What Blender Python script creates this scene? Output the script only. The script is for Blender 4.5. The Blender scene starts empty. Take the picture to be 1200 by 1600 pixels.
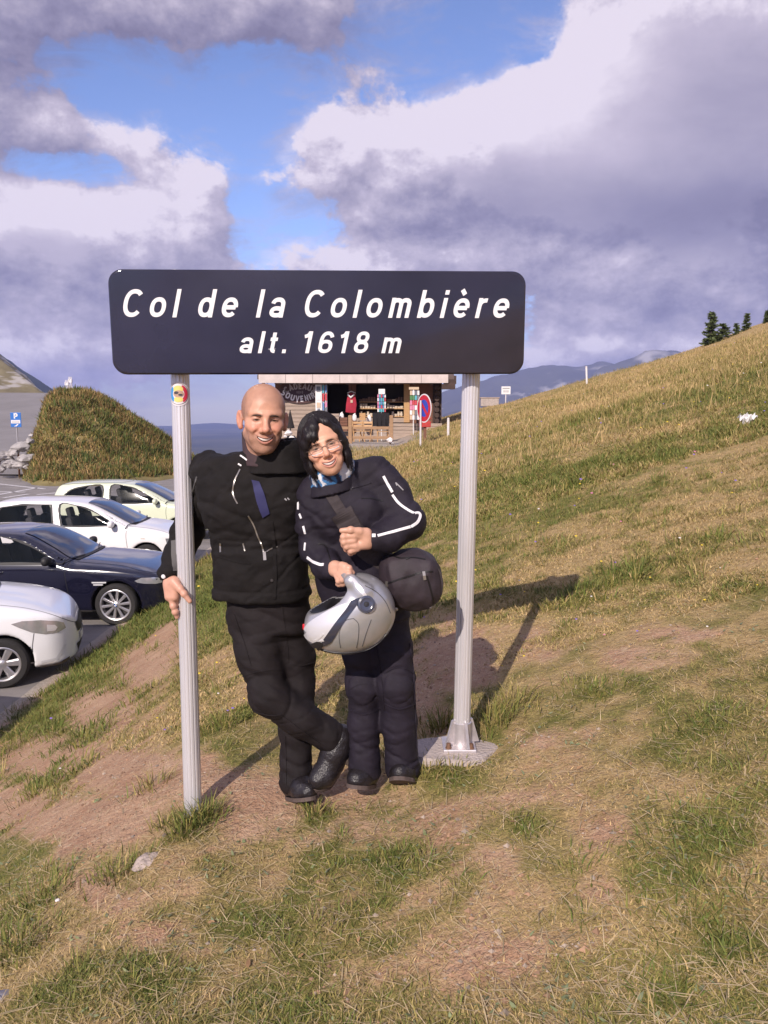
import bpy, bmesh, math, random
import numpy as np
from mathutils import Vector, Matrix, Euler
from mathutils.bvhtree import BVHTree
from mathutils.geometry import delaunay_2d_cdt

random.seed(7)
RNG = np.random.default_rng(11)
SC = bpy.context.scene
COL = SC.collection
R = math.radians

# ------------------------------------------------------------------ camera
EYE = Vector((0.0, 0.0, 1.61))
PITCH = math.atan(160 / 1244.0)
cam_data = bpy.data.cameras.new('camera')
cam_data.lens = 28.0
cam_data.sensor_width = 36.0
cam_data.clip_start = 0.05
cam_data.clip_end = 60000
CAM = bpy.data.objects.new('camera', cam_data)
COL.objects.link(CAM)
CAM.location = EYE
CAM.rotation_euler = (R(90) - PITCH, 0, 0)
SC.camera = CAM

# ------------------------------------------------------------------ light
SUN_DIR = Vector((0.28, 0.78, -0.56)).normalized()          # the way the light travels
SUN_EL = math.asin(-SUN_DIR.z)
sun_data = bpy.data.lights.new('sun', 'SUN')
sun_data.energy = 4.6
sun_data.angle = R(0.53)
sun_data.color = (1.0, 0.885, 0.79)
SUN = bpy.data.objects.new('sun', sun_data)
COL.objects.link(SUN)
SUN.location = (-20, -50, 40)
SUN.rotation_euler = SUN_DIR.to_track_quat('-Z', 'Y').to_euler()

SC.view_settings.view_transform = 'Standard'
SC.view_settings.look = 'None'
SC.view_settings.exposure = 0.22
SC.view_settings.gamma = 1.0
SC.view_settings.use_curve_mapping = False
SC.cycles.max_bounces = 6
SC.cycles.diffuse_bounces = 3
SC.cycles.glossy_bounces = 3
SC.cycles.transparent_max_bounces = 12
SC.cycles.volume_bounces = 1


def at(u, v, Y):
    """photograph pixel (1200 x 1600) -> the world point at ground distance Y"""
    a, b = (u - 600) / 1244.0, -(v - 800) / 1244.0
    y = math.cos(PITCH) + b * math.sin(PITCH)
    z = -math.sin(PITCH) + b * math.cos(PITCH)
    return Vector((a * Y / y, Y, EYE.z + z * Y / y))


def pix_dir(u, v):
    p = at(u, v, 1.0) - EYE
    return p.normalized()


# ------------------------------------------------------------------ sky: Nishita air with procedural clouds
def build_world():
    w = bpy.data.worlds.new('World')
    SC.world = w
    w.use_nodes = True
    nt = w.node_tree
    N, L = nt.nodes, nt.links
    N.clear()

    def node(tree, t, **kw):
        n = tree.nodes.new(t)
        for k, val in kw.items():
            setattr(n, k, val)
        return n

    # cloud density as a function of a direction (azimuth, elevation, 0)
    g = bpy.data.node_groups.new('cloud_density', 'ShaderNodeTree')
    g.interface.new_socket('Dir', in_out='INPUT', socket_type='NodeSocketVector')
    g.interface.new_socket('Density', in_out='OUTPUT', socket_type='NodeSocketFloat')
    gi, go = node(g, 'NodeGroupInput'), node(g, 'NodeGroupOutput')

    def m(tree, op, a, b=None, c=None):
        n = node(tree, 'ShaderNodeMath', operation=op)
        for i, x in enumerate((a, b, c)):
            if x is None:
                continue
            if isinstance(x, (int, float)):
                n.inputs[i].default_value = x
            else:
                tree.links.new(x, n.inputs[i])
        return n.outputs[0]

    def vm(tree, op, a, b=None):
        n = node(tree, 'ShaderNodeVectorMath', operation=op)
        for i, x in enumerate((a, b)):
            if x is None:
                continue
            if isinstance(x, (tuple, list)):
                n.inputs[i].default_value = x
            else:
                tree.links.new(x, n.inputs[i])
        return n

    def noise(tree, vec, scale, detail, rough, dist=0.0):
        n = node(tree, 'ShaderNodeTexNoise', noise_dimensions='3D')
        n.inputs['Scale'].default_value = scale
        n.inputs['Detail'].default_value = detail
        n.inputs['Roughness'].default_value = rough
        n.inputs['Distortion'].default_value = dist
        tree.links.new(vec, n.inputs['Vector'])
        return n

    def azel(u, v):
        d = pix_dir(u, v)
        return (math.atan2(d.x, d.y), math.asin(d.z), 0)

    # cumulus banks: (u, v, half width, half height, weight)
    blobs = [
        (100, -20, 330, 70, .85), (470, 5, 170, 62, .62), (-60, 150, 120, 95, .8), (300, 20, 100, 50, .3),
        (88, 200, 50, 50, .62), (215, 215, 70, 48, .60), (270, 310, 85, 62, .60), (322, 320, 34, 95, .45),
        (0, 345, 170, 62, .85), (150, 390, 190, 62, .66), (30, 490, 230, 110, .62), (180, 540, 130, 40, .35), (30, 570, 230, 50, .55),
        (500, 215, 80, 50, .52), (410, 280, 70, 26, .48), (600, 245, 110, 80, .62), (700, 205, 120, 80, .60),
        (860, 200, 150, 100, .82), (1010, 110, 150, 140, .95), (1190, 40, 190, 150, .95), (840, 310, 300, 62, .80),
        (1110, 300, 210, 120, .85), (1000, 420, 260, 50, .55), (660, 395, 170, 30, .40), (560, 430, 200, 40, .50),
        (900, 505, 100, 45, .50), (1080, 480, 170, 62, .60), (820, 562, 170, 30, .42), (1010, 545, 160, 28, .40),
        (310, 95, 55, 20, .30), (560, 118, 60, 22, .28), (590, 338, 60, 20, .32),
        # clear gaps
        (745, 60, 140, 66, -.80), (390, 150, 110, 75, -.60), (240, 120, 110, 42, -.40), (400, 345, 55, 66, -.50), (150, 110, 60, 30, -.2), (150, 268, 70, 24, -.42), (345, 230, 60, 55, -.35), (195, 150, 60, 26, -.35), (130, 300, 30, 20, -.1), (30, 250, 60, 22, -.3), (470, 320, 60, 26, -.25), (60, 262, 55, 16, -.25), (150, 150, 60, 22, -.25),
        (660, 130, 70, 40, -.25), (890, 462, 70, 18, -.25), (500, 360, 60, 20, -.2),
        (330, 620, 150, 40, -.35),
    ]
    acc = None
    n_lo = noise(g, vm(g, 'MULTIPLY', gi.outputs[0], (1, 1.5, 1)).outputs[0], 3.1, 2.0, .5)
    for (u, v, ru, rv, wt) in blobs:
        c = azel(u, v)
        d = vm(g, 'SUBTRACT', gi.outputs[0], c).outputs[0]
        d = vm(g, 'MULTIPLY', d, (1244 / ru, 1244 / rv, 0)).outputs[0]
        q = vm(g, 'DOT_PRODUCT', d, d).outputs['Value']
        e = m(g, 'POWER', 2.718, m(g, 'MULTIPLY', q, -0.9))
        acc = m(g, 'MULTIPLY', e, wt) if acc is None else m(g, 'MULTIPLY_ADD', e, wt, acc)
    # everywhere else: a broken cloud field of the same kind
    n_far = noise(g, vm(g, 'MULTIPLY', gi.outputs[0], (1, 1.8, 1)).outputs[0], 2.4, 3.0, .5)
    sep = node(g, 'ShaderNodeSeparateXYZ')
    g.links.new(gi.outputs[0], sep.inputs[0])
    off = m(g, 'MAXIMUM', m(g, 'SUBTRACT', m(g, 'ABSOLUTE', sep.outputs[0]), .48), m(g, 'SUBTRACT', sep.outputs[1], .42))
    offm = m(g, 'MULTIPLY', m(g, 'MINIMUM', m(g, 'MAXIMUM', off, 0), .14), 1 / .14)
    bg = m(g, 'MULTIPLY', m(g, 'MULTIPLY_ADD', n_far.outputs[0], 4.0, -1.5), offm)
    acc = m(g, 'ADD', acc, bg)
    fb = noise(g, vm(g, 'MULTIPLY', gi.outputs[0], (1, 1.45, 1)).outputs[0], 8.5, 9.0, .60, .25)
    fb2 = noise(g, vm(g, 'MULTIPLY', gi.outputs[0], (1, 1.3, 1)).outputs[0], 23.0, 6.0, .6, .1)
    fb3 = noise(g, vm(g, 'MULTIPLY', gi.outputs[0], (1, 1.2, 1)).outputs[0], 70.0, 4.0, .65, .0)
    nn = m(g, 'ADD', m(g, 'ADD', m(g, 'MULTIPLY_ADD', fb.outputs[0], 1.5, -.77), m(g, 'MULTIPLY_ADD', fb2.outputs[0], .72, -.36)), m(g, 'MULTIPLY_ADD', fb3.outputs[0], .32, -.16))
    g.links.new(m(g, 'ADD', m(g, 'ADD', acc, -.33), nn), go.inputs[0])

    tc = node(nt, 'ShaderNodeTexCoord')
    s = node(nt, 'ShaderNodeSeparateXYZ')
    L.new(tc.outputs['Generated'], s.inputs[0])
    az = m(nt, 'ARCTAN2', s.outputs[0], s.outputs[1])
    el = m(nt, 'ARCSINE', s.outputs[2])
    cb = node(nt, 'ShaderNodeCombineXYZ')
    L.new(az, cb.inputs[0]); L.new(el, cb.inputs[1])

    def density(vec):
        n = node(nt, 'ShaderNodeGroup')
        n.node_tree = g
        L.new(vec, n.inputs[0])
        return n.outputs[0]

    D0 = density(cb.outputs[0])
    D1 = density(vm(nt, 'ADD', cb.outputs[0], (-.012, .017, 0)).outputs[0])
    D2 = density(vm(nt, 'ADD', cb.outputs[0], (-.035, .055, 0)).outputs[0])
    ramp = node(nt, 'ShaderNodeMapRange', interpolation_type='SMOOTHSTEP')
    L.new(D0, ramp.inputs[0])
    ramp.inputs[1].default_value = -.07
    ramp.inputs[2].default_value = .24
    # thin veils drifting between the banks
    wisp = noise(nt, vm(nt, 'MULTIPLY', cb.outputs[0], (1, 2.4, 1)).outputs[0], 7.0, 8.0, .68, .6)
    wr = node(nt, 'ShaderNodeMapRange', interpolation_type='SMOOTHSTEP')
    L.new(m(nt, 'ADD', wisp.outputs[0], m(nt, 'MULTIPLY', D0, .22)), wr.inputs[0])
    wr.inputs[1].default_value, wr.inputs[2].default_value, wr.inputs[3].default_value, wr.inputs[4].default_value = .36, .66, .04, .62
    alpha = m(nt, 'MULTIPLY', m(nt, 'MAXIMUM', ramp.outputs[0], wr.outputs[0]), .97)
    # a point is bright where the cloud thins out towards the sun, grey where a bank lies before it
    d0, d1, d2 = (m(nt, 'MINIMUM', m(nt, 'MAXIMUM', q, -.2), 1.1) for q in (D0, D1, D2))
    lit = m(nt, 'ADD', m(nt, 'MULTIPLY', m(nt, 'SUBTRACT', d0, d1), .75), m(nt, 'MULTIPLY', m(nt, 'SUBTRACT', d0, d2), .20))
    shade = None
    for (u, v, ru, rv, wt) in ((-20, 120, 170, 130, -.34), (250, 20, 330, 70, -.20), (540, 30, 120, 60, -.12), (40, 400, 150, 40, -.14), (100, 470, 200, 70, -.12),
                               (900, 350, 330, 48, -.30), (1170, 360, 190, 75, -.34), (1150, 150, 120, 80, -.12), (720, 300, 150, 35, -.10), (1060, 485, 110, 32, -.26), (850, 525, 60, 26, -.24), (880, 480, 60, 12, -.1),
                               (1000, 120, 110, 70, .10), (800, 170, 130, 60, .12), (90, 190, 60, 50, .10), (240, 240, 80, 70, .12), (120, 330, 130, 35, .06),
                               (700, 410, 300, 45, .20), (980, 540, 240, 36, .26), (60, 330, 170, 36, .14), (60, 440, 160, 60, .10), (60, 560, 200, 50, .10), (1080, 420, 140, 25, .12), (1160, 470, 40, 22, .2), (590, 180, 70, 40, .06)):
        c = azel(u, v)
        d = vm(nt, 'SUBTRACT', cb.outputs[0], c).outputs[0]
        d = vm(nt, 'MULTIPLY', d, (1244 / ru, 1244 / rv, 0)).outputs[0]
        q = vm(nt, 'DOT_PRODUCT', d, d).outputs['Value']
        e = m(nt, 'POWER', 2.718, m(nt, 'MULTIPLY', q, -0.8))
        shade = m(nt, 'MULTIPLY', e, wt) if shade is None else m(nt, 'MULTIPLY_ADD', e, wt, shade)
    wob = noise(nt, vm(nt, 'MULTIPLY', cb.outputs[0], (1, 1.8, 1)).outputs[0], 6.0, 5.0, .6, .2)
    lit = m(nt, 'ADD', m(nt, 'ADD', m(nt, 'ADD', lit, shade), .715), m(nt, 'MULTIPLY_ADD', wob.outputs[0], .62, -.33))
    cr = node(nt, 'ShaderNodeValToRGB')
    L.new(lit, cr.inputs[0])
    el_ = cr.color_ramp.elements
    el_[0].position = 0.0
    el_[0].color = (.21, .19, .29, 1)
    el_[1].position = 1.0
    el_[1].color = (.80, .725, .79, 1)
    for p, c in ((.26, (.285, .26, .37)), (.52, (.40, .36, .46)), (.76, (.545, .485, .58))):
        e = el_.new(p)
        e.color = (*c, 1)
    ccol = vm(nt, 'MULTIPLY', cr.outputs[0], (9.3, 9.3, 9.8)).outputs[0]

    sky = node(nt, 'ShaderNodeTexSky', sky_type='NISHITA')
    sky.sun_disc = False
    sky.sun_elevation = SUN_EL
    sky.sun_rotation = math.atan2(-SUN_DIR.x, -SUN_DIR.y)
    sky.altitude = 1600
    sky.air_density = 1.0
    sky.dust_density = 0.4
    sky.ozone_density = 2.2
    tint = vm(nt, 'MULTIPLY', sky.outputs[0], (1.40, 1.33, 1.62)).outputs[0]
    mist = node(nt, 'ShaderNodeMapRange', interpolation_type='SMOOTHSTEP')
    L.new(el, mist.inputs[0])
    mist.inputs[1].default_value, mist.inputs[2].default_value = .0, .20
    mist.inputs[3].default_value, mist.inputs[4].default_value = .50, 1.0
    sc_ = node(nt, 'ShaderNodeVectorMath', operation='SCALE')
    L.new(tint, sc_.inputs[0]); L.new(mist.outputs[0], sc_.inputs['Scale'])
    tint = sc_.outputs[0]
    mix = node(nt, 'ShaderNodeMix', data_type='RGBA')
    L.new(alpha, mix.inputs['Factor'])
    L.new(tint, mix.inputs['A'])
    L.new(ccol, mix.inputs['B'])
    bgn = node(nt, 'ShaderNodeBackground')
    bgn.inputs[1].default_value = 0.10
    L.new(mix.outputs['Result'], bgn.inputs[0])
    out = node(nt, 'ShaderNodeOutputWorld')
    L.new(bgn.outputs[0], out.inputs[0])
    w.cycles.sampling_method = 'MANUAL'
    w.cycles.sample_map_resolution = 512


build_world()

# ------------------------------------------------------------------ helpers
def lin(h):
    h = h.lstrip('#')
    out = []
    for i in (0, 2, 4):
        c = int(h[i:i + 2], 16) / 255
        out.append(c / 12.92 if c <= .04045 else ((c + .055) / 1.055) ** 2.4)
    return tuple(out)


MATS = {}


def mat(name, col=(.5, .5, .5), rough=.6, metal=0.0, var=0.0, vscale=8.0, bump=0.0, bscale=60.0, attr=None,
        coat=0.0, spec=.5, stretch=None, trans=0.0, var2=None, alpha=1.0, sheen=0.0, detail=4.0):
    """a procedural surface: base colour with noise variation, roughness, fine bump"""
    if name in MATS:
        return MATS[name]
    mt = bpy.data.materials.new(name)
    mt.use_nodes = True
    nt = mt.node_tree
    b = nt.nodes['Principled BSDF']
    b.inputs['Roughness'].default_value = rough
    b.inputs['Metallic'].default_value = metal
    b.inputs['Coat Weight'].default_value = coat
    b.inputs['Coat Roughness'].default_value = .05
    b.inputs['Specular IOR Level'].default_value = spec
    b.inputs['Transmission Weight'].default_value = trans
    b.inputs['Alpha'].default_value = alpha
    b.inputs['Sheen Weight'].default_value = sheen
    b.inputs['Base Color'].default_value = (*col, 1)
    tc = nt.nodes.new('ShaderNodeTexCoord')
    src = tc.outputs['Object']
    if stretch:
        mp = nt.nodes.new('ShaderNodeMapping')
        mp.inputs['Scale'].default_value = stretch
        nt.links.new(src, mp.inputs[0])
        src = mp.outputs[0]
    base = None
    if attr:
        at_ = nt.nodes.new('ShaderNodeAttribute')
        at_.attribute_name = attr
        base = at_.outputs['Color']
    if var > 0:
        n = nt.nodes.new('ShaderNodeTexNoise')
        n.inputs['Scale'].default_value = vscale
        n.inputs['Detail'].default_value = detail
        n.inputs['Roughness'].default_value = .62
        nt.links.new(src, n.inputs['Vector'])
        mr = nt.nodes.new('ShaderNodeMapRange')
        mr.inputs[1].default_value = .28
        mr.inputs[2].default_value = .72
        nt.links.new(n.outputs[0], mr.inputs[0])
        mx = nt.nodes.new('ShaderNodeMix')
        mx.data_type = 'RGBA'
        nt.links.new(mr.outputs[0], mx.inputs['Factor'])
        if base is not None:
            mr.inputs[3].default_value = 1 - var
            mr.inputs[4].default_value = 1 + var
            sc_ = nt.nodes.new('ShaderNodeVectorMath')
            sc_.operation = 'SCALE'
            nt.links.new(base, sc_.inputs[0])
            nt.links.new(mr.outputs[0], sc_.inputs['Scale'])
            nt.nodes.remove(mx)
            base = sc_.outputs[0]
        else:
            lo = tuple(c * (1 - var) for c in col)
            hi = var2 if var2 else tuple(min(1, c * (1 + var)) for c in col)
            mx.inputs['A'].default_value = (*lo, 1)
            mx.inputs['B'].default_value = (*hi, 1)
            base = mx.outputs['Result']
    if base is not None:
        nt.links.new(base, b.inputs['Base Color'])
    if bump > 0:
        n = nt.nodes.new('ShaderNodeTexNoise')
        n.inputs['Scale'].default_value = bscale
        n.inputs['Detail'].default_value = 4
        nt.links.new(src, n.inputs['Vector'])
        bp = nt.nodes.new('ShaderNodeBump')
        bp.inputs['Strength'].default_value = min(1.0, bump)
        bp.inputs['Distance'].default_value = .02
        nt.links.new(n.outputs[0], bp.inputs['Height'])
        nt.links.new(bp.outputs[0], b.inputs['Normal'])
    MATS[name] = mt
    return mt


def tag(o, label=None, cat=None, group=None, kind=None):
    if label: o['label'] = label
    if cat: o['category'] = cat
    if group: o['group'] = group
    if kind: o['kind'] = kind
    return o


def empty(name, loc=(0, 0, 0), rz=0.0, label=None, cat=None, group=None):
    o = bpy.data.objects.new(name, None)
    o.empty_display_size = .1
    COL.objects.link(o)
    o.location = loc
    o.rotation_euler = (0, 0, rz)
    return tag(o, label, cat, group)


def link(name, me, parent=None, kind=None):
    o = bpy.data.objects.new(name, me)
    COL.objects.link(o)
    if parent is not None:
        o.parent = parent
    if kind:
        o['kind'] = kind
    return o


def mesh_np(name, V, F, mats, parent=None, smooth=True, col=None, mi=None, kind=None, world=False):
    """V (n,3); F: one (m,k) array or a list of such arrays. world=True: V are world points, parent's placement is undone"""
    V = np.asarray(V, np.float32)
    if not isinstance(F, list):
        F = [F]
    F = [np.asarray(f, np.int32) for f in F if len(f)]
    if world and parent is not None:
        M = np.array((Matrix.Translation(parent.location) @ parent.rotation_euler.to_matrix().to_4x4()).inverted())
        if parent.parent is not None:
            raise ValueError
        V = (V @ M[:3, :3].T + M[:3, 3]).astype(np.float32)
    me = bpy.data.meshes.new(name)
    me.vertices.add(len(V))
    me.vertices.foreach_set('co', V.ravel())
    nl = sum(f.size for f in F)
    npoly = sum(len(f) for f in F)
    me.loops.add(nl)
    me.loops.foreach_set('vertex_index', np.concatenate([f.ravel() for f in F]))
    me.polygons.add(npoly)
    starts, tot = [], 0
    for f in F:
        starts.append(tot + np.arange(len(f)) * f.shape[1])
        tot += f.size
    me.polygons.foreach_set('loop_start', np.concatenate(starts).astype(np.int32))
    if mi is not None:
        me.polygons.foreach_set('material_index', np.asarray(mi, np.int32))
    me.polygons.foreach_set('use_smooth', np.full(npoly, smooth))
    for m_ in (mats if isinstance(mats, (list, tuple)) else [mats]):
        me.materials.append(m_)
    if col is not None:
        a = me.attributes.new('col', 'FLOAT_COLOR', 'POINT')
        c = np.ones((len(V), 4), np.float32)
        c[:, :3] = col
        a.data.foreach_set('color', c.ravel())
    me.update(calc_edges=True)
    return link(name, me, parent, kind)


class MB:
    """collects boxes, bars, tubes, lathes into one mesh"""
    def __init__(self):
        self.v, self.f = [], []

    def add(self, vs, fs):
        o = len(self.v)
        self.v += [tuple(p) for p in vs]
        self.f += [tuple(i + o for i in f) for f in fs]
        return self

    def box(self, c, s, rot=None, bev=0.0):
        hx, hy, hz = s[0] / 2, s[1] / 2, s[2] / 2
        M = Matrix.Translation(Vector(c)) @ (rot.to_4x4() if rot is not None else Matrix.Identity(4))
        if bev <= 0:
            P = [(x, y, z) for x in (-hx, hx) for y in (-hy, hy) for z in (-hz, hz)]
            Fs = [(0, 1, 3, 2), (4, 6, 7, 5), (0, 4, 5, 1), (2, 3, 7, 6), (0, 2, 6, 4), (1, 5, 7, 3)]
            return self.add([M @ Vector(p) for p in P], Fs)
        bm = bmesh.new()
        bmesh.ops.create_cube(bm, size=1)
        for w in bm.verts:
            w.co = Vector((w.co.x * s[0], w.co.y * s[1], w.co.z * s[2]))
        bmesh.ops.bevel(bm, geom=bm.edges[:], offset=bev, segments=2, affect='EDGES', profile=.5)
        bm.verts.index_update()
        vs = [M @ w.co for w in bm.verts]
        fs = [tuple(w.index for w in f.verts) for f in bm.faces]
        bm.free()
        return self.add(vs, fs)

    def tube(self, pts, r, n=10, cap=True):
        pts = [Vector(p) for p in pts]
        rs = r if isinstance(r, (list, tuple)) else [r] * len(pts)
        vs, fs = [], []
        up = None
        for i, p in enumerate(pts):
            t = (pts[min(i + 1, len(pts) - 1)] - pts[max(i - 1, 0)]).normalized()
            if up is None:
                up = Vector((0, 0, 1)) if abs(t.z) < .9 else Vector((0, 1, 0))
            a = t.cross(up).normalized()
            b = a.cross(t).normalized()
            up = b
            for k in range(n):
                an = 2 * math.pi * k / n
                vs.append(p + (a * math.cos(an) + b * math.sin(an)) * rs[i])
        for i in range(len(pts) - 1):
            for k in range(n):
                fs.append((i * n + k, i * n + (k + 1) % n, (i + 1) * n + (k + 1) % n, (i + 1) * n + k))
        if cap:
            fs.append(tuple(range(n - 1, -1, -1)))
            fs.append(tuple((len(pts) - 1) * n + k for k in range(n)))
        return self.add(vs, fs)

    def lathe(self, prof, n=32, M=None, closed=False):
        """prof: (radius, height) pairs round local Z"""
        M = M or Matrix.Identity(4)
        vs, fs = [], []
        for (r_, z_) in prof:
            for k in range(n):
                a = 2 * math.pi * k / n
                vs.append(M @ Vector((r_ * math.cos(a), r_ * math.sin(a), z_)))
        m_ = len(prof)
        for i in range(m_ if closed else m_ - 1):
            j = (i + 1) % m_
            for k in range(n):
                fs.append((i * n + k, i * n + (k + 1) % n, j * n + (k + 1) % n, j * n + k))
        return self.add(vs, fs)

    def prism(self, poly, a, b, axis='y'):
        """2-D polygon pushed from a to b along an axis"""
        n = len(poly)
        def P(p, t):
            return {'x': (t, p[0], p[1]), 'y': (p[0], t, p[1]), 'z': (p[0], p[1], t)}[axis]
        vs = [P(p, a) for p in poly] + [P(p, b) for p in poly]
        fs = [tuple(range(n)), tuple(range(2 * n - 1, n - 1, -1))]
        fs += [(i, i + n, (i + 1) % n + n, (i + 1) % n) for i in range(n)]
        return self.add(vs, fs)

    def build(self, name, mats, parent=None, smooth=False, kind=None, fix=True):
        me = bpy.data.meshes.new(name)
        me.from_pydata(self.v, [], self.f)
        if fix:
            bm = bmesh.new()
            bm.from_mesh(me)
            bmesh.ops.recalc_face_normals(bm, faces=bm.faces[:])
            bm.to_mesh(me)
            bm.free()
        for m_ in (mats if isinstance(mats, (list, tuple)) else [mats]):
            me.materials.append(m_)
        if smooth:
            me.polygons.foreach_set('use_smooth', [True] * len(me.polygons))
            try:
                me.set_sharp_from_angle(angle=R(40))
            except Exception:
                pass
        return link(name, me, parent, kind)


def copy_tree(o, parent=None):
    c = o.copy()
    COL.objects.link(c)
    if parent is not None:
        c.parent = parent
    for ch in list(o.children):
        copy_tree(ch, c)
    return c


# ------------------------------------------------------------------ value noise
def _hash(ix, iy, iz, seed):
    h = (ix.astype(np.uint32) * np.uint32(374761393) + iy.astype(np.uint32) * np.uint32(668265263)
         + iz.astype(np.uint32) * np.uint32(2147483647) + np.uint32(seed * 974711 + 12345))
    h ^= h >> np.uint32(13)
    h = h * np.uint32(1274126177)
    h ^= h >> np.uint32(16)
    h = h * np.uint32(2246822519)
    h ^= h >> np.uint32(15)
    return (h & np.uint32(0xFFFFFF)).astype(np.float32) / np.float32(0xFFFFFF)


def vnoise(x, y, z=0.0, seed=0):
    x, y, z = np.broadcast_arrays(np.asarray(x, np.float32), np.asarray(y, np.float32), np.asarray(z, np.float32))
    fx, fy, fz = np.floor(x), np.floor(y), np.floor(z)
    tx, ty, tz = x - fx, y - fy, z - fz
    tx, ty, tz = tx * tx * (3 - 2 * tx), ty * ty * (3 - 2 * ty), tz * tz * (3 - 2 * tz)
    ix, iy, iz = fx.astype(np.int64), fy.astype(np.int64), fz.astype(np.int64)
    def c(a, b, d): return _hash(ix + a, iy + b, iz + d, seed)
    x00 = c(0, 0, 0) * (1 - tx) + c(1, 0, 0) * tx
    x10 = c(0, 1, 0) * (1 - tx) + c(1, 1, 0) * tx
    x01 = c(0, 0, 1) * (1 - tx) + c(1, 0, 1) * tx
    x11 = c(0, 1, 1) * (1 - tx) + c(1, 1, 1) * tx
    return ((x00 * (1 - ty) + x10 * ty) * (1 - tz) + (x01 * (1 - ty) + x11 * ty) * tz) * 2 - 1


def fbm(x, y, z=0.0, oct=4, seed=0, gain=.5):
    a, s, t = 1.0, 0, 0
    for i in range(oct):
        f = 2.0 ** i
        s = s + a * vnoise(np.asarray(x) * f + i * 17.3, np.asarray(y) * f - i * 9.1, np.asarray(z) * f + i * 5.7, seed + i)
        t += a
        a *= gain
    return s / t


def sstep(a, b, x):
    t = np.clip((np.asarray(x, float) - a) / (b - a), 0, 1)
    return t * t * (3 - 2 * t)


# ------------------------------------------------------------------ signed-distance modelling
class SDF:
    def __init__(self, lo, hi, h):
        self.h = h
        self.lo = np.array(lo, float)
        n = np.ceil((np.array(hi, float) - self.lo) / h).astype(int) + 1
        self.ax = [(self.lo[i] + np.arange(n[i]) * h).astype(np.float32) for i in range(3)]
        self.F = np.full(n, 9.0, np.float32)

    def _sl(self, lo, hi):
        s = []
        for i in range(3):
            a = int(max(0, math.floor((lo[i] - self.lo[i]) / self.h)))
            b = int(min(len(self.ax[i]), math.ceil((hi[i] - self.lo[i]) / self.h) + 1))
            if b <= a:
                return None
            s.append(slice(a, b))
        return tuple(s)

    def _xyz(self, sl):
        return (self.ax[0][sl[0]][:, None, None], self.ax[1][sl[1]][None, :, None], self.ax[2][sl[2]][None, None, :])

    def op(self, fn, lo, hi, k=.01, mode='add'):
        pad = k + 4 * self.h
        sl = self._sl([c - pad for c in lo], [c + pad for c in hi])
        if sl is None:
            return self
        d = fn(*self._xyz(sl)).astype(np.float32)
        a = self.F[sl]
        if mode == 'sub':
            d, a2 = d, -a
            r = smin(a2, d, k)
            self.F[sl] = -r
        elif mode == 'and':
            self.F[sl] = -smin(-a, -d, k)
        else:
            self.F[sl] = smin(a, d, k)
        return self

    def cap(self, a, b, ra, rb=None, k=.01, mode='add'):
        """round cone"""
        rb = ra if rb is None else rb
        a, b = np.array(a, float), np.array(b, float)
        ba = b - a
        l2 = max(float(ba @ ba), 1e-12)
        def fn(X, Y, Z):
            px, py, pz = X - a[0], Y - a[1], Z - a[2]
            t = np.clip((px * ba[0] + py * ba[1] + pz * ba[2]) / l2, 0, 1)
            dx, dy, dz = px - t * ba[0], py - t * ba[1], pz - t * ba[2]
            return np.sqrt(dx * dx + dy * dy + dz * dz) - (ra + (rb - ra) * t)
        m_ = max(ra, rb)
        return self.op(fn, np.minimum(a, b) - m_, np.maximum(a, b) + m_, k, mode)

    def chain(self, pts, rs, k=.01, mode='add'):
        for i in range(len(pts) - 1):
            self.cap(pts[i], pts[i + 1], rs[i], rs[i + 1], k, mode)
        return self

    def ell(self, c, r, rot=None, k=.01, mode='add', e=2.0):
        c, r = np.array(c, float), np.array(r, float)
        Rm = None if rot is None else np.array(rot)
        def fn(X, Y, Z):
            p = [X - c[0], Y - c[1], Z - c[2]]
            if Rm is not None:
                p = [p[0] * Rm[0, i] + p[1] * Rm[1, i] + p[2] * Rm[2, i] for i in range(3)]
            if e == 2.0:
                q = np.sqrt((p[0] / r[0]) ** 2 + (p[1] / r[1]) ** 2 + (p[2] / r[2]) ** 2)
                q2 = np.sqrt((p[0] / r[0] ** 2) ** 2 + (p[1] / r[1] ** 2) ** 2 + (p[2] / r[2] ** 2) ** 2)
                return q * (q - 1) / np.maximum(q2, 1e-6)
            q = (np.abs(p[0] / r[0]) ** e + np.abs(p[1] / r[1]) ** e + np.abs(p[2] / r[2]) ** e) ** (1 / e)
            return (q - 1) * float(min(r))
        m_ = float(max(r))
        b = r if Rm is None else np.array([m_] * 3)
        return self.op(fn, c - b, c + b, k, mode)

    def stack(self, rows, k=.01, e=2.3, mode='add', rnd=.012):
        """elliptical sections (cx, cy, z, rx, ry) over height"""
        rows = sorted(rows, key=lambda q: q[2])
        zs = np.array([q[2] for q in rows])
        A = np.array(rows)
        def fn(X, Y, Z):
            z = np.clip(Z.ravel(), zs[0], zs[-1])
            I = [smooth_interp(z, zs, A[:, i]) for i in (0, 1, 3, 4)]
            cx, cy, rx, ry = [q.astype(np.float32)[None, None, :] for q in I]
            q = (np.abs((X - cx) / rx) ** e + np.abs((Y - cy) / ry) ** e) ** (1 / e)
            d = (q - 1) * np.minimum(rx, ry)
            dz = np.maximum(zs[0] - Z, Z - zs[-1])
            d, dz = np.broadcast_arrays(d, dz)
            return -smin(-d, -dz, rnd)
        lo = [(A[:, 0] - A[:, 3]).min(), (A[:, 1] - A[:, 4]).min(), zs[0]]
        hi = [(A[:, 0] + A[:, 3]).max(), (A[:, 1] + A[:, 4]).max(), zs[-1]]
        return self.op(fn, lo, hi, k, mode)

    def mesh(self):
        return surface_nets(self.F, self.lo, self.h)


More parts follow.
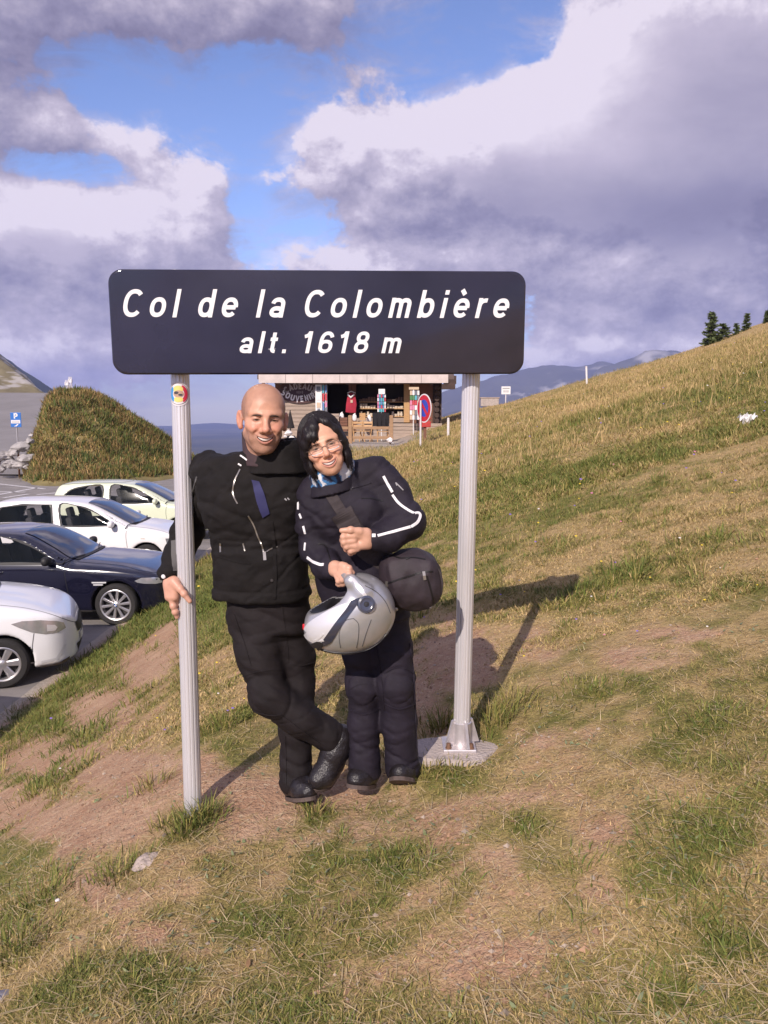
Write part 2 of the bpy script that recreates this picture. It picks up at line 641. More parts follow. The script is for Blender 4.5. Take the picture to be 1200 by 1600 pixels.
def smooth_interp(x, xs, ys):
    """monotone cubic through (xs, ys)"""
    xs, ys = np.asarray(xs, float), np.asarray(ys, float)
    if len(xs) < 3:
        return np.interp(x, xs, ys)
    h = np.diff(xs)
    d = np.diff(ys) / h
    m_ = np.zeros(len(xs))
    m_[0], m_[-1] = d[0], d[-1]
    for i in range(1, len(xs) - 1):
        if d[i - 1] * d[i] > 0:
            w1, w2 = 2 * h[i] + h[i - 1], h[i] + 2 * h[i - 1]
            m_[i] = (w1 + w2) / (w1 / d[i - 1] + w2 / d[i])
    x = np.asarray(x, float)
    i = np.clip(np.searchsorted(xs, x) - 1, 0, len(xs) - 2)
    t = np.clip((x - xs[i]) / h[i], 0, 1)
    return ((2 * t ** 3 - 3 * t ** 2 + 1) * ys[i] + (t ** 3 - 2 * t ** 2 + t) * h[i] * m_[i]
            + (-2 * t ** 3 + 3 * t ** 2) * ys[i + 1] + (t ** 3 - t ** 2) * h[i] * m_[i + 1])


def smin(a, b, k):
    if k <= 1e-6:
        return np.minimum(a, b)
    h = np.clip(.5 + .5 * (b - a) / k, 0, 1)
    return b * (1 - h) + a * h - k * h * (1 - h)


def surface_nets(F, lo, h):
    s = F < 0
    nx, ny, nz = F.shape
    cor = [(i, j, k) for i in (0, 1) for j in (0, 1) for k in (0, 1)]
    cnt = np.zeros((nx - 1, ny - 1, nz - 1), np.uint8)
    for (i, j, k) in cor:
        cnt += s[i:nx - 1 + i, j:ny - 1 + j, k:nz - 1 + k]
    mixed = (cnt > 0) & (cnt < 8)
    ci = np.argwhere(mixed)
    ids = np.full(mixed.shape, -1, np.int32)
    ids[mixed] = np.arange(len(ci))
    vals = np.stack([F[ci[:, 0] + i, ci[:, 1] + j, ci[:, 2] + k] for (i, j, k) in cor], 1)
    acc = np.zeros((len(ci), 3))
    n = np.zeros(len(ci))
    for a in range(8):
        for b in range(a + 1, 8):
            if sum(abs(cor[a][q] - cor[b][q]) for q in range(3)) != 1:
                continue
            va, vb = vals[:, a], vals[:, b]
            cr = (va < 0) != (vb < 0)
            t = np.where(cr, va / np.where(cr, va - vb, 1), 0)
            p = np.array(cor[a]) + t[:, None] * (np.array(cor[b]) - np.array(cor[a]))
            acc += p * cr[:, None]
            n += cr
    V = np.array(lo) + (ci + acc / n[:, None]) * h
    quads = []
    for ax in range(3):
        o = [q for q in range(3) if q != ax]
        A = [slice(None)] * 3
        B = [slice(None)] * 3
        A[ax] = slice(0, -1)
        B[ax] = slice(1, None)
        for q in o:
            A[q] = slice(1, -1)
            B[q] = slice(1, -1)
        sa, sb = s[tuple(A)], s[tuple(B)]
        e = np.argwhere(sa != sb)
        inside_first = sa[e[:, 0], e[:, 1], e[:, 2]]
        base = e.copy()
        for q in o:
            base[:, q] += 1
        def idx(d1, d2):
            c = base.copy()
            c[:, o[0]] += d1
            c[:, o[1]] += d2
            return ids[c[:, 0], c[:, 1], c[:, 2]]
        Q = np.stack([idx(-1, -1), idx(0, -1), idx(0, 0), idx(-1, 0)], 1)
        flip = inside_first if ax != 1 else ~inside_first
        Q[~flip] = Q[~flip][:, ::-1]
        quads.append(Q)
    Q = np.concatenate(quads)
    return V, Q


def vnormals(V, Q):
    a, b, c, d = (V[Q[:, i]] for i in range(4))
    fn = np.cross(c - a, d - b)
    N = np.zeros_like(V)
    for i in range(4):
        np.add.at(N, Q[:, i], fn)
    return N / np.maximum(np.linalg.norm(N, axis=1, keepdims=True), 1e-12)


def relax(V, Q, it=2, f=.5):
    n = np.zeros(len(V))
    for i in range(4):
        np.add.at(n, Q[:, i], 2)
    for _ in range(it):
        S = np.zeros_like(V)
        for i in range(4):
            np.add.at(S, Q[:, i], V[Q[:, (i + 1) % 4]] + V[Q[:, (i - 1) % 4]])
        V = V + f * (S / np.maximum(n, 1)[:, None] - V)
    return V


def bvh_np(V, Q):
    return BVHTree.FromPolygons([tuple(p) for p in V.tolist()], [tuple(q) for q in Q.tolist()])


def catmull(pts, n=8, closed=False):
    P = [Vector(p) for p in pts]
    out = []
    m_ = len(P)
    for i in range(m_ if closed else m_ - 1):
        p0 = P[(i - 1) % m_] if closed or i > 0 else P[0]
        p1, p2 = P[i], P[(i + 1) % m_]
        p3 = P[(i + 2) % m_] if closed or i + 2 < m_ else P[-1]
        for k in range(n):
            t = k / n
            out.append(.5 * ((2 * p1) + (-p0 + p2) * t + (2 * p0 - 5 * p1 + 4 * p2 - p3) * t * t + (-p0 + 3 * p1 - 3 * p2 + p3) * t ** 3))
    if not closed:
        out.append(P[-1])
    return out


def poly_sdf(px, pz, poly):
    """signed distance to a 2-D polygon"""
    P = np.array([(p[0], p[1]) for p in poly], float)
    d = np.full(np.broadcast(px, pz).shape, 1e9)
    s = np.ones(d.shape)
    n = len(P)
    for i in range(n):
        a, b = P[i], P[(i + 1) % n]
        ex, ez = b - a
        wx, wz = px - a[0], pz - a[1]
        t = np.clip((wx * ex + wz * ez) / max(ex * ex + ez * ez, 1e-12), 0, 1)
        dx, dz = wx - ex * t, wz - ez * t
        d = np.minimum(d, dx * dx + dz * dz)
        c1, c2, c3 = pz >= a[1], pz < b[1], ex * wz > ez * wx
        flip = (c1 & c2 & c3) | (~c1 & ~c2 & ~c3)
        s = np.where(flip, -s, s)
    return s * np.sqrt(d)


def patch(bvh, poly, project, off=.004, h=.05, thick=0.0):
    """the outline poly (2-D) laid onto a surface: project(p) -> (ray origin, ray direction); returns V, F"""
    P = [Vector((p[0], p[1])) for p in poly]
    D = []
    for i in range(len(P)):                          # resample the outline
        a, b = P[i], P[(i + 1) % len(P)]
        n = max(1, int((b - a).length / h))
        D += [a + (b - a) * (k / n) for k in range(n)]
    xs = [p.x for p in D]
    ys = [p.y for p in D]
    gx = np.arange(min(xs) + h / 2, max(xs), h)
    gy = np.arange(min(ys) + h / 2, max(ys), h)
    inner = []
    if len(gx) and len(gy):
        GX, GY = np.meshgrid(gx, gy)
        s = poly_sdf(GX, GY, [(p.x, p.y) for p in D])
        inner = [Vector((float(x), float(y))) for x, y in zip(GX[s < -h * .35], GY[s < -h * .35])]
    r = delaunay_2d_cdt(D + inner, [], [list(range(len(D)))], 1, 1e-6)
    vs, fs = r[0], r[2]
    V, ok = [], []
    for p in vs:
        o, d = project(p)
        hit, nrm, _, _ = bvh.ray_cast(o, d)
        if hit is None:
            V.append(None)
            continue
        if nrm.dot(d) > 0:
            nrm = -nrm
        V.append((hit + nrm * off, nrm))
    good = [f for f in fs if all(V[i] is not None for i in f)]
    # keep the one connected piece; drop flaps that jumped to another part of the surface
    good = [f for f in good if max((V[f[0]][0] - V[i][0]).length for i in f) < .5]
    par = {}
    def root_(i):
        while par.setdefault(i, i) != i:
            par[i] = par[par[i]]
            i = par[i]
        return i
    for f in good:
        for i in f[1:]:
            par[root_(i)] = root_(f[0])
    cnt = {}
    for f in good:
        cnt[root_(f[0])] = cnt.get(root_(f[0]), 0) + 1
    if cnt:
        big = max(cnt, key=cnt.get)
        good = [f for f in good if root_(f[0]) == big]
    used = sorted({i for f in good for i in f})
    new = {i: k for k, i in enumerate(used)}
    return [V[i][0] for i in used], [tuple(new[i] for i in f) for f in good]


def ribbon_on(bvh, pts, width, off=.003, origin=None, closed=False):
    """a strip laid on a surface along photograph pixels, cast from the eye"""
    origin = origin or EYE
    H = []
    for (u, v) in pts:
        hit, nrm, _, _ = bvh.ray_cast(origin, (at(u, v, 1.0) - EYE).normalized())
        if hit is not None:
            if nrm.dot(hit - origin) > 0:
                nrm = -nrm
            H.append((hit, nrm))
    mb = MB()
    n = len(H)
    if n < 2:
        return mb
    vs, fs = [], []
    for i in range(n):
        t = (H[min(i + 1, n - 1)][0] - H[max(i - 1, 0)][0])
        if t.length < 1e-7:
            t = Vector((1, 0, 0))
        nrm = sum((H[j][1] for j in range(max(0, i - 1), min(n, i + 2))), Vector())
        nrm.normalize()
        s = t.normalized().cross(nrm).normalized() * width / 2
        p = H[i][0]
        vs += [p + s - nrm * off, p + s * .9 + nrm * off, p - s * .9 + nrm * off, p - s - nrm * off]
    for i in range(n - 1):
        a, b = i * 4, i * 4 + 4
        fs += [(a + k, a + k + 1, b + k + 1, b + k) for k in range(3)]
    fs += [(0, 1, 2, 3), ((n - 1) * 4 + 3, (n - 1) * 4 + 2, (n - 1) * 4 + 1, (n - 1) * 4)]
    return mb.add(vs, fs)


def pxline(pts, n=6):
    return [(p.x, p.y) for p in catmull([(a, b, 0) for a, b in pts], n)]


# ------------------------------------------------------------------ stroke lettering (cap height 1, y up)
def _arc(cx, cy, rx, ry, a0, a1, n=18, p=2.3):
    out = []
    for i in range(n + 1):
        a = R(a0 + (a1 - a0) * i / n)
        c, s = math.cos(a), math.sin(a)
        out.append((cx + rx * math.copysign(abs(c) ** (2 / p), c), cy + ry * math.copysign(abs(s) ** (2 / p), s)))
    return out


GL = {
    'o': ([_arc(.30, .36, .215, .275, 0, 360, 32)], .60),
    'l': ([[(.10, 0), (.10, 1)]], .20),
    'd': ([_arc(.285, .36, .20, .275, 0, 360, 32), [(.50, 0), (.50, 1)]], .60),
    'b': ([_arc(.315, .36, .20, .275, 0, 360, 32), [(.10, 0), (.10, 1)]], .60),
    'e': ([_arc(.30, .36, .215, .275, 0, 318, 30), [(.10, .36), (.515, .36)]], .60),
    'a': ([_arc(.28, .205, .185, .125, 0, 360, 26), [(.475, 0), (.475, .47)] , _arc(.285, .45, .19, .19, 0, 168, 16)], .58),
    'm': ([[(.10, 0), (.10, .72)], _arc(.255, .47, .155, .165, 180, 0, 16) + [(.41, 0)], _arc(.565, .47, .155, .165, 180, 0, 16) + [(.72, 0)]], .82),
    'i': ([[(.10, 0), (.10, .72)], [(.10, .84), (.10, 1.0)]], .20),
    'r': ([[(.10, 0), (.10, .72)], _arc(.32, .42, .22, .215, 180, 82, 14)], .38),
    't': ([[(.16, .94), (.16, .2)] + _arc(.28, .2, .12, .115, 180, 275, 10), [(.02, .635), (.33, .635)]], .36),
    '.': ([[(.10, 0), (.10, .17)]], .20),
    '1': ([[(.30, 0), (.30, 1)], [(.06, .76), (.16, .79), (.24, .86), (.28, .97)]], .48),
    '6': ([_arc(.32, .31, .22, .225, 0, 360, 30), _arc(.335, .52, .235, .395, 180, 28, 20), [(.10, .52), (.10, .31)]], .62),
    '8': ([_arc(.31, .725, .19, .19, 0, 360, 28), _arc(.31, .29, .225, .205, 0, 360, 30)], .62),
    'C': ([_arc(.37, .5, .285, .415, 42, 318, 30)], .72),
    'A': ([[(.04, 0), (.34, .97), (.64, 0)], [(.15, .30), (.53, .30)]], .68),
    'D': ([[(.10, .085), (.10, .915), (.28, .915)] + _arc(.28, .5, .29, .415, 90, -90, 18) + [(.10, .085)]], .68),
    'E': ([[(.52, .915), (.10, .915), (.10, .085), (.52, .085)], [(.10, .5), (.47, .5)]], .58),
    'U': ([[(.10, 1), (.10, .35)] + _arc(.35, .35, .25, .265, 180, 360, 16) + [(.60, 1)]], .70),
    'X': ([[(.04, 0), (.58, 1)], [(.58, 0), (.04, 1)]], .62),
    'S': ([_arc(.32, .705, .22, .21, 35, 250, 18) + _arc(.32, .295, .23, .21, 75, -145, 18)], .62),
    'O': ([_arc(.38, .5, .295, .415, 0, 360, 32)], .76),
    'V': ([[(.04, 1), (.32, .02), (.60, 1)]], .64),
    'N': ([[(.10, 0), (.10, .97), (.56, .03), (.56, 1)]], .66),
    'I': ([[(.10, 0), (.10, 1)]], .20),
    'R': ([[(.10, 0), (.10, .915), (.32, .915)] + _arc(.32, .70, .22, .215, 90, -90, 14) + [(.10, .485)], [(.33, .485), (.58, 0)]], .62),
    'P': ([[(.10, 0), (.10, .915), (.34, .915)] + _arc(.34, .68, .22, .235, 90, -90, 14) + [(.10, .445)]], .60),
    '`': ([[(.18, 1.02), (.32, .84)]], .0),
}


def stroke_mesh(mb, lines, t, xf, depth=.0015, layer=0.0):
    """ribbons of width t along 2-D lines; xf(x, y, d) -> world point"""
    for li, ln in enumerate(lines):
        P = [Vector((a, b)) for a, b in ln]
        closed = (P[0] - P[-1]).length < 1e-6
        n = len(P)
        d = depth + layer + li * depth * .13
        vs, fs = [], []
        for i in range(n):
            if closed:
                tp = P[(i + 1) % (n - 1)] - P[(i - 1) % (n - 1)]
                f = 1
            else:
                a = (P[i] - P[i - 1]).normalized() if i > 0 else None
                b = (P[i + 1] - P[i]).normalized() if i < n - 1 else None
                tp = (a + b) if (a is not None and b is not None) else (a if a is not None else b)
                f = 1 / max(.45, abs(tp.normalized().dot(a))) if (a is not None and b is not None) else 1
            tp = tp.normalized()
            nn = Vector((-tp.y, tp.x)) * t / 2 * f
            p, q = P[i] + nn, P[i] - nn
            vs += [xf(p.x, p.y, d), xf(q.x, q.y, d), xf(p.x, p.y, 0), xf(q.x, q.y, 0)]
        for i in range(n - 1):
            a, b = 4 * i, 4 * i + 4
            fs += [(a, b, b + 1, a + 1), (a, a + 2, b + 2, b), (a + 1, b + 1, b + 3, a + 3)]
        if not closed:
            fs += [(0, 1, 3, 2), (4 * n - 4, 4 * n - 2, 4 * n - 1, 4 * n - 3)]
        mb.add(vs, fs)


def text_lines(s, track=.16, space=.38):
    """[(glyph lines, x offset)], total width"""
    x, out = 0, []
    for ch in s:
        if ch == ' ':
            x += space
            continue
        if ch == 'è':
            g, w = GL['e']
            g = g + GL['`'][0]
        else:
            g, w = GL[ch]
        out.append((g, x, w))
        x += w + track
    return out, x - track

# ------------------------------------------------------------------ the lie of the land
PK = -1.66                                                  # parking level
_kx = np.array([-400, -6, -4.3, -3.75, -3.0, -2.0, -1.3, -.775, -.33, .08, .323, 1.0, 2.0, 6.0, 20, 60, 140, 400, 6000], float)
_kz = np.array([-1.72, -1.72, -1.70, -1.56, -1.20, -.62, -.22, 0, .02, .10, .205, .41, .71, 1.94, 6.22, 15.5, 26, 40, 60], float)
_tx = np.linspace(-12, 24, 1801)
_tz = np.interp(_tx, _kx, _kz)
_ker = np.exp(-np.linspace(-2, 2, 19) ** 2)
_tzs = np.convolve(np.pad(_tz, 9, mode='edge'), _ker / _ker.sum(), 'valid')


def base_profile(x):
    return np.where((x > -11.5) & (x < 23.5), np.interp(x, _tx, _tzs), np.interp(x, _kx, _kz))


def ground_z(x, y, rough=True):
    x, y = np.asarray(x, float), np.asarray(y, float)
    z = base_profile(x)
    # level forecourt of the hut
    t = sstep(26.5, 31.5, y) * sstep(-6.6, -4.6, x) * (1 - sstep(-.2, 3.2, x))
    z = z * (1 - t) + np.maximum(z, .27) * t
    # road ramp on the far left
    z = z + sstep(-15.0, -17.0, x + .40 * np.maximum(y - 39.5, 0)) * np.clip((y - 40) / 40, 0, 1) * 4.85
    # the pass falls away behind the hut, the crest of the meadow and the road
    far = np.where(x + .40 * np.maximum(y - 39.5, 0) < -15.2, 84.0, np.where(x < -5.5, 45.0, np.where(x < 2, 49.0, 47.0)))
    d = np.maximum(y - far, 0)
    z = z - np.minimum(.014 * d * d, .34 * d)
    d2 = np.maximum(-y - 60, 0)
    z = z - np.minimum(.01 * d2 * d2, .3 * d2)
    d3 = np.maximum(np.abs(x) - 90, 0)
    z = z - np.minimum(.004 * d3 * d3, .3 * d3)
    z = np.maximum(z, -121 + 2.5 * vnoise(x / 400, y / 400))
    z = z - .38 * sstep(22, 44, y) * sstep(4, 8, x) * (1 - sstep(18, 24, x)) * (1 + .35 * sstep(12, 17, x))
    # trodden shelf under the right post
    t = np.exp(-(((x - .27) / .24) ** 2 + ((y - 3.13) / .20) ** 2) ** 2)
    z = z * (1 - t) + .194 * t
    if rough:
        near = sstep(30, 6, np.hypot(x, y))
        m = sstep(-4.4, -3.2, x)
        z = z + m * near * (.035 * fbm(x * 1.1, y * 1.1, 0, 3, 3) + .014 * fbm(x * 5, y * 5, 0, 3, 8))
        z = z + m * (1 - near) * sstep(400, 60, np.hypot(x, y)) * (.10 * fbm(x * .45, y * .45, 0, 3, 5))
    return z


def gz(x, y):
    return float(ground_z(np.array([x]), np.array([y]))[0])


def to_px(x, y, z):
    """world points -> photograph pixels (used to lay out bare and lush turf as the picture shows them)"""
    dz = z - EYE.z
    f = y * math.cos(PITCH) - dz * math.sin(PITCH)
    up = y * math.sin(PITCH) + dz * math.cos(PITCH)
    f = np.maximum(f, .05)
    return 600 + 1244 * x / f, 800 - 1244 * up / f


DIRT = [(480, 1250, 170, 42, 1.), (330, 1215, 55, 55, .9), (590, 1290, 190, 45, .8), (255, 985, 32, 40, 1.), (222, 1040, 45, 42, 1.), (150, 1110, 75, 40, 1.),
        (80, 1180, 90, 38, 1.), (0, 1260, 70, 40, .9), (215, 1210, 110, 40, 1.), (130, 1285, 120, 40, 1.), (170, 1390, 60, 32, .8),
        (1010, 1030, 90, 22, .7), (860, 1010, 60, 28, .7), (850, 1150, 90, 22, .45), (780, 1250, 110, 20, .5), (1060, 990, 70, 16, .9),
        (710, 1030, 55, 70, .9), (665, 1100, 50, 55, .9), (960, 1300, 70, 28, .75), (930, 1390, 45, 24, .8), (260, 1455, 70, 35, .6),
        (700, 1340, 130, 34, .5), (560, 1400, 150, 50, .45), (780, 1500, 160, 60, .4), (500, 1530, 110, 40, .45), (1180, 1190, 40, 26, .6), (400, 1290, 80, 30, .8)]
LUSH = [(300, 1290, 38, 26, 1.), (40, 1420, 90, 80, 1.), (190, 1375, 55, 36, .9), (350, 1440, 120, 50, .8), (110, 1555, 190, 60, .9), (930, 1085, 80, 24, 1.),
        (1110, 1150, 120, 60, .8), (1090, 1320, 110, 70, .9), (1140, 1430, 90, 60, .9), (690, 1225, 80, 20, .7), (345, 1120, 60, 60, .7), (70, 1130, 90, 45, .7), (60, 1060, 90, 40, .8),
        (150, 1010, 60, 30, .8), (960, 900, 90, 30, .6), (740, 1100, 40, 25, .8), (490, 1275, 30, 16, .7), (820, 1290, 90, 30, .5), (1150, 940, 80, 30, .5), (330, 1360, 60, 20, .6), (330, 960, 40, 50, .9), (800, 1440, 50, 30, .7)]


def turf(x, y, z):
    """(cover 0..1, lushness 0..1)"""
    u, v = to_px(x, y, z)
    n1 = fbm(x * 1.6, y * 1.6, 0, 4, 21)
    n2 = fbm(x * 4.2, y * 4.2, 0, 3, 27)
    n3 = fbm(x * .5, y * .5, 0, 3, 31)
    d = np.zeros_like(u)
    l = np.zeros_like(u)
    w = 1 + .45 * n2
    for (a, b, ru, rv, s) in DIRT:
        q = ((u - a) / ru) ** 2 + ((v - b) / rv) ** 2
        d = np.maximum(d, s * np.exp(-(q / (1.1 * w)) ** 1.5))
    for (a, b, ru, rv, s) in LUSH:
        q = ((u - a) / ru) ** 2 + ((v - b) / rv) ** 2
        l = np.maximum(l, s * np.exp(-(q / (1.0 * w)) ** 1.3))
    near = sstep(13, 7, y)
    n4 = fbm(x * 11, y * 11, 0, 2, 37)
    d = np.where(u < 330, d * 1.12, d)
    cover = .79 + .30 * n1 + .42 * n2 + .42 * n4 * near - .86 * d * near + .5 * l * near + (1 - near) * .3
    lush = .34 - .14 * sstep(3.4, 2.0, y) + .45 * n3 + .38 * n1 + .42 * n2 + .50 * n4 * near + .45 * l * near - .2 * d * near + (1 - near) * .10
    cover = cover + .30 * sstep(4.4, 6.0, y) * sstep(.5, 1.5, x) + .12 * sstep(.5, 1.0, x)
    # gravel of the forecourt and the trodden edge of the car park
    fc = sstep(29.5, 31.5, y + .8 * n1) * sstep(-5.2, -4.2, x) * (1 - sstep(.3, 2.2, x + .4 * n1)) * (1 - sstep(38, 42, y))
    cover = cover - 1.5 * fc
    edge = sstep(-3.72, -4.05, x + .22 * n1 + .14 * n2)
    cover = cover - 1.2 * edge
    lush = lush + .45 * sstep(-1.0, -2.2, x) * (1 - edge)
    # meadow on the right dries out uphill and far away
    dry = sstep(6, 16, np.hypot(x, y)) * sstep(0, 5, x)
    lush = lush - .20 * dry * sstep(-.3, .5, n3 + .06 * (y - 24)) + .07 * sstep(5, 8, y) * sstep(20, 12, y) + .08 * sstep(.4, 1.2, x) * sstep(9, 3, y)
    return np.clip(cover, 0, 1), np.clip(lush, 0, 1)


# ---- ground sheet
def nonuni(a, b, h, far_lo, far_hi, g):
    c = list(np.arange(a, b + h / 2, h))
    s, p = h, c[-1]
    while p < far_hi:
        s *= g
        p += s
        c.append(min(p, far_hi))
    s, p, pre = h, c[0], []
    while p > far_lo:
        s *= g
        p -= s
        pre.append(max(p, far_lo))
    return np.array(pre[::-1] + c)


gx_ = nonuni(-4.6, 4.4, .06, -6000, 6000, 1.065)
gy_ = nonuni(.8, 8.2, .06, -6000, 6000, 1.045)
GX, GY = np.meshgrid(gx_, gy_, indexing='ij')
GZ = ground_z(GX, GY)
_cov, _lush = turf(GX, GY, GZ)
_nx, _ny = GX.shape
_i = np.arange(_nx * _ny).reshape(_nx, _ny)
_Q = np.stack([_i[:-1, :-1].ravel(), _i[1:, :-1].ravel(), _i[1:, 1:].ravel(), _i[:-1, 1:].ravel()], 1)
_fc = sstep(28.8, 31, GY) * sstep(-5.2, -4.2, GX) * (1 - sstep(.3, 2.4, GX)) * (1 - sstep(40, 44, GY))
_col = np.stack([_cov.ravel(), _lush.ravel(), np.maximum(_fc, sstep(-3.7, -4.15, GX) * sstep(60, 45, GY)).ravel()], 1)


def ground_material():
    mt = bpy.data.materials.new('turf_and_soil')
    mt.use_nodes = True
    nt = mt.node_tree
    b = nt.nodes['Principled BSDF']
    b.inputs['Roughness'].default_value = .95
    b.inputs['Specular IOR Level'].default_value = .15
    L = nt.links.new
    tc = nt.nodes.new('ShaderNodeTexCoord')
    a = nt.nodes.new('ShaderNodeAttribute')
    a.attribute_name = 'col'
    s = nt.nodes.new('ShaderNodeSeparateColor')
    L(a.outputs['Color'], s.inputs[0])

    def noise(scale, det=5, rough=.6):
        n = nt.nodes.new('ShaderNodeTexNoise')
        n.inputs['Scale'].default_value = scale
        n.inputs['Detail'].default_value = det
        n.inputs['Roughness'].default_value = rough
        L(tc.outputs['Object'], n.inputs['Vector'])
        return n.outputs[0]

    def rng(x, lo, hi, a0=0., a1=1.):
        n = nt.nodes.new('ShaderNodeMapRange')
        n.inputs[1].default_value, n.inputs[2].default_value = lo, hi
        n.inputs[3].default_value, n.inputs[4].default_value = a0, a1
        L(x, n.inputs[0])
        return n.outputs[0]

    def mix(f, A, B):
        n = nt.nodes.new('ShaderNodeMix')
        n.data_type = 'RGBA'
        L(f, n.inputs['Factor'])
        for k, q in (('A', A), ('B', B)):
            if isinstance(q, tuple):
                n.inputs[k].default_value = (*q, 1)
            else:
                L(q, n.inputs[k])
        return n.outputs['Result']

    def math_(op, x, y):
        n = nt.nodes.new('ShaderNodeMath')
        n.operation = op
        for i, q in enumerate((x, y)):
            if isinstance(q, (int, float)):
                n.inputs[i].default_value = q
            else:
                L(q, n.inputs[i])
        return n.outputs[0]

    soil = mix(rng(noise(3.5), .3, .7), (.36, .205, .125), (.51, .335, .215))
    soil = mix(rng(noise(38, 3, .7), .52, .74), soil, (.56, .43, .29))
    soil = mix(rng(noise(120, 3, .7), .54, .68), soil, (.20, .115, .07))
    thatch = mix(rng(noise(22, 4, .7), .35, .65), (.31, .215, .095), (.46, .335, .165))
    green = mix(rng(noise(14, 4, .7), .35, .65), (.115, .120, .030), (.25, .21, .07))
    gr = mix(rng(math_('ADD', s.outputs[1], math_('MULTIPLY', math_('SUBTRACT', noise(5.5), .5), .9)), .2, .75), thatch, green)
    cov = rng(math_('ADD', s.outputs[0], math_('MULTIPLY', math_('SUBTRACT', noise(30, 4, .7), .5), .8)), .25, .7)
    c = mix(cov, soil, gr)
    gravel = mix(rng(noise(45, 4, .8), .35, .65), (.29, .25, .215), (.47, .42, .37))
    c = mix(s.outputs[2], c, gravel)
    # beyond the pass: blurred fields and woods of the plain
    cp = nt.nodes.new('ShaderNodeSeparateXYZ')
    L(tc.outputs['Object'], cp.inputs[0])
    plain = mix(rng(noise(.0035, 6, .65), .42, .58), (.022, .030, .026), (.07, .07, .045))
    c = mix(rng(cp.outputs[2], -12., -60.), c, plain)
    L(c, b.inputs['Base Color'])
    bp = nt.nodes.new('ShaderNodeBump')
    bp.inputs['Strength'].default_value = .65
    bp.inputs['Distance'].default_value = .03
    L(math_('ADD', noise(60, 4, .7), math_('MULTIPLY', noise(16, 4), 1.6)), bp.inputs['Height'])
    L(bp.outputs[0], b.inputs['Normal'])
    return mt


GROUND = mesh_np('ground', np.stack([GX.ravel(), GY.ravel(), GZ.ravel()], 1), _Q, ground_material(), col=_col, kind='structure')


def ground_hit(u, v, y0=1.0, y1=60.0):
    d = pix_dir(u, v)
    ys = np.concatenate([np.linspace(y0, 10, 400), np.linspace(10, y1, 900)])
    xs = d.x / d.y * ys
    zs = EYE.z + d.z / d.y * ys
    g = ground_z(xs, ys) - zs
    k = np.argmax(g > 0)
    return Vector((xs[k], ys[k], float(ground_z(xs[k:k + 1], ys[k:k + 1])[0])))


# ---- car park, road and their paint
ASPH = mat('asphalt', (.235, .215, .205), .9, var=.28, vscale=1.2, bump=.5, bscale=140, detail=8)
ROADM = mat('old_asphalt', (.21, .195, .195), .9, var=.14, vscale=.35, bump=.3, bscale=40, detail=8)
PAINT = mat('road_paint', (.62, .60, .60), .7, var=.25, vscale=9)


def edge_x(y):
    return -3.98 + .26 * vnoise(y * .8, 3.1) + .14 * vnoise(y * 2.6, 8.2) + .05 * vnoise(y * 7, 5.2)


ys = np.concatenate([np.arange(-30, 4, .5), np.arange(4, 30, .12), np.arange(30, 46, .5)])
V, F = [], []
for i, y in enumerate(ys):
    xe = float(edge_x(np.array(y)))
    if y > 25:
        xe -= (y - 25) * .12
    xs = [-120, -60, -30, -15, -9, -6, xe - .4, xe]
    for j, x in enumerate(xs):
        V.append((x, y, PK - (.012 if j == 7 else 0) - .00))
    if i:
        n = len(xs)
        for j in range(n - 1):
            a = (i - 1) * n + j
            F.append((a, a + 1, a + n + 1, a + n))
mesh_np('parking_lot', np.array(V), np.array(F), ASPH, smooth=False, kind='structure')

V, F = [], []
for i, y in enumerate(np.linspace(39.5, 86, 40)):
    t = min(1.0, max(0, (y - 40) / 40))
    z = -1.60 + 4.85 * t - (.02 * (y - 80) ** 2 if y > 80 else 0)
    xr = -16.2 - (y - 39.5) * .40
    for j, x in enumerate((xr - 22, xr - 9, xr)):
        V.append((x, y, z + (.05 if j == 1 else 0)))
    if i:
        a = (i - 1) * 3
        F += [(a, a + 1, a + 4, a + 3), (a + 1, a + 2, a + 5, a + 4)]
mesh_np('road', np.array(V), np.array(F), ROADM, smooth=True, kind='structure')

mk = MB()
def paint_line(a, b, w=.14):
    a, b = Vector(a), Vector(b)
    t = (b - a).normalized()
    s = Vector((-t.y, t.x)) * w / 2
    mk.add([(*(a + s), PK + .004), (*(a - s), PK + .004), (*(b - s), PK + .004), (*(b + s), PK + .004)], [(0, 1, 2, 3)])
def pk_px(u, v):
    d = pix_dir(u, v)
    t = (PK - EYE.z) / d.z
    return ((EYE + d * t).x, (EYE + d * t).y)
for a, b in (((-40, 752), (70, 764)), ((-40, 768), (40, 769)), ((-20, 776), (60, 762)), ((5, 778), (45, 772)), ((58, 773), (110, 768))):
    paint_line(pk_px(*a), pk_px(*b), .16)
for yb in (10.6, 13.9, 17.9):
    paint_line((-9.3, yb), (-4.6, yb), .11)
mk.build('road_marking', PAINT, kind='structure')


# ---- heightfield mounds and hills
def heightfield(name, xs, ys, zf, mt, kind='structure', colf=None):
    X, Y = np.meshgrid(xs, ys, indexing='ij')
    Z = zf(X, Y)
    n, m_ = X.shape
    i = np.arange(n * m_).reshape(n, m_)
    Q = np.stack([i[:-1, :-1].ravel(), i[1:, :-1].ravel(), i[1:, 1:].ravel(), i[:-1, 1:].ravel()], 1)
    return mesh_np(name, np.stack([X.ravel(), Y.ravel(), Z.ravel()], 1), Q, mt, kind=kind,
                   col=None if colf is None else colf(X, Y, Z))


_hp = [at(u, v, 43) for u, v in ((48, 715), (54, 690), (63, 650), (76, 624), (92, 611), (112, 607), (140, 612), (180, 636), (220, 664), (250, 690), (275, 712), (310, 730), (360, 742), (430, 752))]
_hx = np.array([p.x for p in _hp])
_hz = np.array([p.z for p in _hp])


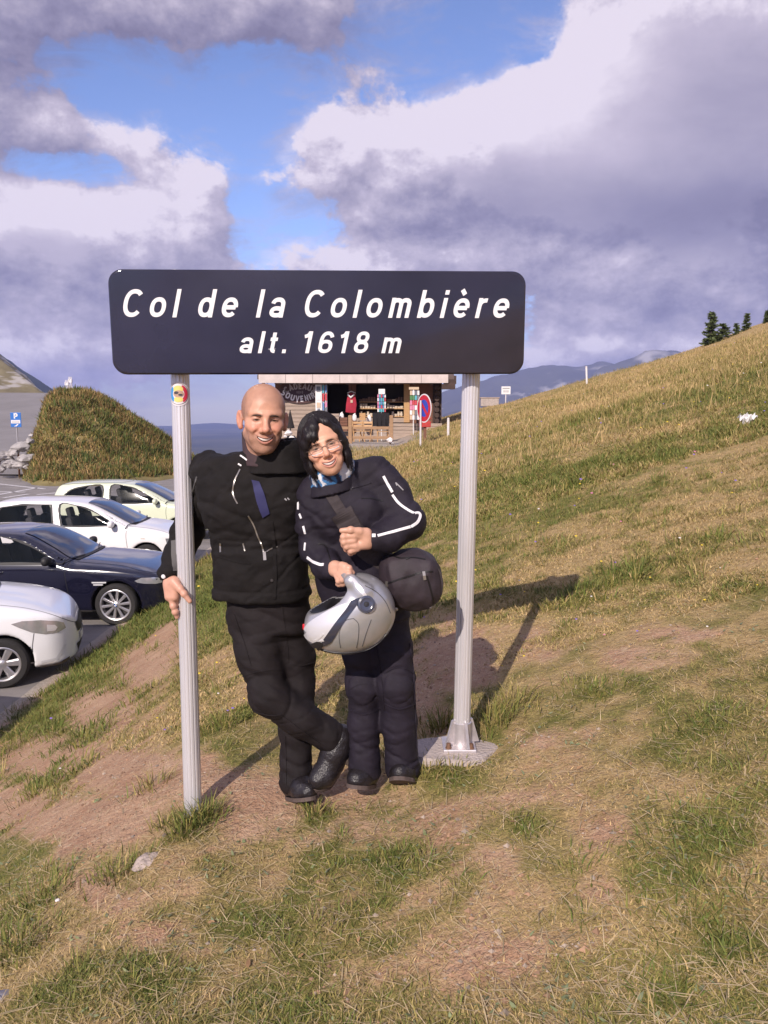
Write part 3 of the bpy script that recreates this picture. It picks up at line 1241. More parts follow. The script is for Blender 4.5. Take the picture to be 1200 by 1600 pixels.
def hillock_z(X, Y):
    H = np.interp(X, _hx, _hz + 1.8, left=0, right=.15)
    H = H * sstep(_hx[0] - 1.4, _hx[0] + .6, X) * (1 - sstep(-6.4, -5.0, X))
    front = np.where(X < -14, 5.4, 5.4 + (X + 14) * .25)
    w = np.where(Y < 43, front, 7.0)
    H = H * sstep(-.462, -.418, X / Y + .012 * fbm(X * .8, Y * .8, 0, 2, 47))
    g = np.exp(-(np.abs(Y - 43) / w) ** 2.1)
    return -1.85 + H * g + .30 * fbm(X * .55, Y * .55, 0, 4, 41) * sstep(.1, 1.2, H * g) + .06 * fbm(X * 2.5, Y * 2.5, 0, 2, 43) * sstep(.1, 1, H * g)


M_MOUND = mat('mound_turf', (.20, .165, .075), .95, var=.45, vscale=.9, spec=.1, bump=.8, bscale=5, detail=8)
heightfield('hillock', np.arange(-22.5, -4.6, .22), np.arange(31, 55, .25), hillock_z, M_MOUND)


def rocky_z(X, Y):
    z = 4.0 + .86 * (-51 - X) - .35 * np.maximum(Y - 120, 0) + .55 * np.minimum(Y - 120, 0)
    z = z + 1.3 * fbm(X * .12, Y * .12, 0, 4, 51) + .45 * np.abs(fbm(X * .5 + Y * .2, Y * .35, 0, 4, 53))
    return np.minimum(z, 46)


def rocky_material():
    mt = mat('limestone_slope', (.2, .17, .1), .9, var=.3, vscale=.4, bump=.6, bscale=1.2)
    nt = mt.node_tree
    b = nt.nodes['Principled BSDF']
    src = b.inputs['Base Color'].links[0].from_socket
    tc = nt.nodes.new('ShaderNodeTexCoord')
    mp = nt.nodes.new('ShaderNodeMapping')
    mp.inputs['Rotation'].default_value = (0, R(-40), 0)
    mp.inputs['Scale'].default_value = (.35, .3, 1.5)
    nt.links.new(tc.outputs['Object'], mp.inputs[0])
    n = nt.nodes.new('ShaderNodeTexNoise')
    n.inputs['Scale'].default_value = .8
    n.inputs['Detail'].default_value = 6
    nt.links.new(mp.outputs[0], n.inputs['Vector'])
    mr = nt.nodes.new('ShaderNodeMapRange')
    mr.inputs[1].default_value, mr.inputs[2].default_value = .47, .56
    nt.links.new(n.outputs[0], mr.inputs[0])
    mx = nt.nodes.new('ShaderNodeMix')
    mx.data_type = 'RGBA'
    nt.links.new(mr.outputs[0], mx.inputs['Factor'])
    nt.links.new(src, mx.inputs['A'])
    mx.inputs['B'].default_value = (.43, .40, .37, 1)
    nt.links.new(mx.outputs['Result'], b.inputs['Base Color'])
    return mt


heightfield('rocky_slope', np.linspace(-112, -44, 140), np.linspace(92, 150, 90), rocky_z, rocky_material())


def ridge(name, pts, Y, depth, mt, rough=.10, seed=0, ext=0.12):
    """a mountain: crest through photograph pixels at distance Y, flanks falling to the plain on both sides"""
    P = [at(u, v, Y) for u, v in pts]
    xs = np.array([p.x for p in P])
    zs = np.array([p.z for p in P])
    X = np.linspace(xs[0], xs[-1], 150)
    crest = smooth_interp(X, xs, zs)
    T = np.concatenate([np.linspace(0, 1, 34), 1 + np.linspace(0, 1, 12)[1:]])
    XX = np.repeat(X[:, None], len(T), 1)
    tt = np.repeat(T[None, :], len(X), 0)
    YY = Y - depth + depth * tt
    prof = np.where(tt <= 1, np.clip(tt, 0, 1) ** 1.15, (2 - tt) ** 1.3)
    base = -126.0
    H = (crest - base)[:, None]
    ZZ = base + H * prof
    s = 1 / (depth * .35)
    gull = np.abs(fbm(XX * s * 2.2, YY * s * .8, 0, 5, 61 + seed)) - .22
    env = np.clip(1 - np.abs(tt - .55) / .6, 0, 1)
    ZZ = ZZ + H * rough * (-gull * 2.2) * env + H * .012 * fbm(XX * s * 9, YY * s * 9, 0, 3, 71 + seed)
    n, m_ = XX.shape
    i = np.arange(n * m_).reshape(n, m_)
    Q = np.stack([i[:-1, :-1].ravel(), i[1:, :-1].ravel(), i[1:, 1:].ravel(), i[:-1, 1:].ravel()], 1)
    return mesh_np(name, np.stack([XX.ravel(), YY.ravel(), ZZ.ravel()], 1), Q, mt, kind='structure')


def mountain_material(name, g, rock, sc, amt=.5):
    mt = mat(name, g, .95, var=.35, vscale=sc * .6, spec=.1, detail=9)
    nt = mt.node_tree
    b = nt.nodes['Principled BSDF']
    src = b.inputs['Base Color'].links[0].from_socket
    geo = nt.nodes.new('ShaderNodeNewGeometry')
    sp = nt.nodes.new('ShaderNodeSeparateXYZ')
    nt.links.new(geo.outputs['Normal'], sp.inputs[0])
    tc = nt.nodes.new('ShaderNodeTexCoord')
    n = nt.nodes.new('ShaderNodeTexNoise')
    n.inputs['Scale'].default_value = sc
    n.inputs['Detail'].default_value = 7
    nt.links.new(tc.outputs['Object'], n.inputs['Vector'])
    ma = nt.nodes.new('ShaderNodeMath')
    ma.operation = 'MULTIPLY_ADD'
    nt.links.new(n.outputs[0], ma.inputs[0])
    ma.inputs[1].default_value = 1.4
    sb = nt.nodes.new('ShaderNodeMath')
    sb.operation = 'MULTIPLY'
    nt.links.new(sp.outputs[2], sb.inputs[0])
    sb.inputs[1].default_value = -.8
    nt.links.new(sb.outputs[0], ma.inputs[2])
    mr = nt.nodes.new('ShaderNodeMapRange')
    mr.inputs[1].default_value, mr.inputs[2].default_value = amt - .35, amt - .15
    nt.links.new(ma.outputs[0], mr.inputs[0])
    mx = nt.nodes.new('ShaderNodeMix')
    mx.data_type = 'RGBA'
    nt.links.new(mr.outputs[0], mx.inputs['Factor'])
    nt.links.new(src, mx.inputs['A'])
    mx.inputs['B'].default_value = (*rock, 1)
    nt.links.new(mx.outputs['Result'], b.inputs['Base Color'])
    return mt


M_MTN = mountain_material('alpine_mountain', (.070, .068, .042), (.34, .32, .30), .006, .42)
M_FOR = mat('forested_mountain', (.030, .038, .030), .95, var=.4, vscale=.02, spec=.1)
ridge('mountain', [(560, 700), (610, 672), (640, 652), (668, 628), (690, 614), (722, 603), (760, 594), (800, 583), (830, 574), (872, 569), (905, 571), (938, 567), (985, 574), (1040, 585), (1120, 600)], 4300, 1500, M_MTN, .24, 1)
ridge('mountain', [(905, 600), (940, 575), (965, 565), (992, 556), (1022, 549), (1066, 553), (1110, 562), (1180, 585), (1300, 640)], 3700, 1100, M_MTN, .20, 4)
ridge('mountain', [(560, 720), (625, 690), (660, 668), (690, 650), (720, 640), (770, 632), (820, 628), (900, 640)], 3000, 900, M_MTN, .24, 9)
ridge('mountain', [(-260, 480), (-120, 505), (-20, 540), (15, 562), (35, 577), (58, 591), (74, 602), (90, 613), (120, 640), (170, 690)], 1500, 600, M_FOR, .07, 6)
ridge('mountain', [(100, 700), (160, 680), (229, 669), (262, 673), (300, 682), (345, 692), (420, 702)], 4600, 800, M_FOR, .06, 12)
ridge('mountain', [(180, 672), (240, 668), (290, 664), (335, 661), (385, 664), (470, 666), (600, 670)], 5700, 600, M_FOR, .05, 15)


# ---- haze: one closed box of thin pale air round everything
def build_haze():
    mt = bpy.data.materials.new('thin_air')
    mt.use_nodes = True
    nt = mt.node_tree
    nt.nodes.remove(nt.nodes['Principled BSDF'])
    v = nt.nodes.new('ShaderNodeVolumePrincipled')
    v.inputs['Color'].default_value = (.46, .54, 1.0, 1)
    v.inputs['Density'].default_value = 1.5e-4
    v.inputs['Anisotropy'].default_value = 0.0
    nt.links.new(v.outputs[0], nt.nodes['Material Output'].inputs['Volume'])
    MB().box((0, 0, 70), (12200, 12200, 400)).build('haze', mt, kind='stuff')


build_haze()

# ------------------------------------------------------------------ grass
M_BLADE = mat('grass_blade', (.2, .2, .06), .75, attr='col', spec=.25)


def blades(pos, hgt, wid, lean, col, curl=.4, tri=False, az=None):
    n = len(pos)
    az = RNG.uniform(0, 2 * np.pi, n) if az is None else az
    d = np.stack([np.cos(az), np.sin(az), np.zeros(n)], 1)
    face = az + np.pi / 2 + RNG.normal(0, .7, n)
    s = np.stack([np.cos(face), np.sin(face), np.zeros(n)], 1)
    up = np.array([0, 0, 1.0])
    l1 = lean
    l2 = np.clip(lean + curl * RNG.uniform(.4, 1.4, n), 0, 1.52)
    p0 = pos - up * (.03 * hgt)[:, None]
    w = (wid / 2)[:, None]
    if tri:
        tip = p0 + (d * np.sin(l1)[:, None] + up * np.cos(l1)[:, None]) * hgt[:, None]
        V = np.stack([p0 - s * w, p0 + s * w, tip], 1).reshape(-1, 3)
        F = [np.arange(3 * n).reshape(n, 3)]
        C = np.repeat(col, 3, 0)
    else:
        m_ = p0 + (d * np.sin(l1)[:, None] + up * np.cos(l1)[:, None]) * (hgt * .55)[:, None]
        tip = m_ + (d * np.sin(l2)[:, None] + up * np.cos(l2)[:, None]) * (hgt * .5)[:, None]
        V = np.stack([p0 - s * w, p0 + s * w, m_ + s * w * .8, m_ - s * w * .8, tip], 1).reshape(-1, 3)
        b = np.arange(n)[:, None] * 5
        F = [np.concatenate([b, b + 1, b + 2, b + 3], 1), np.concatenate([b + 3, b + 2, b + 4], 1)]
        C = np.repeat(col, 5, 0)
    return V, F, C


def grass_color(lush, n, dry=1.0):
    t = np.clip(lush + RNG.normal(0, .26, n), 0, 1)[:, None]
    straw = np.array([.47, .335, .16]) * RNG.uniform(.7, 1.2, (n, 1))
    olive = np.array([.235, .200, .058]) * RNG.uniform(.7, 1.25, (n, 1))
    green = np.array([.110, .140, .030]) * RNG.uniform(.7, 1.3, (n, 1))
    c = np.where(t < .5, straw + (olive - straw) * (t / .5), olive + (green - olive) * ((t - .5) / .5))
    return np.clip(c, 0, 1)


def scatter(n, y0, y1, margin=1.22, xlim=None, power=2.0):
    """points spread so that their number per picture area stays even"""
    t = RNG.uniform(0, 1, n)
    k = 1 - power
    y = (y0 ** k + t * (y1 ** k - y0 ** k)) ** (1 / k)
    x = RNG.uniform(-1, 1, n) * .49 * margin * np.maximum(y, 1.2)
    return x, y


def make_grass():
    VV, FF, CC, off = [], [], [], 0

    def push(V, F, C):
        nonlocal off
        VV.append(V); CC.append(C)
        FF.extend([f + off for f in F])
        off += len(V)

    def field(n, y0, y1, h0, h1, w0, w1, lean0, lean1, tri=False, power=1.6, keep=None, lushadd=0.0, seedh=.0):
        x, y = scatter(n, y0, y1, power=power)
        z = ground_z(x, y)
        c, l = turf(x, y, z)
        ok = (RNG.uniform(0, 1, n) < c ** 1.5) & (z > -1.64)
        if keep is not None:
            ok &= keep(x, y)
        x, y, z, c, l = x[ok], y[ok], z[ok], c[ok], l[ok]
        m_ = len(x)
        patchy = .75 + .5 * vnoise(x * 2.2, y * 2.2, 0, 77)
        h = RNG.uniform(h0, h1, m_) * (.65 + .6 * l) * patchy
        w = RNG.uniform(w0, w1, m_)
        le = RNG.uniform(lean0, lean1, m_)
        push(*blades(np.stack([x, y, z], 1), h, w, le, grass_color(l + lushadd, m_), tri=tri))

    # close turf: short, trodden, leaning
    field(230000, 1.3, 4.2, .010, .032, .0020, .0040, .6, 1.48, power=1.3, lushadd=-.08)
    field(150000, 4.0, 9.0, .018, .055, .004, .0075, .3, 1.25, power=1.5, lushadd=-.06)
    field(110000, 8.5, 17, .05, .13, .008, .014, .25, 1.15, power=1.5)
    field(150000, 16, 47.5, .08, .24, .016, .034, .15, 1.0, tri=True, power=1.5, keep=lambda x, y: (x > -3.9) & ((y < 31) | (x > 1.2)), lushadd=-.14)
    # tall dry stalks of the upper meadow
    field(8000, 12, 46, .18, .36, .010, .020, .05, .6, tri=True, power=1.4, keep=lambda x, y: (x > 1.0 + .05 * y) & ((y < 31) | (x > 1.6)), lushadd=-.5)

    # tufts
    def tufts(n, y0, y1, per, h0, h1, w, power=1.4, rad=.03, minlush=.45, keep=None):
        x, y = scatter(n, y0, y1, power=power)
        z = ground_z(x, y)
        c, l = turf(x, y, z)
        ok = (l > minlush * RNG.uniform(.7, 1.3, n)) & (c > .3) & (z > -1.6)
        if keep is not None:
            ok &= keep(x, y)
        x, y, l = x[ok], y[ok], l[ok]
        m_ = len(x)
        sc_ = RNG.uniform(.6, 1.3, m_)
        X = np.repeat(x, per) + RNG.normal(0, rad, m_ * per) * np.repeat(sc_, per)
        Y = np.repeat(y, per) + RNG.normal(0, rad, m_ * per) * np.repeat(sc_, per)
        h = RNG.uniform(h0, h1, m_ * per) * np.repeat(sc_, per)
        az = np.arctan2(Y - np.repeat(y, per), X - np.repeat(x, per)) + RNG.normal(0, .5, m_ * per)
        push(*blades(np.stack([X, Y, ground_z(X, Y)], 1), h, np.full(m_ * per, w) * RNG.uniform(.6, 1.3, m_ * per),
                     RNG.uniform(.1, .85, m_ * per), grass_color(np.repeat(l, per) + .12, m_ * per), az=az, curl=.7))

    tufts(620, 1.3, 4.6, 22, .025, .075, .0038, minlush=.62)
    tufts(1000, 4.5, 12, 20, .05, .13, .008, rad=.05, minlush=.45)

    # grass at the foot of the posts and in front of the boots
    def clump(u, v, n, h, spread, lush=.8, w=.0045):
        p = ground_hit(u, v)
        X = p.x + RNG.normal(0, spread, n)
        Y = p.y + RNG.normal(0, spread * .8, n)
        az = np.arctan2(Y - p.y, X - p.x) + RNG.normal(0, .6, n)
        push(*blades(np.stack([X, Y, ground_z(X, Y)], 1), RNG.uniform(.45, 1.15, n) * h, RNG.uniform(.6, 1.3, n) * w,
                     RNG.uniform(.05, .8, n), grass_color(np.full(n, lush), n), az=az, curl=.6))
    for (u, v, n, h, s, l) in ((318, 1285, 150, .11, .035, .85), (290, 1300, 130, .10, .04, .8), (335, 1272, 60, .07, .03, .7), (260, 1290, 60, .07, .03, .6),
                               (492, 1275, 90, .065, .03, .75), (690, 1140, 150, .13, .04, .6), (772, 1130, 190, .12, .06, .6), (665, 1215, 90, .06, .045, .6), (710, 1205, 80, .05, .05, .5),
                               (800, 1100, 120, .10, .07, .5), (600, 1180, 30, .08, .02, .5), (930, 1082, 160, .06, .10, .8), (350, 1135, 160, .10, .07, .7),
                               (240, 1230, 80, .09, .05, .6), (60, 1240, 120, .10, .07, .7), (180, 1370, 150, .07, .06, .8), (70, 1400, 200, .075, .09, .85), (30, 1480, 200, .08, .08, .85),
                               (1140, 1130, 160, .055, .12, .8), (1080, 1290, 160, .05, .12, .8), (1150, 1400, 160, .05, .10, .8), (1060, 1440, 120, .045, .08, .8), (910, 1360, 90, .04, .07, .7),
                               (245, 920, 260, .16, .16, .8), (205, 965, 240, .15, .16, .8), (130, 1035, 240, .13, .14, .8), (160, 1060, 200, .12, .14, .75), (70, 1120, 260, .12, .14, .8), (20, 1170, 220, .13, .12, .8), (320, 930, 160, .13, .08, .8),
                               (100, 1085, 200, .11, .12, .75), (30, 1110, 120, .10, .1, .6), (185, 1005, 160, .12, .1, .75), (285, 905, 160, .15, .15, .75)):
        clump(u, v, n, h, s, l)
    # straw lying on the soil
    n = 17000
    x, y = scatter(n, 1.3, 7.5, power=1.3)
    z = ground_z(x, y)
    c, l = turf(x, y, z)
    ok = (z > -1.5) & (RNG.uniform(0, 1, n) < .25 + .75 * c)
    x, y, z = x[ok], y[ok], z[ok]
    m_ = len(x)
    col = np.array([.50, .39, .23]) * RNG.uniform(.55, 1.25, (m_, 1))
    push(*blades(np.stack([x, y, z + .006], 1), RNG.uniform(.025, .11, m_), RNG.uniform(.0018, .0036, m_), RNG.uniform(1.36, 1.52, m_), col, curl=.08))
    V = np.concatenate(VV)
    C = np.concatenate(CC)
    quads = [f for f in FF if f.shape[1] == 4]
    tris = [f for f in FF if f.shape[1] == 3]
    mesh_np('grass', V, [np.concatenate(quads), np.concatenate(tris)], M_BLADE, smooth=False, col=C, kind='stuff')

    # mound behind the car park
    n = 60000
    x = RNG.uniform(-22, -5.5, n)
    y = RNG.uniform(33, 47, n)
    z = hillock_z(x, y)
    ok = z > -1.5
    x, y, z = x[ok], y[ok], z[ok]
    m_ = len(x)
    g = np.clip(.45 + .8 * fbm(x * .35, y * .35, 0, 3, 91) + .5 * fbm(x * 1.4, y * 1.4, 0, 2, 95), 0, 1)
    lowg = sstep(1.5, -1.4, z)
    c = grass_color(g * .9 + .15 * lowg, m_) * np.array([1.25, 1.16, 1.12])
    dark = fbm(x * .9, y * .9, 0, 2, 99) > .28
    c[dark] *= .72
    V, F, C = blades(np.stack([x, y, z], 1), RNG.uniform(.10, .28, m_) * (1 + .6 * dark), RNG.uniform(.03, .08, m_), RNG.uniform(.2, 1.25, m_), c, tri=True)
    # weeds and low shrubs scattered over it
    k = RNG.choice(m_, 900)
    X, Y = np.repeat(x[k], 26) + RNG.normal(0, .16, 900 * 26), np.repeat(y[k], 26) + RNG.normal(0, .16, 900 * 26)
    Z = hillock_z(X, Y)
    cw = np.repeat(np.where(RNG.uniform(0, 1, (900, 1)) < .55, np.array([[.10, .125, .035]]), np.array([[.25, .17, .07]])) * RNG.uniform(.7, 1.3, (900, 1)), 26, 0) * RNG.uniform(.8, 1.2, (900 * 26, 1))
    V2, F2, C2 = blades(np.stack([X, Y, Z], 1), RNG.uniform(.12, .45, 900 * 26), RNG.uniform(.04, .09, 900 * 26), RNG.uniform(.1, 1.2, 900 * 26), cw, tri=True)
    F = [np.concatenate([F[0], F2[0] + len(V)])]
    V, C = np.concatenate([V, V2]), np.concatenate([C, C2])
    mesh_np('meadow_grass', V, F, M_BLADE, smooth=False, col=C, kind='stuff')

    # small broad leaves among the turf
    n = 2600
    x, y = scatter(n, 1.3, 4.6, power=1.2)
    z = ground_z(x, y)
    c, l = turf(x, y, z)
    blob = fbm(x * 2.3, y * 2.3, 0, 2, 63)
    ok = (blob > .05) & (z > -1.2) & (c > .3)
    x, y, z = x[ok], y[ok], z[ok]
    m_ = len(x)
    col = np.array([.16, .185, .085]) * RNG.uniform(.6, 1.35, (m_, 1)) + RNG.uniform(0, .04, (m_, 1))
    V, F, C = blades(np.stack([x, y, z + .006], 1), RNG.uniform(.010, .026, m_), RNG.uniform(.006, .013, m_), RNG.uniform(.9, 1.45, m_), col, curl=.25)
    mesh_np('ground_leaves', V, F, M_BLADE, smooth=False, col=C, kind='stuff')

    # crumbs of earth and grit on the bare soil
    n = 9000
    x, y = scatter(n, 1.3, 6.5, power=1.3)
    z = ground_z(x, y)
    c, l = turf(x, y, z)
    ok = (c < .62) & (z > -1.6)
    x, y, z = x[ok], y[ok], z[ok]
    m_ = len(x)
    o = np.array([(1, 0, 0), (-1, 0, 0), (0, 1, 0), (0, -1, 0), (0, 0, .8), (0, 0, -.6)])
    s = (RNG.uniform(.0018, .0062, m_) * RNG.choice([1, 1, 1, 2.2], m_))[:, None, None]
    V = (o[None] * RNG.uniform(.6, 1.3, (m_, 6, 3))) * s + np.stack([x, y, z + .002], 1)[:, None]
    f = np.array([(0, 2, 4), (2, 1, 4), (1, 3, 4), (3, 0, 4), (2, 0, 5), (1, 2, 5), (3, 1, 5), (0, 3, 5)])
    F = (np.arange(m_)[:, None, None] * 6 + f[None]).reshape(-1, 3)
    cc = np.where(RNG.uniform(0, 1, (m_, 1)) < .7, np.array([[.30, .18, .11]]), np.array([[.30, .24, .19]])) * RNG.uniform(.6, 1.3, (m_, 1))
    mesh_np('soil_crumbs', V.reshape(-1, 3), F, mat('crumb', (.3, .2, .1), .9, attr='col'), smooth=False, col=np.repeat(cc, 6, 0), kind='stuff')

    # wild flowers
    n = 260
    x, y = scatter(n, 3.5, 30, power=1.35)
    z = ground_z(x, y)
    c, l = turf(x, y, z)
    ok = (c > .6) & (z > -1.4) & ((y < 29) | (x > 2))
    x, y, z = x[ok], y[ok], z[ok]
    m_ = len(x)
    pal = np.array([(.62, .45, .03), (.20, .12, .42), (.50, .17, .27), (.62, .58, .55)])
    k = RNG.choice(4, m_, p=[.4, .35, .1, .15])
    s = RNG.uniform(.004, .008, m_) * np.clip(y / 4, .8, 2.4)
    h = RNG.uniform(.05, .12, m_) * np.clip(y / 6, .8, 2.6)
    V, F = [], []
    for i in range(m_):
        b = len(V)
        c0 = np.array([x[i], y[i], z[i] + h[i]])
        for q in range(6):
            a = q * math.pi / 3
            V.append(c0 + s[i] * np.array([math.cos(a), math.sin(a) * .5 - .3, .45 * math.sin(a) + .3]))
        V.append(c0 + s[i] * np.array([0, -.5, .55]))
        F += [(b + q, b + (q + 1) % 6, b + 6) for q in range(6)]
    mesh_np('wildflowers', np.array(V), np.array(F), mat('petals', (.5, .4, .1), .7, attr='col'), smooth=False, col=np.repeat(pal[k], 7, 0), kind='stuff')


make_grass()

# ------------------------------------------------------------------ pass sign
M_NAVY = mat('dark_enamel', (.018, .016, .030), .12, var=.35, vscale=2.2, coat=.75, bump=.0)
M_LETTER = mat('white_lettering', (.80, .78, .78), .5)
M_ALU = mat('fluted_aluminium', (.72, .70, .72), .36, metal=.5, var=.10, vscale=3, stretch=(6, 6, .6))
M_EDGE = mat('sign_edge', (.13, .075, .07), .45, metal=.3, var=.2)
M_STEEL = mat('cast_aluminium', (.62, .58, .59), .45, metal=.7, var=.15, vscale=20)
M_CONC = mat('concrete', (.40, .34, .31), .95, var=.22, vscale=9, bump=.6, bscale=70)


def build_sign():
    TL, TR = at(172, 421, 2.955), at(819.5, 424.5, 3.035)
    BL, BR = at(174, 584.5, 2.965), at(819.5, 583.5, 3.05)
    c = (TL + TR + BL + BR) / 4
    ex = ((TR + BR) - (TL + BL)).normalized()
    ez = ((TL + TR) - (BL + BR))
    ez = (ez - ex * ez.dot(ex)).normalized()
    ey = ez.cross(ex)                                       # away from the camera
    W = ((TR + BR) - (TL + BL)).length / 2
    H = ((TL + TR) - (BL + BR)).length / 2
    root = empty('mountain_pass_sign', (c.x, c.y, 0), 0, 'wide dark mountain pass sign on two fluted aluminium posts, lettered Col de la Colombière', 'road sign')
    M = Matrix.Translation(c - Vector(root.location)) @ Matrix((ex, ey, ez)).transposed().to_4x4()
    r = .05
    out = []
    for cx, cz, a0 in ((W / 2 - r, H / 2 - r, 0), (-W / 2 + r, H / 2 - r, 90), (-W / 2 + r, -H / 2 + r, 180), (W / 2 - r, -H / 2 + r, 270)):
        for k in range(9):
            a = R(a0 + k * 11.25)
            out.append((cx + r * math.cos(a), cz + r * math.sin(a)))
    n = len(out)
    # pressed panel: flat face, rolled rim, returned edge
    mb = MB()
    rings = []
    for ins, y in ((.0, .030), (.0, -.003), (.0035, -.0065), (.008, -.0065)):
        ring = []
        for (x, z) in out:
            l = math.hypot(x, z)
            sx, sz = (W / 2 - ins) / (W / 2), (H / 2 - ins) / (H / 2)
            ring.append(M @ Vector((x * sx, y, z * sz)))
        rings.append(ring)
    vs = [p for rg in rings for p in rg]
    fs = []
    for i in range(len(rings) - 1):
        for k in range(n):
            fs.append((i * n + k, i * n + (k + 1) % n, (i + 1) * n + (k + 1) % n, (i + 1) * n + k))
    fs.append(tuple(range((len(rings) - 1) * n, len(rings) * n)))
    mb.add(vs, fs)
    p = mb.build('panel', M_NAVY, root, smooth=True)
    # folded back edge with the reddish lip seen below
    mb = MB()
    for i, (ins, y0, y1) in enumerate(((-.002, .010, .036),)):
        vs = []
        for y in (y0, y1):
            for (x, z) in out:
                vs.append(M @ Vector((x * (W / 2 - ins) / (W / 2), y, z * (H / 2 - ins) / (H / 2))))
        fs = [(k, (k + 1) % n, (k + 1) % n + n, k + n) for k in range(n)]
        fs += [tuple(range(n, 2 * n))]
        mb.add(vs, fs)
    mb.build('back_frame', M_EDGE, root)

    def line(text, u0, u1, vbase, vcap, slant, t, name, space, track):
        # letter box measured on the panel plane
        def onpanel(u, v):
            o, d = EYE, pix_dir(u, v)
            k = (c - o).dot(ey) / d.dot(ey)
            q = o + d * k - c
            return q.dot(ex), q.dot(ez)
        x0, z0 = onpanel(u0, vbase)
        x1, _ = onpanel(u1, vbase)
        _, z1 = onpanel((u0 + u1) / 2, vcap)
        h = z1 - z0
        ls, wtot = text_lines(text, track, space)
        sx = (x1 - x0 - slant * h * .0) / wtot
        for g, x, w in ls:
            m2 = MB()
            stroke_mesh(m2, g, t, lambda a, b, d: M @ Vector((x0 + (x + a) * sx + slant * b * h, -.0067 - d, z0 + b * h)), depth=.0011)
            m2.build(name, M_LETTER, root)
    line('Col de la Colombière', 190, 791, 496, 453, .23, .152, 'letter', .44, .275)
    line('alt. 1618 m', 373, 624, 552, 518, .23, .158, 'letter', .38, .235)

    # fluted posts
    def post(pt, pb, rad):
        a, b = Vector(pt), Vector(pb)
        ax = (b - a).normalized()
        s = ax.cross(Vector((0, 1, 0))).normalized()
        f = ax.cross(s).normalized()
        ang, rr = [], []
        N = 140
        for k in range(N):
            th = 2 * math.pi * k / N
            fl = abs(math.sin(th * 7))
            ang.append(th)
            rr.append(rad * (1.0 - .095 * (1 - fl) ** 3))
        vs = []
        L0 = Vector(root.location)
        for q in (a, a + (b - a) * .5, b):
            for k in range(N):
                vs.append(q - L0 + (s * math.cos(ang[k]) + f * math.sin(ang[k])) * rr[k])
        fs = [(i * N + k, i * N + (k + 1) % N, (i + 1) * N + (k + 1) % N, (i + 1) * N + k) for i in range(2) for k in range(N)]
        fs += [tuple(range(N))]
        return MB().add(vs, fs).build('post', M_ALU, root, smooth=False)
    yb = .085
    lt, lb = at(281.5, 589, 3.0 + .055), at(302.5, 1290, 3.0)
    rt, rb = at(736, 588, 3.09 + .04), at(721, 1154, 3.155)
    lt = lb + (lt - lb) * 1.22
    rt = rb + (rt - rb) * 1.24
    post(lt, lb, .0345)
    post(rt, rb, .0345)
    # clamps behind the panel
    for tp, bt in ((lt, lb), (rt, rb)):
        for f in (.07, .15):
            q = tp + (bt - tp) * f
            MB().box(q - Vector(root.location) + Vector((0, .0, 0)), (.11, .085, .03)).build('clamp', M_STEEL, root)
    # cast foot of the right-hand post
    L0 = Vector(root.location)
    q = rb - L0
    ft = MB()
    ft.box(q + Vector((-.012, -.005, -.028)), (.135, .14, .022), bev=.004)
    base = ft.build('base_plate', M_STEEL, root)
    gz_ = []
    for dx, dy, rot in ((-.044, -.020, 35), (.014, -.046, 92), (.046, .012, 170), (-.02, .044, 265)):
        g2 = MB()
        d = Vector((dx, dy, 0)).normalized()
        s = Vector((-d.y, d.x, 0))
        A = q + d * .034
        poly = [A + Vector((0, 0, .085)), A + d * .012 + Vector((0, 0, .085)), A + d * .042 + Vector((0, 0, -.016)), A + Vector((0, 0, -.016))]
        g2.add([p_ + s * .006 for p_ in poly] + [p_ - s * .006 for p_ in poly], [(0, 1, 2, 3), (7, 6, 5, 4)] + [(i, i + 4, (i + 1) % 4 + 4, (i + 1) % 4) for i in range(4)])
        g2.build('gusset', M_STEEL, root)
    sl = MB().lathe([(.036, -.02), (.041, -.02), (.041, .075), (.036, .078)], 40, Matrix.Translation(q))
    sl.build('socket', M_STEEL, root, smooth=True)
    for dx, dy in ((-.058, -.055), (.034, -.058)):
        b = MB().lathe([(0, .018), (.009, .016), (.010, 0), (.013, -.001), (.013, -.006)], 6, Matrix.Translation(q + Vector((dx, dy, -.012))))
        b.build('bolt', mat('rusty_bolt', (.20, .11, .07), .7, metal=.4, var=.4, vscale=90), root)

    # round club sticker wrapped on the left post
    ax = (lb - lt).normalized()
    cen = at(283, 615, 3.0)
    k = (cen - lt).dot(ax)
    cen = lt + ax * k
    s = ax.cross(Vector((0, 1, 0))).normalized()
    f = ax.cross(s).normalized()
    if f.y > 0:
        f, s = -f, -s
    if s.x < 0:
        s = -s
    def wrap(x, z, d):
        th = x / .0348
        return cen - L0 + s * math.sin(th) * (.0352 + d) + f * math.cos(th) * (.0352 + d) - ax * z
    def disc(r0, r1, d, m_, a0=0, a1=360, sq=1.0, c0=(0, 0)):
        m2 = MB()
        nn = max(4, int((a1 - a0) / 9))
        rr = np.linspace(r0, r1, 5)
        vs, fs = [], []
        for i, r_ in enumerate(rr):
            for k_ in range(nn + 1):
                a = R(a0 + (a1 - a0) * k_ / nn)
                vs.append(wrap(c0[0] + r_ * math.cos(a), c0[1] + r_ * math.sin(a) * sq, d))
        for i in range(4):
            for k_ in range(nn):
                p0 = i * (nn + 1) + k_
                fs.append((p0, p0 + 1, p0 + nn + 2, p0 + nn + 1))
        return m2.add(vs, fs)
    stk = disc(0, .0455, .0008, None).build('sticker', mat('sticker_white', (.72, .66, .68), .35), root)
    def col_part(m2, name, c_):
        m2.build('sticker_print', mat(name, c_, .35), stk)
    col_part(disc(.022, .036, .0014, None, 130, 235), 'print_blue', (.05, .28, .62))
    col_part(disc(.022, .036, .0014, None, -60, 65), 'print_red', (.55, .03, .07))
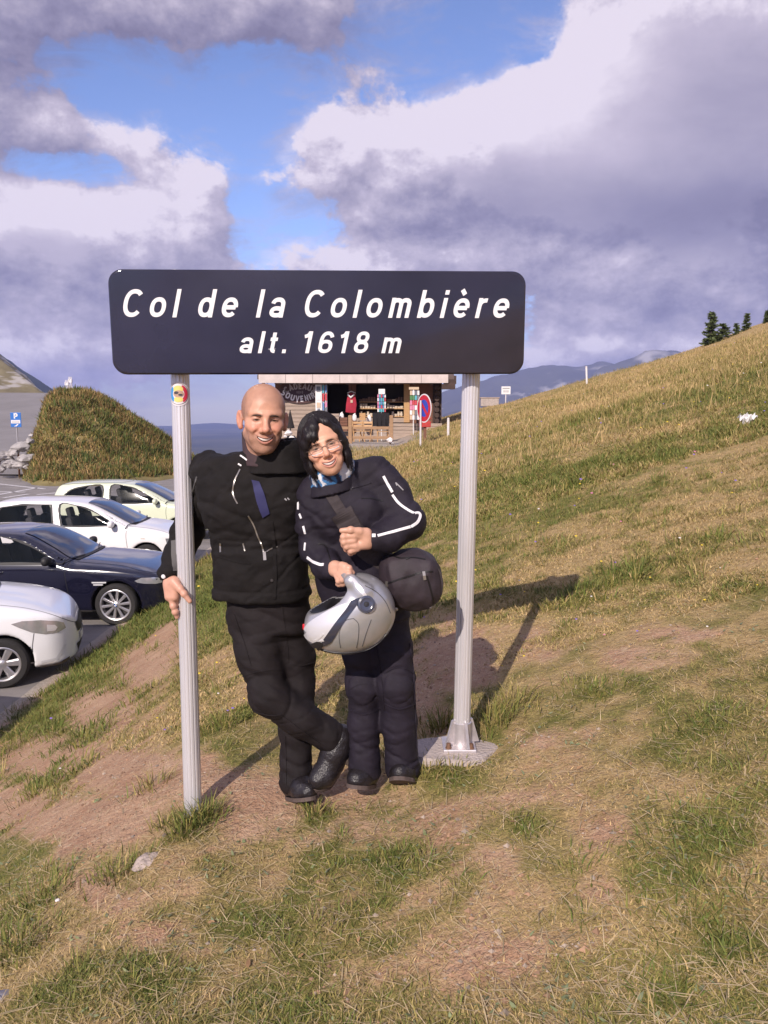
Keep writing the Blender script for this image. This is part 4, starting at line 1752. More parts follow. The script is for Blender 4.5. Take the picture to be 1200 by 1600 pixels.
    col_part(disc(0, .018, .0015, None, sq=.75, c0=(0, .017)), 'print_yellow', (.72, .60, .18))
    col_part(disc(0, .017, .0016, None, sq=.6, c0=(0, -.021)), 'print_yellow', (.72, .60, .18))
    col_part(disc(0, .019, .0018, None, sq=.7, c0=(.001, .0)), 'print_tan', (.45, .30, .22))
    col_part(disc(0, .009, .0021, None, sq=.6, c0=(-.007, .004)), 'print_dark', (.06, .05, .06))
    col_part(disc(0, .008, .0021, None, sq=.5, c0=(.008, -.004)), 'print_dark', (.06, .05, .06))
    col_part(disc(.0385, .0400, .0014, None), 'print_dark', (.06, .05, .06))
    return root, lt, lb


SIGN, POST_T, POST_B = build_sign()

# concrete footing with a broken edge under the right-hand post
def footing():
    q = at(721, 1154, 3.155)
    pts = []
    for k in range(22):
        a = 2 * math.pi * k / 22
        rx, ry = (.19 if math.cos(a) < 0 else .165), .125
        wob = 1 + .09 * math.sin(5 * a + 1) + .06 * math.sin(11 * a)
        pts.append((q.x - .025 + rx * math.cos(a) * wob, q.y - .02 + ry * math.sin(a) * wob))
    zt = q.z - .030
    mb = MB()
    n = len(pts)
    vs = [(x, y, zt) for x, y in pts] + [(x * 1.0 + (x - q.x) * .06, y + (y - q.y) * .06, zt - .02) for x, y in pts] + [(x + (x - q.x) * .06, y + (y - q.y) * .06, zt - .25) for x, y in pts]
    fs = [tuple(range(n))] + [(i * n + k, i * n + (k + 1) % n, (i + 1) * n + (k + 1) % n, (i + 1) * n + k) for i in range(2) for k in range(n)]
    o = mb.add(vs, fs).build('concrete_footing', M_CONC)
    tag(o, 'rough grey concrete footing under the right post of the pass sign', 'footing')


footing()

# ------------------------------------------------------------------ people
def rebase(root, base):
    """move a thing modelled in place so that its origin sits at its base"""
    T = Matrix.Translation(-Vector(base))
    seen = set()
    def go(o):
        if o.data is not None and o.data.name not in seen:
            o.data.transform(T)
            seen.add(o.data.name)
        for c in o.children:
            go(c)
    go(root)
    root.location = base


def eye_patch(bvh, pxpoly, name, m_, parent, off=.003, h=4.0, smooth=True):
    V, F = patch(bvh, pxpoly, lambda p: (EYE, pix_dir(p.x, p.y)), off, h)
    mb = MB()
    mb.add(V, [tuple(f) for f in F])
    return mb.build(name, m_, parent, smooth=smooth, fix=False)


M_SKIN = mat('skin', (.5, .27, .17), .47, attr='col', var=.06, vscale=60, bump=.06, bscale=260, spec=.45)
M_LID = mat('eye', (.7, .65, .6), .15, attr='col')
M_TEETH = mat('teeth', (.82, .76, .70), .25)
M_BROW = mat('brow_hair', (.045, .028, .022), .9)
M_HAIR = mat('black_hair', (.011, .008, .0095), .50, var=.5, vscale=3, stretch=(70, 70, 3), spec=.35, bump=.10, bscale=3.0)
M_JKT = mat('black_cordura', (.0100, .0080, .0080), .74, var=.35, vscale=14, bump=.35, bscale=900, sheen=.0, spec=.25)
M_JKT2 = mat('dark_softshell', (.0165, .0125, .0215), .66, var=.3, vscale=10, bump=.3, bscale=800, sheen=.0, spec=.3)
M_TRS = mat('black_trouser_fabric', (.0130, .0095, .0105), .70, var=.35, vscale=12, bump=.3, bscale=800, sheen=.0, spec=.25)
M_TRS2 = mat('dark_trouser_fabric', (.0165, .0125, .0215), .66, var=.3, vscale=12, bump=.3, bscale=800, sheen=.0, spec=.3)
M_BOOT = mat('black_leather', (.016, .013, .015), .36, var=.35, vscale=25, bump=.25, bscale=160)
M_SOLE = mat('rubber_sole', (.085, .060, .052), .8, var=.3, vscale=30)
M_REFL = mat('reflective_piping', (.80, .78, .80), .55)
M_ZIP = mat('zip_metal', (.40, .37, .34), .35, metal=.8)


def frame(yaw, pitch, roll):
    """head axes as columns: right in the picture, back, up.  yaw turns the face to the picture's right, roll tips the crown to the picture's left"""
    return (Matrix.Rotation(-R(roll), 3, 'Y') @ Matrix.Rotation(R(yaw), 3, 'Z') @ Matrix.Rotation(R(pitch), 3, 'X'))


def make_head(P):
    s = SDF((-.105, -.145, -.20), (.105, .125, .145), .0022)
    jw = P.get('jaw', 1.0)
    sm = P.get('smile', 1.0)
    bend = 11.0
    s.ell((0, .014, .042), (.0765, .096, .084), k=.0)
    s.ell((0, -.022, .040), (.067, .070, .066), k=.03)                     # forehead
    s.ell((0, -.032, -.020 + P.get('chin', 0) * .5), (.061 * jw, .060, .080), k=.03)
    s.ell((0, -.036, -.070 + P.get('chin', 0) * .6), (.052 * jw, .050, .046), k=.03)
    for x in (-1, 1):
        s.cap((x * .054 * jw, -.005, -.055), (x * .026 * jw, -.062, -.098 + P.get('chin', 0)), .017, .016, k=.03)   # jaw line
        s.ell((x * .043, -.058, -.020), (.024, .022, .020), k=.022)        # cheek bones
        s.ell((x * .036, -.079, -.032), (.018, .015, .016), k=.016)        # lifted cheeks
        s.cap((x * .050, -.066, .0235), (x * .012, -.0905, .0195), .0105, .0110, k=.014)
    cz = P.get('chin', 0)
    s.ell((0, -.078, -.102 + cz), (.021 * jw + .002, .019, .018), k=.022)       # chin
    s.cap((0, .022, -.06), (0, .036, -.19), .056 * P.get('neck', 1), .060 * P.get('neck', 1), k=.03)
    for x in (-1, 1):
        s.ell((x * .031, -.1035, .0045), (.0175, .0235, .0115), k=.011, mode='sub')   # sockets
        s.ell((x * .031, -.0765, .003), (.0150, .0135, .0125), k=.004)             # lids
        s.ell((x * .0315, -.092, .0012), (.0125, .008, P.get('slit', .0022)), k=.0015, mode='sub')
        s.cap((x * .019, -.0865, -.0105), (x * .044, -.078, -.0085), .0035, .003, k=.006)   # pouch under the eye
    # nose
    s.cap((0, -.089, .016), (0, -.112, -.026), .0085, .0105, k=.012)
    ns = P.get('nose', 1.0)
    s.ell((0, -.1155, -.031), (.0125 * ns, .0125, .0115 * ns), k=.008)
    for x in (-1, 1):
        s.ell((x * .0145 * ns, -.102, -.0355), (.0095 * ns, .012, .0088 * ns), k=.006)
        s.ell((x * .0068, -.111, -.0435), (.0040, .0055, .0030), k=.002, mode='sub')
        # fold from the nostril to the corner of the smile
        s.chain([(x * .0215, -.1000, -.031), (x * .0320, -.0930, -.044), (x * .0385, -.0845, -.062)], [.0036, .0046, .0030], k=.009, mode='sub')
        s.ell((x * .043, -.068, -.062), (.014, .013, .018), k=.012)
    # muzzle, open smile, lips
    s.ell((0, -.076, -.064), (.034, .0245, .024), k=.018)
    mw = .031 * sm
    def curve(x, z0):
        return (x, -.1015 + 13 * x * x, z0 + bend * x * x)
    xs = np.linspace(-mw, mw, 9)
    def mouth(X, Y, Z):
        z = Z - bend * X * X + .0655
        t = np.clip(1 - (X / mw) ** 2, 0, 1)
        top = z - (.0045 * np.sqrt(t))
        bot = -z - (.0072 * np.sqrt(t) ** .8)
        return np.maximum(np.maximum(np.maximum(top, bot), np.abs(X) - mw) * .8, Y + .062)
    up = [.0016 + .0010 * (1 - abs(x / mw) ** 2) for x in xs]
    lo = [.0018 + .0027 * (1 - abs(x / mw) ** 2) for x in xs]
    s.chain([curve(x, -.0590) for x in xs], up, k=.006)
    s.chain([curve(x, -.0762 + .0075 * (x / mw) ** 2) for x in xs], lo, k=.006)
    s.op(mouth, (-mw - .002, -.13, -.085), (mw + .002, -.06, -.045), k=.0015, mode='sub')
    # ears
    for x in (-1, 1):
        Rr = Matrix.Rotation(x * R(-24), 3, 'Z') @ Matrix.Rotation(R(-10), 3, 'X')
        s.ell((x * .0830, .006, -.004), (.0085, .0195, .0330), rot=Rr, k=.006)
        s.ell((x * .0905, -.001, .002), (.0080, .0105, .0190), rot=Rr, k=.004, mode='sub')
        s.ell((x * .0790, .000, -.030), (.0080, .010, .0100), k=.006)
    V, Q = s.mesh()
    V = relax(V, Q, 1, .45)
    x, y, z = V[:, 0], V[:, 1], V[:, 2]
    col = np.tile(np.array(P['skin']), (len(V), 1))
    front = sstep(.0, -.05, y)
    red = np.exp(-(((np.abs(x) - .040) / .020) ** 2 + ((z + .025) / .022) ** 2)) * front + .9 * np.exp(-((x / .016) ** 2 + ((z + .033) / .016) ** 2)) * (y < -.09) + .9 * (np.abs(x) > .074)
    col = col * (1 - .35 * red[:, None] * np.array([0, .45, .45]))
    zz = z - bend * x * x * (np.abs(x) < .04)
    lip = (np.minimum(1, .55 * np.exp(-((zz + .0590) / .0032) ** 2) + .85 * np.exp(-((zz + .0762 - .0075 * (x / mw) ** 2) / .0046) ** 2)) * (np.abs(x) < mw * 1.02) * (y < -.072))[:, None]
    col = col * (1 - lip) + lip * np.array(P['lip'])
    inside = (np.abs(x) < mw) & (y > -.0955 + 13 * x * x) & (y < -.055) & (zz < -.0600) & (zz > -.0790)
    col[inside] = (.10, .028, .024)
    if P.get('stubble', 0):
        n = np.clip(.5 + .8 * vnoise(x * 600, y * 600, z * 600, 5), 0, 1)
        beard = sstep(-.030, -.052, z + .10 * np.maximum(.0, np.abs(x) - .045)) * sstep(.02, -.02, y) * (1 - lip[:, 0])
        beard = np.maximum(beard * sstep(-.135, -.118, z), np.exp(-(((zz + .050) / .007) ** 2)) * (np.abs(x) < .026) * (y < -.08))
        beard *= P['stubble'] * (.7 + .3 * n)
        col = col * (1 - beard[:, None]) + beard[:, None] * np.array([.135, .082, .062])
        # cropped scalp
        hl = .052 + .020 * np.clip(np.abs(x) / .06, 0, 1) * 0 - .060 * sstep(.040, .068, np.abs(x)) - .05 * sstep(-.02, .03, y)
        sc_ = sstep(hl, hl + .022, z) * .34 + .40 * sstep(.058, .072, np.abs(x)) * sstep(-.015, .02, z) * sstep(-.060, -.035, y)
        sc_ = np.clip(sc_, 0, .58) * (.75 + .25 * n) * (np.abs(x) < .0805)
        col = col * (1 - sc_[:, None]) + sc_[:, None] * np.array([.10, .066, .052])
    bz = .0165 + .0022 * np.sin(np.clip((np.abs(x) - .010) / .042, 0, 1) * np.pi) - .0045 * sstep(.036, .053, np.abs(x))
    eb = np.exp(-((z - bz) / (.0040 * P.get('browpaint', 1))) ** 2) * sstep(.0085, .0125, np.abs(x)) * (1 - sstep(.046, .054, np.abs(x))) * (y < -.055)
    eb = np.clip(eb * (.75 + .35 * vnoise(x * 900, y * 300, z * 500, 6)), 0, 1)[:, None]
    col = col * (1 - eb * .85) + eb * .85 * np.array([.05, .030, .022])
    blotch = 1 + .10 * fbm(x * 60, y * 60, z * 60, 3, 9)[:, None] * np.array([.6, 1, 1])
    col = col * blotch
    if P.get('makeup'):
        e = np.exp(-(((np.abs(x) - .031) / .015) ** 2 + ((z - .0065) / .0035) ** 2)) * (y < -.07)
        col = col * (1 - .45 * e[:, None])
    tp = P.get('taper', 0)
    V[:, 0] *= 1 - tp * sstep(-.02, -.115, V[:, 2]) * sstep(.03, -.03, V[:, 1])
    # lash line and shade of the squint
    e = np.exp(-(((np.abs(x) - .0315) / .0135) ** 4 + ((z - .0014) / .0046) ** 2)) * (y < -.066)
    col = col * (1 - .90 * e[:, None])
    return V, Q, col


def head_extras(P, T, root, brow=True):
    """eyes, teeth and brows: T maps head space to the world"""
    for x in (-1, 1):
        mb = MB()
        prof = [(.0122 * math.sin(R(a)), -.0122 * math.cos(R(a))) for a in range(0, 181, 12)]
        mb.lathe(prof, 20)
        V = np.array([(T(Vector((x * .031, -.0755, .0025)) + Vector((p[0], p[2], p[1])))) for p in mb.v])
        loc = np.array(mb.v)
        ang = np.degrees(np.arccos(np.clip(-loc[:, 2] / .0122, -1, 1)))
        c = np.where((ang < 30)[:, None], np.array([.03, .018, .012]), np.array([.50, .42, .38]))
        mesh_np('eye', V, np.array([f for f in mb.f if len(f) == 4]), M_LID, root, col=c)
    bend, mw = 11.0, .0285 * P.get('smile', 1)
    V, F = [], []
    n = 24
    for i in range(n + 1):
        x = -mw + 2 * mw * i / n
        sc = .0006 * math.cos(i * math.pi) if False else 0
        y = -.0992 + 13 * x * x
        zc = -.0600 + bend * x * x
        d = .0098 * math.sqrt(max(.02, 1 - (x / (mw * 1.06)) ** 2))
        for (dy, dz) in ((.002, .002), (-.0005, -.0015), (-.0005, -d * .8), (.002, -d)):
            V.append(T(Vector((x, y + dy, zc + dz))))
    for i in range(n):
        for k in range(3):
            a = i * 4 + k
            F.append((a, a + 1, a + 5, a + 4))
    mesh_np('teeth', np.array(V), np.array(F), M_TEETH, root)
    if brow:
        for x in (-1, 1):
            mb = MB()
            b = P.get('brow', 1.0)
            mb.tube([T(Vector(q)) for q in ((x * .0105, -.0985, .0160), (x * .020, -.0985, .0175), (x * .032, -.0935, .0185), (x * .045, -.0820, .0160), (x * .052, -.0730, .0115))], [.0030 * b, .0042 * b, .0042 * b, .0030 * b, .0010], 8)
            mb.build('eyebrow', M_BROW, root, smooth=True)


def body_join(parts):
    """several overlapping skins as one mesh"""
    V, Q, C, o = [], [], [], 0
    for v, q, c in parts:
        V.append(v)
        Q.append(q + o)
        C.append(c if getattr(c, 'ndim', 1) == 2 else np.tile(np.array(c), (len(v), 1)))
        o += len(v)
    return np.concatenate(V), np.concatenate(Q), np.concatenate(C)


def hand_sdf(palm, fingers, h=.0016, k=.006):
    """palm: [(a, b, ra, rb)] round cones; fingers: [(points, radii)]"""
    pts = np.array([p for a, b, _, _ in palm for p in (a, b)] + [p for f, _ in fingers for p in f])
    s = SDF(pts.min(0) - .03, pts.max(0) + .03, h)
    for a, b, ra, rb in palm:
        s.cap(a, b, ra, rb, k=.012)
    for f, r in fingers:
        g = SDF(s.lo, s.lo + (np.array(s.F.shape) - 1) * h, h)
        g.F = np.full(s.F.shape, 9.0, np.float32)
        g.chain([tuple(p) for p in f], r, k=.003)
        for q in f[1:-1]:
            g.ell(tuple(q), [max(r) * 1.06] * 3, k=.004)
        s.F = smin(s.F, g.F, k)
    V, Q = s.mesh()
    return relax(V, Q, 1, .4), Q


def folds(V, Q, fn):
    N = vnormals(V, Q)
    return V + N * fn(V, N)[:, None]


def pulls(V, d, hi, lo, seed, w=.16, warp=.02):
    """long narrow drag folds: ridged noise stretched at right angles to the direction d"""
    d = np.array(d, float)
    d /= np.linalg.norm(d)
    q = np.cross(d, (.2, 1, .1))
    q /= np.linalg.norm(q)
    a = V @ d + warp * fbm(V[:, 0] * 7, V[:, 1] * 7, V[:, 2] * 7, 2, seed + 3)
    n = fbm(a * hi, (V @ q) * lo, V[:, 1] * lo, 2, seed)
    return np.clip(1 - np.abs(n) / w, 0, 1) ** 1.4


# ================================================================== the man
SKIN_M = (.58, .305, .205)
SKIN_W = (.62, .34, .225)


def build_man():
    w = at
    PM = dict(skin=SKIN_M, lip=(.44, .165, .125), stubble=.52, taper=.13, slit=.0030, smile=.98, brow=.62, neck=1.0, jaw=.98, chin=.003)
    Vh, Qh, Ch = make_head(PM)
    c = w(411, 655, 2.925)
    Mh = frame(14, 2, -3)
    sc = 1.045
    def T(p):
        return Vector(c) + Mh @ (Vector((p.x * .965, p.y, p.z * .975)) * sc)
    A = np.array(Mh) * sc
    Vw = (Vh * np.array([.965, 1, .975])) @ A.T + np.array(c)
    # body under the clothes
    s = SDF((-.95, 2.75, -.05), (.35, 3.4, 1.75), .014)
    s.cap(w(412, 775, 3.04), w(412, 940, 3.1), .09, .10, k=.05)
    s.cap(w(365, 765, 3.06), w(445, 765, 3.06), .05, .05, k=.05)
    s.cap(w(414, 720, 3.0), w(412, 775, 3.04), .048, .06, k=.04)
    for pts, rs in (([w(330, 755, 3.08), w(300, 812, 3.125), w(270, 885, 3.05)], [.036, .028, .020]),
                    ([w(475, 748, 3.06), w(560, 795, 3.19), w(600, 815, 3.07)], [.045, .036, .028]),
                    ([w(385, 965, 3.08), w(420, 1083, 2.99), w(512, 1148, 3.03), w(515, 1180, 3.02)], [.05, .035, .03, .03]),
                    ([w(450, 965, 3.10), w(470, 1068, 3.09), w(463, 1205, 3.09), w(465, 1222, 3.08)], [.05, .035, .028, .028])):
        s.chain([tuple(p) for p in pts], rs, k=.03)
    Vb, Qb = s.mesh()
    # right hand on the post
    hz = lambda u, v, y: tuple(w(u, v, y))
    Vr, Qr = hand_sdf([(hz(266, 898, 3.03), hz(268, 914, 3.01), .024, .027), (hz(264, 912, 3.01), hz(265, 932, 2.998), .022, .019), (hz(273, 912, 3.0), hz(273, 932, 2.992), .022, .019), (hz(272, 908, 2.995), hz(282, 921, 2.975), .019, .0140)],
                      [([hz(282, 920, 2.975), hz(288, 928, 2.968), hz(296.5, 939, 2.967)], [.0135, .0120, .0095]),
                       ([hz(267, 932, 2.995), hz(271, 947, 2.99), hz(274, 956, 2.992), hz(276.5, 964, 2.998)], [.0135, .0115, .0105, .0085]),
                       ([hz(274, 933, 2.998), hz(276, 945, 3.015), hz(286, 951, 3.068), hz(300, 950, 3.075)], [.012, .011, .010, .009]),
                       ([hz(274, 925, 3.01), hz(277, 935, 3.04), hz(288, 940, 3.075), hz(302, 939, 3.08)], [.012, .011, .010, .009]),
                       ([hz(275, 917, 3.02), hz(278, 925, 3.05), hz(289, 929, 3.08), hz(301, 929, 3.08)], [.011, .010, .009, .008])])
    # left hand coming round her elbow
    Vl, Ql = hand_sdf([(hz(599, 815, 3.05), hz(606, 813, 3.01), .026, .024), (hz(604, 806, 3.02), hz(609, 808, 2.985), .018, .016)],
                      [([hz(607, 803, 2.99), hz(611, 806, 2.955), hz(609, 809, 2.93)], [.011, .010, .008]),
                       ([hz(609, 808, 2.99), hz(613, 811, 2.95), hz(609, 814, 2.925)], [.011, .010, .008]),
                       ([hz(609, 813, 2.99), hz(613, 816, 2.95), hz(608, 819, 2.925)], [.011, .010, .008]),
                       ([hz(607, 818, 3.0), hz(610, 821, 2.96), hz(606, 823, 2.93)], [.010, .009, .007]),
                       ([hz(602, 804, 3.0), hz(605, 798, 2.96), hz(602, 796, 2.94)], [.011, .010, .008])])
    hc = np.array([.56, .30, .215])
    V, Q, C = body_join([(Vw, Qh, Ch), (Vb, Qb, SKIN_M), (Vr, Qr, hc), (Vl, Ql, hc)])
    root = mesh_np('person', V, Q, M_SKIN, col=C)
    tag(root, 'smiling man with shaved head in black motorcycle jacket, one hand on the left post', 'person', 'couple posing under the pass sign')
    head_extras(PM, T, root)

    # ---- jacket
    s = SDF((-.98, 2.75, .55), (.32, 3.42, 1.62), .0062)
    rows = []
    for v, u, hw, hd, Y in ((704, 422, 37, .075, 2.985), (712, 414, 70, .090, 3.005), (724, 403, 92, .110, 3.02), (742, 399, 97, .124, 3.03), (790, 401, 90, .135, 3.03),
                            (848, 406, 75, .130, 3.045), (872, 407, 75, .133, 3.05), (900, 408, 77, .138, 3.06), (931, 409, 80, .140, 3.07)):
        p = w(u, v, Y)
        rows.append((p.x, p.y, p.z, hw * 2.41e-3, hd))
    s.stack(rows, k=.0, e=2.35, rnd=.012)
    s.ell(w(368, 775, 2.95), (.075, .06, .09), k=.05)
    s.ell(w(438, 775, 2.95), (.075, .06, .09), k=.05)
    for q in ((327, 729, 3.06), (474, 724, 3.06)):
        s.ell(w(*q), (.054, .072, .054), k=.05)
    s.chain([tuple(w(*q)) for q in ((324, 733, 3.075), (307, 788, 3.125), (292, 835, 3.125), (279, 868, 3.09), (266, 892, 3.035))], [.059, .057, .055, .051, .047], k=.035)
    s.chain([tuple(w(*q)) for q in ((474, 728, 3.07), (530, 765, 3.17), (562, 797, 3.19), (596, 815, 3.09))], [.064, .060, .056, .042], k=.035)
    # waistband fold, collar, hem roll
    b1, b2 = w(328, 852, 3.03), w(492, 852, 3.03)
    def neckcut(X, Y, Z):
        q = w(416, 700, 2.985)
        return np.maximum(np.sqrt(((X - q.x) / .072) ** 2 + ((Y - q.y) / .070) ** 2) * .07 - .07, (q.z - .035) - Z)
    s.op(neckcut, (-1, 2.8, 1.3), (.2, 3.2, 1.8), k=.006, mode='sub')
    V, Q = s.mesh()
    zb = w(409, 852, 3.0).z
    def fn(V, N):
        x, y, z = V[:, 0], V[:, 1], V[:, 2]
        t = fbm(x * 5 + z * 6, y * 6, z * 10 - x * 5, 3, 5)
        t2 = fbm(x * 13 - z * 9, y * 12, z * 18 + x * 7, 3, 9)
        d = .005 * (1 - 2.6 * np.abs(t)) + .0028 * (1 - 2.4 * np.abs(t2)) - .0065 * pulls(V, (.35, 0, .94), 9, 2.2, 13) - .005 * pulls(V, (-.6, 0, .8), 13, 3, 14) * sstep(.1, .4, np.abs(t) * 3) + .003
        d = d - .006 * np.exp(-((z - zb) / .012) ** 2) * (x > -.62)              # seam at the waist
        d = d - .004 * np.exp(-((z - zb - .028) / .006) ** 2) * (x > -.62)
        zh = w(409, 920, 3.0).z
        d = d - .004 * np.exp(-((z - zh) / .005) ** 2)
        return d - .003
    V = folds(V, Q, fn)
    V = relax(V, Q, 1, .3)
    jk = mesh_np('jacket', V, Q, M_JKT, root)
    B = bvh_np(V, Q)
    def rib(pts, wd, name, m_, off=.003, n=6):
        mb = ribbon_on(B, pxline(pts, n), wd, off)
        if mb.v:
            return mb.build(name, m_, jk, smooth=False)
    rib([(375, 733), (368, 748), (364, 762), (365, 775), (371, 787)], .0048, 'zip', M_ZIP)
    rib([(388, 806), (396, 820), (403, 838), (409, 852), (413, 868)], .0050, 'zip', M_ZIP)
    rib([(413, 862), (414, 875)], .012, 'zip_slider', M_ZIP, .004, 2)
    rib([(416, 862), (424, 857), (434, 854)], .004, 'zip', M_ZIP)
    rib([(376, 712), (381, 715), (386, 719)], .006, 'snap', M_REFL, .004, 2)
    rib([(372, 725), (377, 728)], .006, 'snap', M_REFL, .004, 2)
    rib([(344.5, 849), (345, 863)], .007, 'zip_slider', M_ZIP, .003, 3)
    rib([(380, 849), (383, 861)], .005, 'zip_slider', M_ZIP, .003, 3)
    rib([(330, 866), (350, 872), (375, 879), (392, 880)], .006, 'pocket_seam', M_JKT, .003)
    rib([(445, 779), (448, 782)], .005, 'logo_print', mat('grey_print', (.30, .29, .30), .7), .002, 2)
    rib([(449, 778), (452, 781)], .005, 'logo_print', mat('grey_print', (.30, .29, .30), .7), .002, 2)
    rib([(424, 815), (428, 850), (430, 900), (428, 936)], .014, 'front_placket', M_JKT, .004)
    rib([(308, 745), (300, 775), (296, 800)], .007, 'sleeve_piping', mat('grey_fabric', (.09, .085, .085), .8), .003)
    eye_patch(B, pxline([(393, 750), (405, 752), (414, 772), (422, 802), (410, 808), (401, 782)], 1), 'shirt', mat('navy_shirt', (.022, .022, .085), .8, var=.2), jk, .006, 5)
    eye_patch(B, [(268, 845), (283, 842), (286, 868), (284, 893), (270, 892), (268, 868)], 'sleeve_panel', mat('grey_fabric', (.09, .085, .085), .8), jk, .003, 4)
    h, nrm, _, _ = B.ray_cast(EYE, pix_dir(255.5, 901))
    if h is not None:
        MB().lathe([(0, .005), (.006, .0045), (.0085, .002), (.0088, -.003)], 16, Matrix.Translation(h) @ nrm.to_track_quat('Z', 'Y').to_matrix().to_4x4()).build('snap', M_REFL, jk, smooth=True)
    h, nrm, _, _ = B.ray_cast(EYE, pix_dir(425, 907))
    if h is not None:
        MB().lathe([(0, .004), (.005, .0035), (.0065, .001), (.0066, -.003)], 16, Matrix.Translation(h) @ nrm.to_track_quat('Z', 'Y').to_matrix().to_4x4()).build('snap', mat('dark_snap', (.09, .08, .08), .4, metal=.6), jk, smooth=True)
    # standing collar, dark outside and mauve inside the left edge
    q = w(418, 706, 2.98)
    s = SDF((q.x - .14, q.y - .14, q.z - .10), (q.x + .14, q.y + .14, q.z + .12), .004)
    def collar(X, Y, Z):
        t = (Z - q.z)
        dx, dy = (X - q.x + .15 * t) / 1.08, (Y - q.y - .10 * t)
        r = np.sqrt(dx * dx + dy * dy)
        top = .055 + .16 * np.clip((Y - q.y), -.08, .05) - .35 * np.clip(X - q.x, -.06, .1)
        ring = np.abs(r - (.079 - .10 * t)) - .0065
        return np.maximum(ring, np.maximum(t - top, -.05 - t))
    s.op(collar, (q.x - .12, q.y - .12, q.z - .06), (q.x + .12, q.y + .12, q.z + .1), k=0)
    V, Q = s.mesh()
    V = folds(V, Q, lambda V, N: .003 * fbm(V[:, 0] * 22, V[:, 1] * 22, V[:, 2] * 22, 2, 15))
    mesh_np('collar', relax(V, Q, 1, .4), Q, mat('mauve_collar', (.052, .030, .034), .85, var=.25, vscale=20), root)

    q2 = w(428, 712, 2.985)
    s = SDF((q2.x - .16, q2.y - .15, q2.z - .10), (q2.x + .16, q2.y + .15, q2.z + .12), .004)
    def stand(X, Y, Z):
        t = Z - q2.z
        dx, dy = (X - q2.x + .10 * t) / 1.15, (Y - q2.y - .10 * t)
        r = np.sqrt(dx * dx + dy * dy)
        a = np.arctan2(dx, -dy)                                 # 0 = towards the camera, + = picture's right
        top = .062 - .055 * np.exp(-((a + .35) / .55) ** 2) - .028 * np.exp(-((a + 1.5) / .8) ** 2)
        return np.maximum(np.abs(r - (.088 - .12 * t)) - .0085, np.maximum(t - top, -.06 - t))
    s.op(stand, (q2.x - .14, q2.y - .13, q2.z - .07), (q2.x + .14, q2.y + .13, q2.z + .1), k=0)
    V, Q = s.mesh()
    V = folds(V, Q, lambda V, N: .005 * (1 - 2 * np.abs(fbm(V[:, 0] * 14, V[:, 1] * 14, V[:, 2] * 18, 2, 19))))
    mesh_np('stand_collar', relax(V, Q, 2, .4), Q, M_JKT, root)

    # ---- trousers
    s = SDF((-.80, 2.76, .0), (.10, 3.36, 1.06), .0062)
    rows = []
    for v, u, hw, hd, Y in ((905, 418, 66, .112, 3.07), (945, 419, 66, .115, 3.08), (980, 422, 64, .108, 3.08)):
        p = w(u, v, Y)
        rows.append((p.x, p.y, p.z, hw * 2.45e-3, hd))
    s.stack(rows, k=0, e=2.2)
    s.chain([tuple(w(*q)) for q in ((396, 965, 3.07), (404, 1020, 3.03), (421, 1083, 2.985))], [.088, .083, .074], k=.05)
    s.chain([tuple(w(*q)) for q in ((421, 1085, 2.985), (470, 1122, 3.00), (514, 1150, 3.02))], [.073, .070, .066], k=.03)
    s.chain([tuple(w(*q)) for q in ((448, 965, 3.09), (460, 1020, 3.10), (466, 1070, 3.09))], [.080, .072, .066], k=.05)
    s.chain([tuple(w(*q)) for q in ((466, 1070, 3.09), (463, 1140, 3.10), (462, 1218, 3.07))], [.066, .063, .066], k=.03)
    pa, pb = w(514, 1150, 3.02), w(470, 1122, 3.0)
    d = (pa - pb).normalized()
    def cut(X, Y, Z):
        q = w(527, 1160, 3.02)
        return np.maximum(-((X - q.x) * d.x + (Y - q.y) * d.y + (Z - q.z) * d.z), np.sqrt((X - q.x) ** 2 + (Y - q.y) ** 2 + (Z - q.z) ** 2) - .13)
    s.op(cut, tuple(np.array(w(527, 1160, 3.02)) - .14), tuple(np.array(w(527, 1160, 3.02)) + .14), k=.006, mode='sub')
    zl = w(463, 1234, 3.08).z
    s.op(lambda X, Y, Z: (Z - zl) + 0 * X + 0 * Y, (-.8, 2.76, -.1), (.1, 3.36, zl + .02), k=.006, mode='sub')
    V, Q = s.mesh()
    kz = w(420, 1083, 3.0)
    def fn(V, N):
        x, y, z = V[:, 0], V[:, 1], V[:, 2]
        t = fbm(x * 6 - z * 3, y * 6, z * 11 + x * 8, 3, 25)
        t2 = fbm(x * 12 + z * 8, y * 12, z * 26 + x * 10, 3, 29)
        low = sstep(.55, .15, z)
        d_ = .004 * (1 - 2.5 * np.abs(t)) - .0065 * pulls(V, (.45, 0, .89), 8, 1.8, 33) - (.002 + .004 * low) * pulls(V, (-.25, 0, .97), 15, 5, 34) + .0022 * (1 - 2.4 * np.abs(t2)) + .003
        r = np.sqrt((x - kz.x) ** 2 + (z - kz.z) ** 2)
        d_ = d_ + .002 * sstep(.095, .075, r) * (y < 3.02) - .004 * np.exp(-((r - .095) / .006) ** 2) * (y < 3.02)   # knee pad
        return d_ - .003
    V = folds(V, Q, fn)
    V = relax(V, Q, 1, .3)
    tr = mesh_np('trousers', V, Q, M_TRS, root)
    BT = bvh_np(V, Q)
    for pts in ([(376, 1058), (395, 1051), (420, 1047), (438, 1046)], [(388, 1106), (404, 1114), (425, 1118), (440, 1116)], [(455, 1036), (470, 1040), (490, 1035)], [(440, 945), (444, 975), (449, 1010), (450, 1035)], [(366, 960), (380, 1000), (392, 1040)],
                [(440, 1118), (470, 1140), (500, 1162)], [(446, 1150), (447, 1190), (447, 1225)]):
        mb = ribbon_on(BT, pxline(pts, 7), .0055, .003)
        if mb.v:
            mb.build('seam', M_TRS, tr)

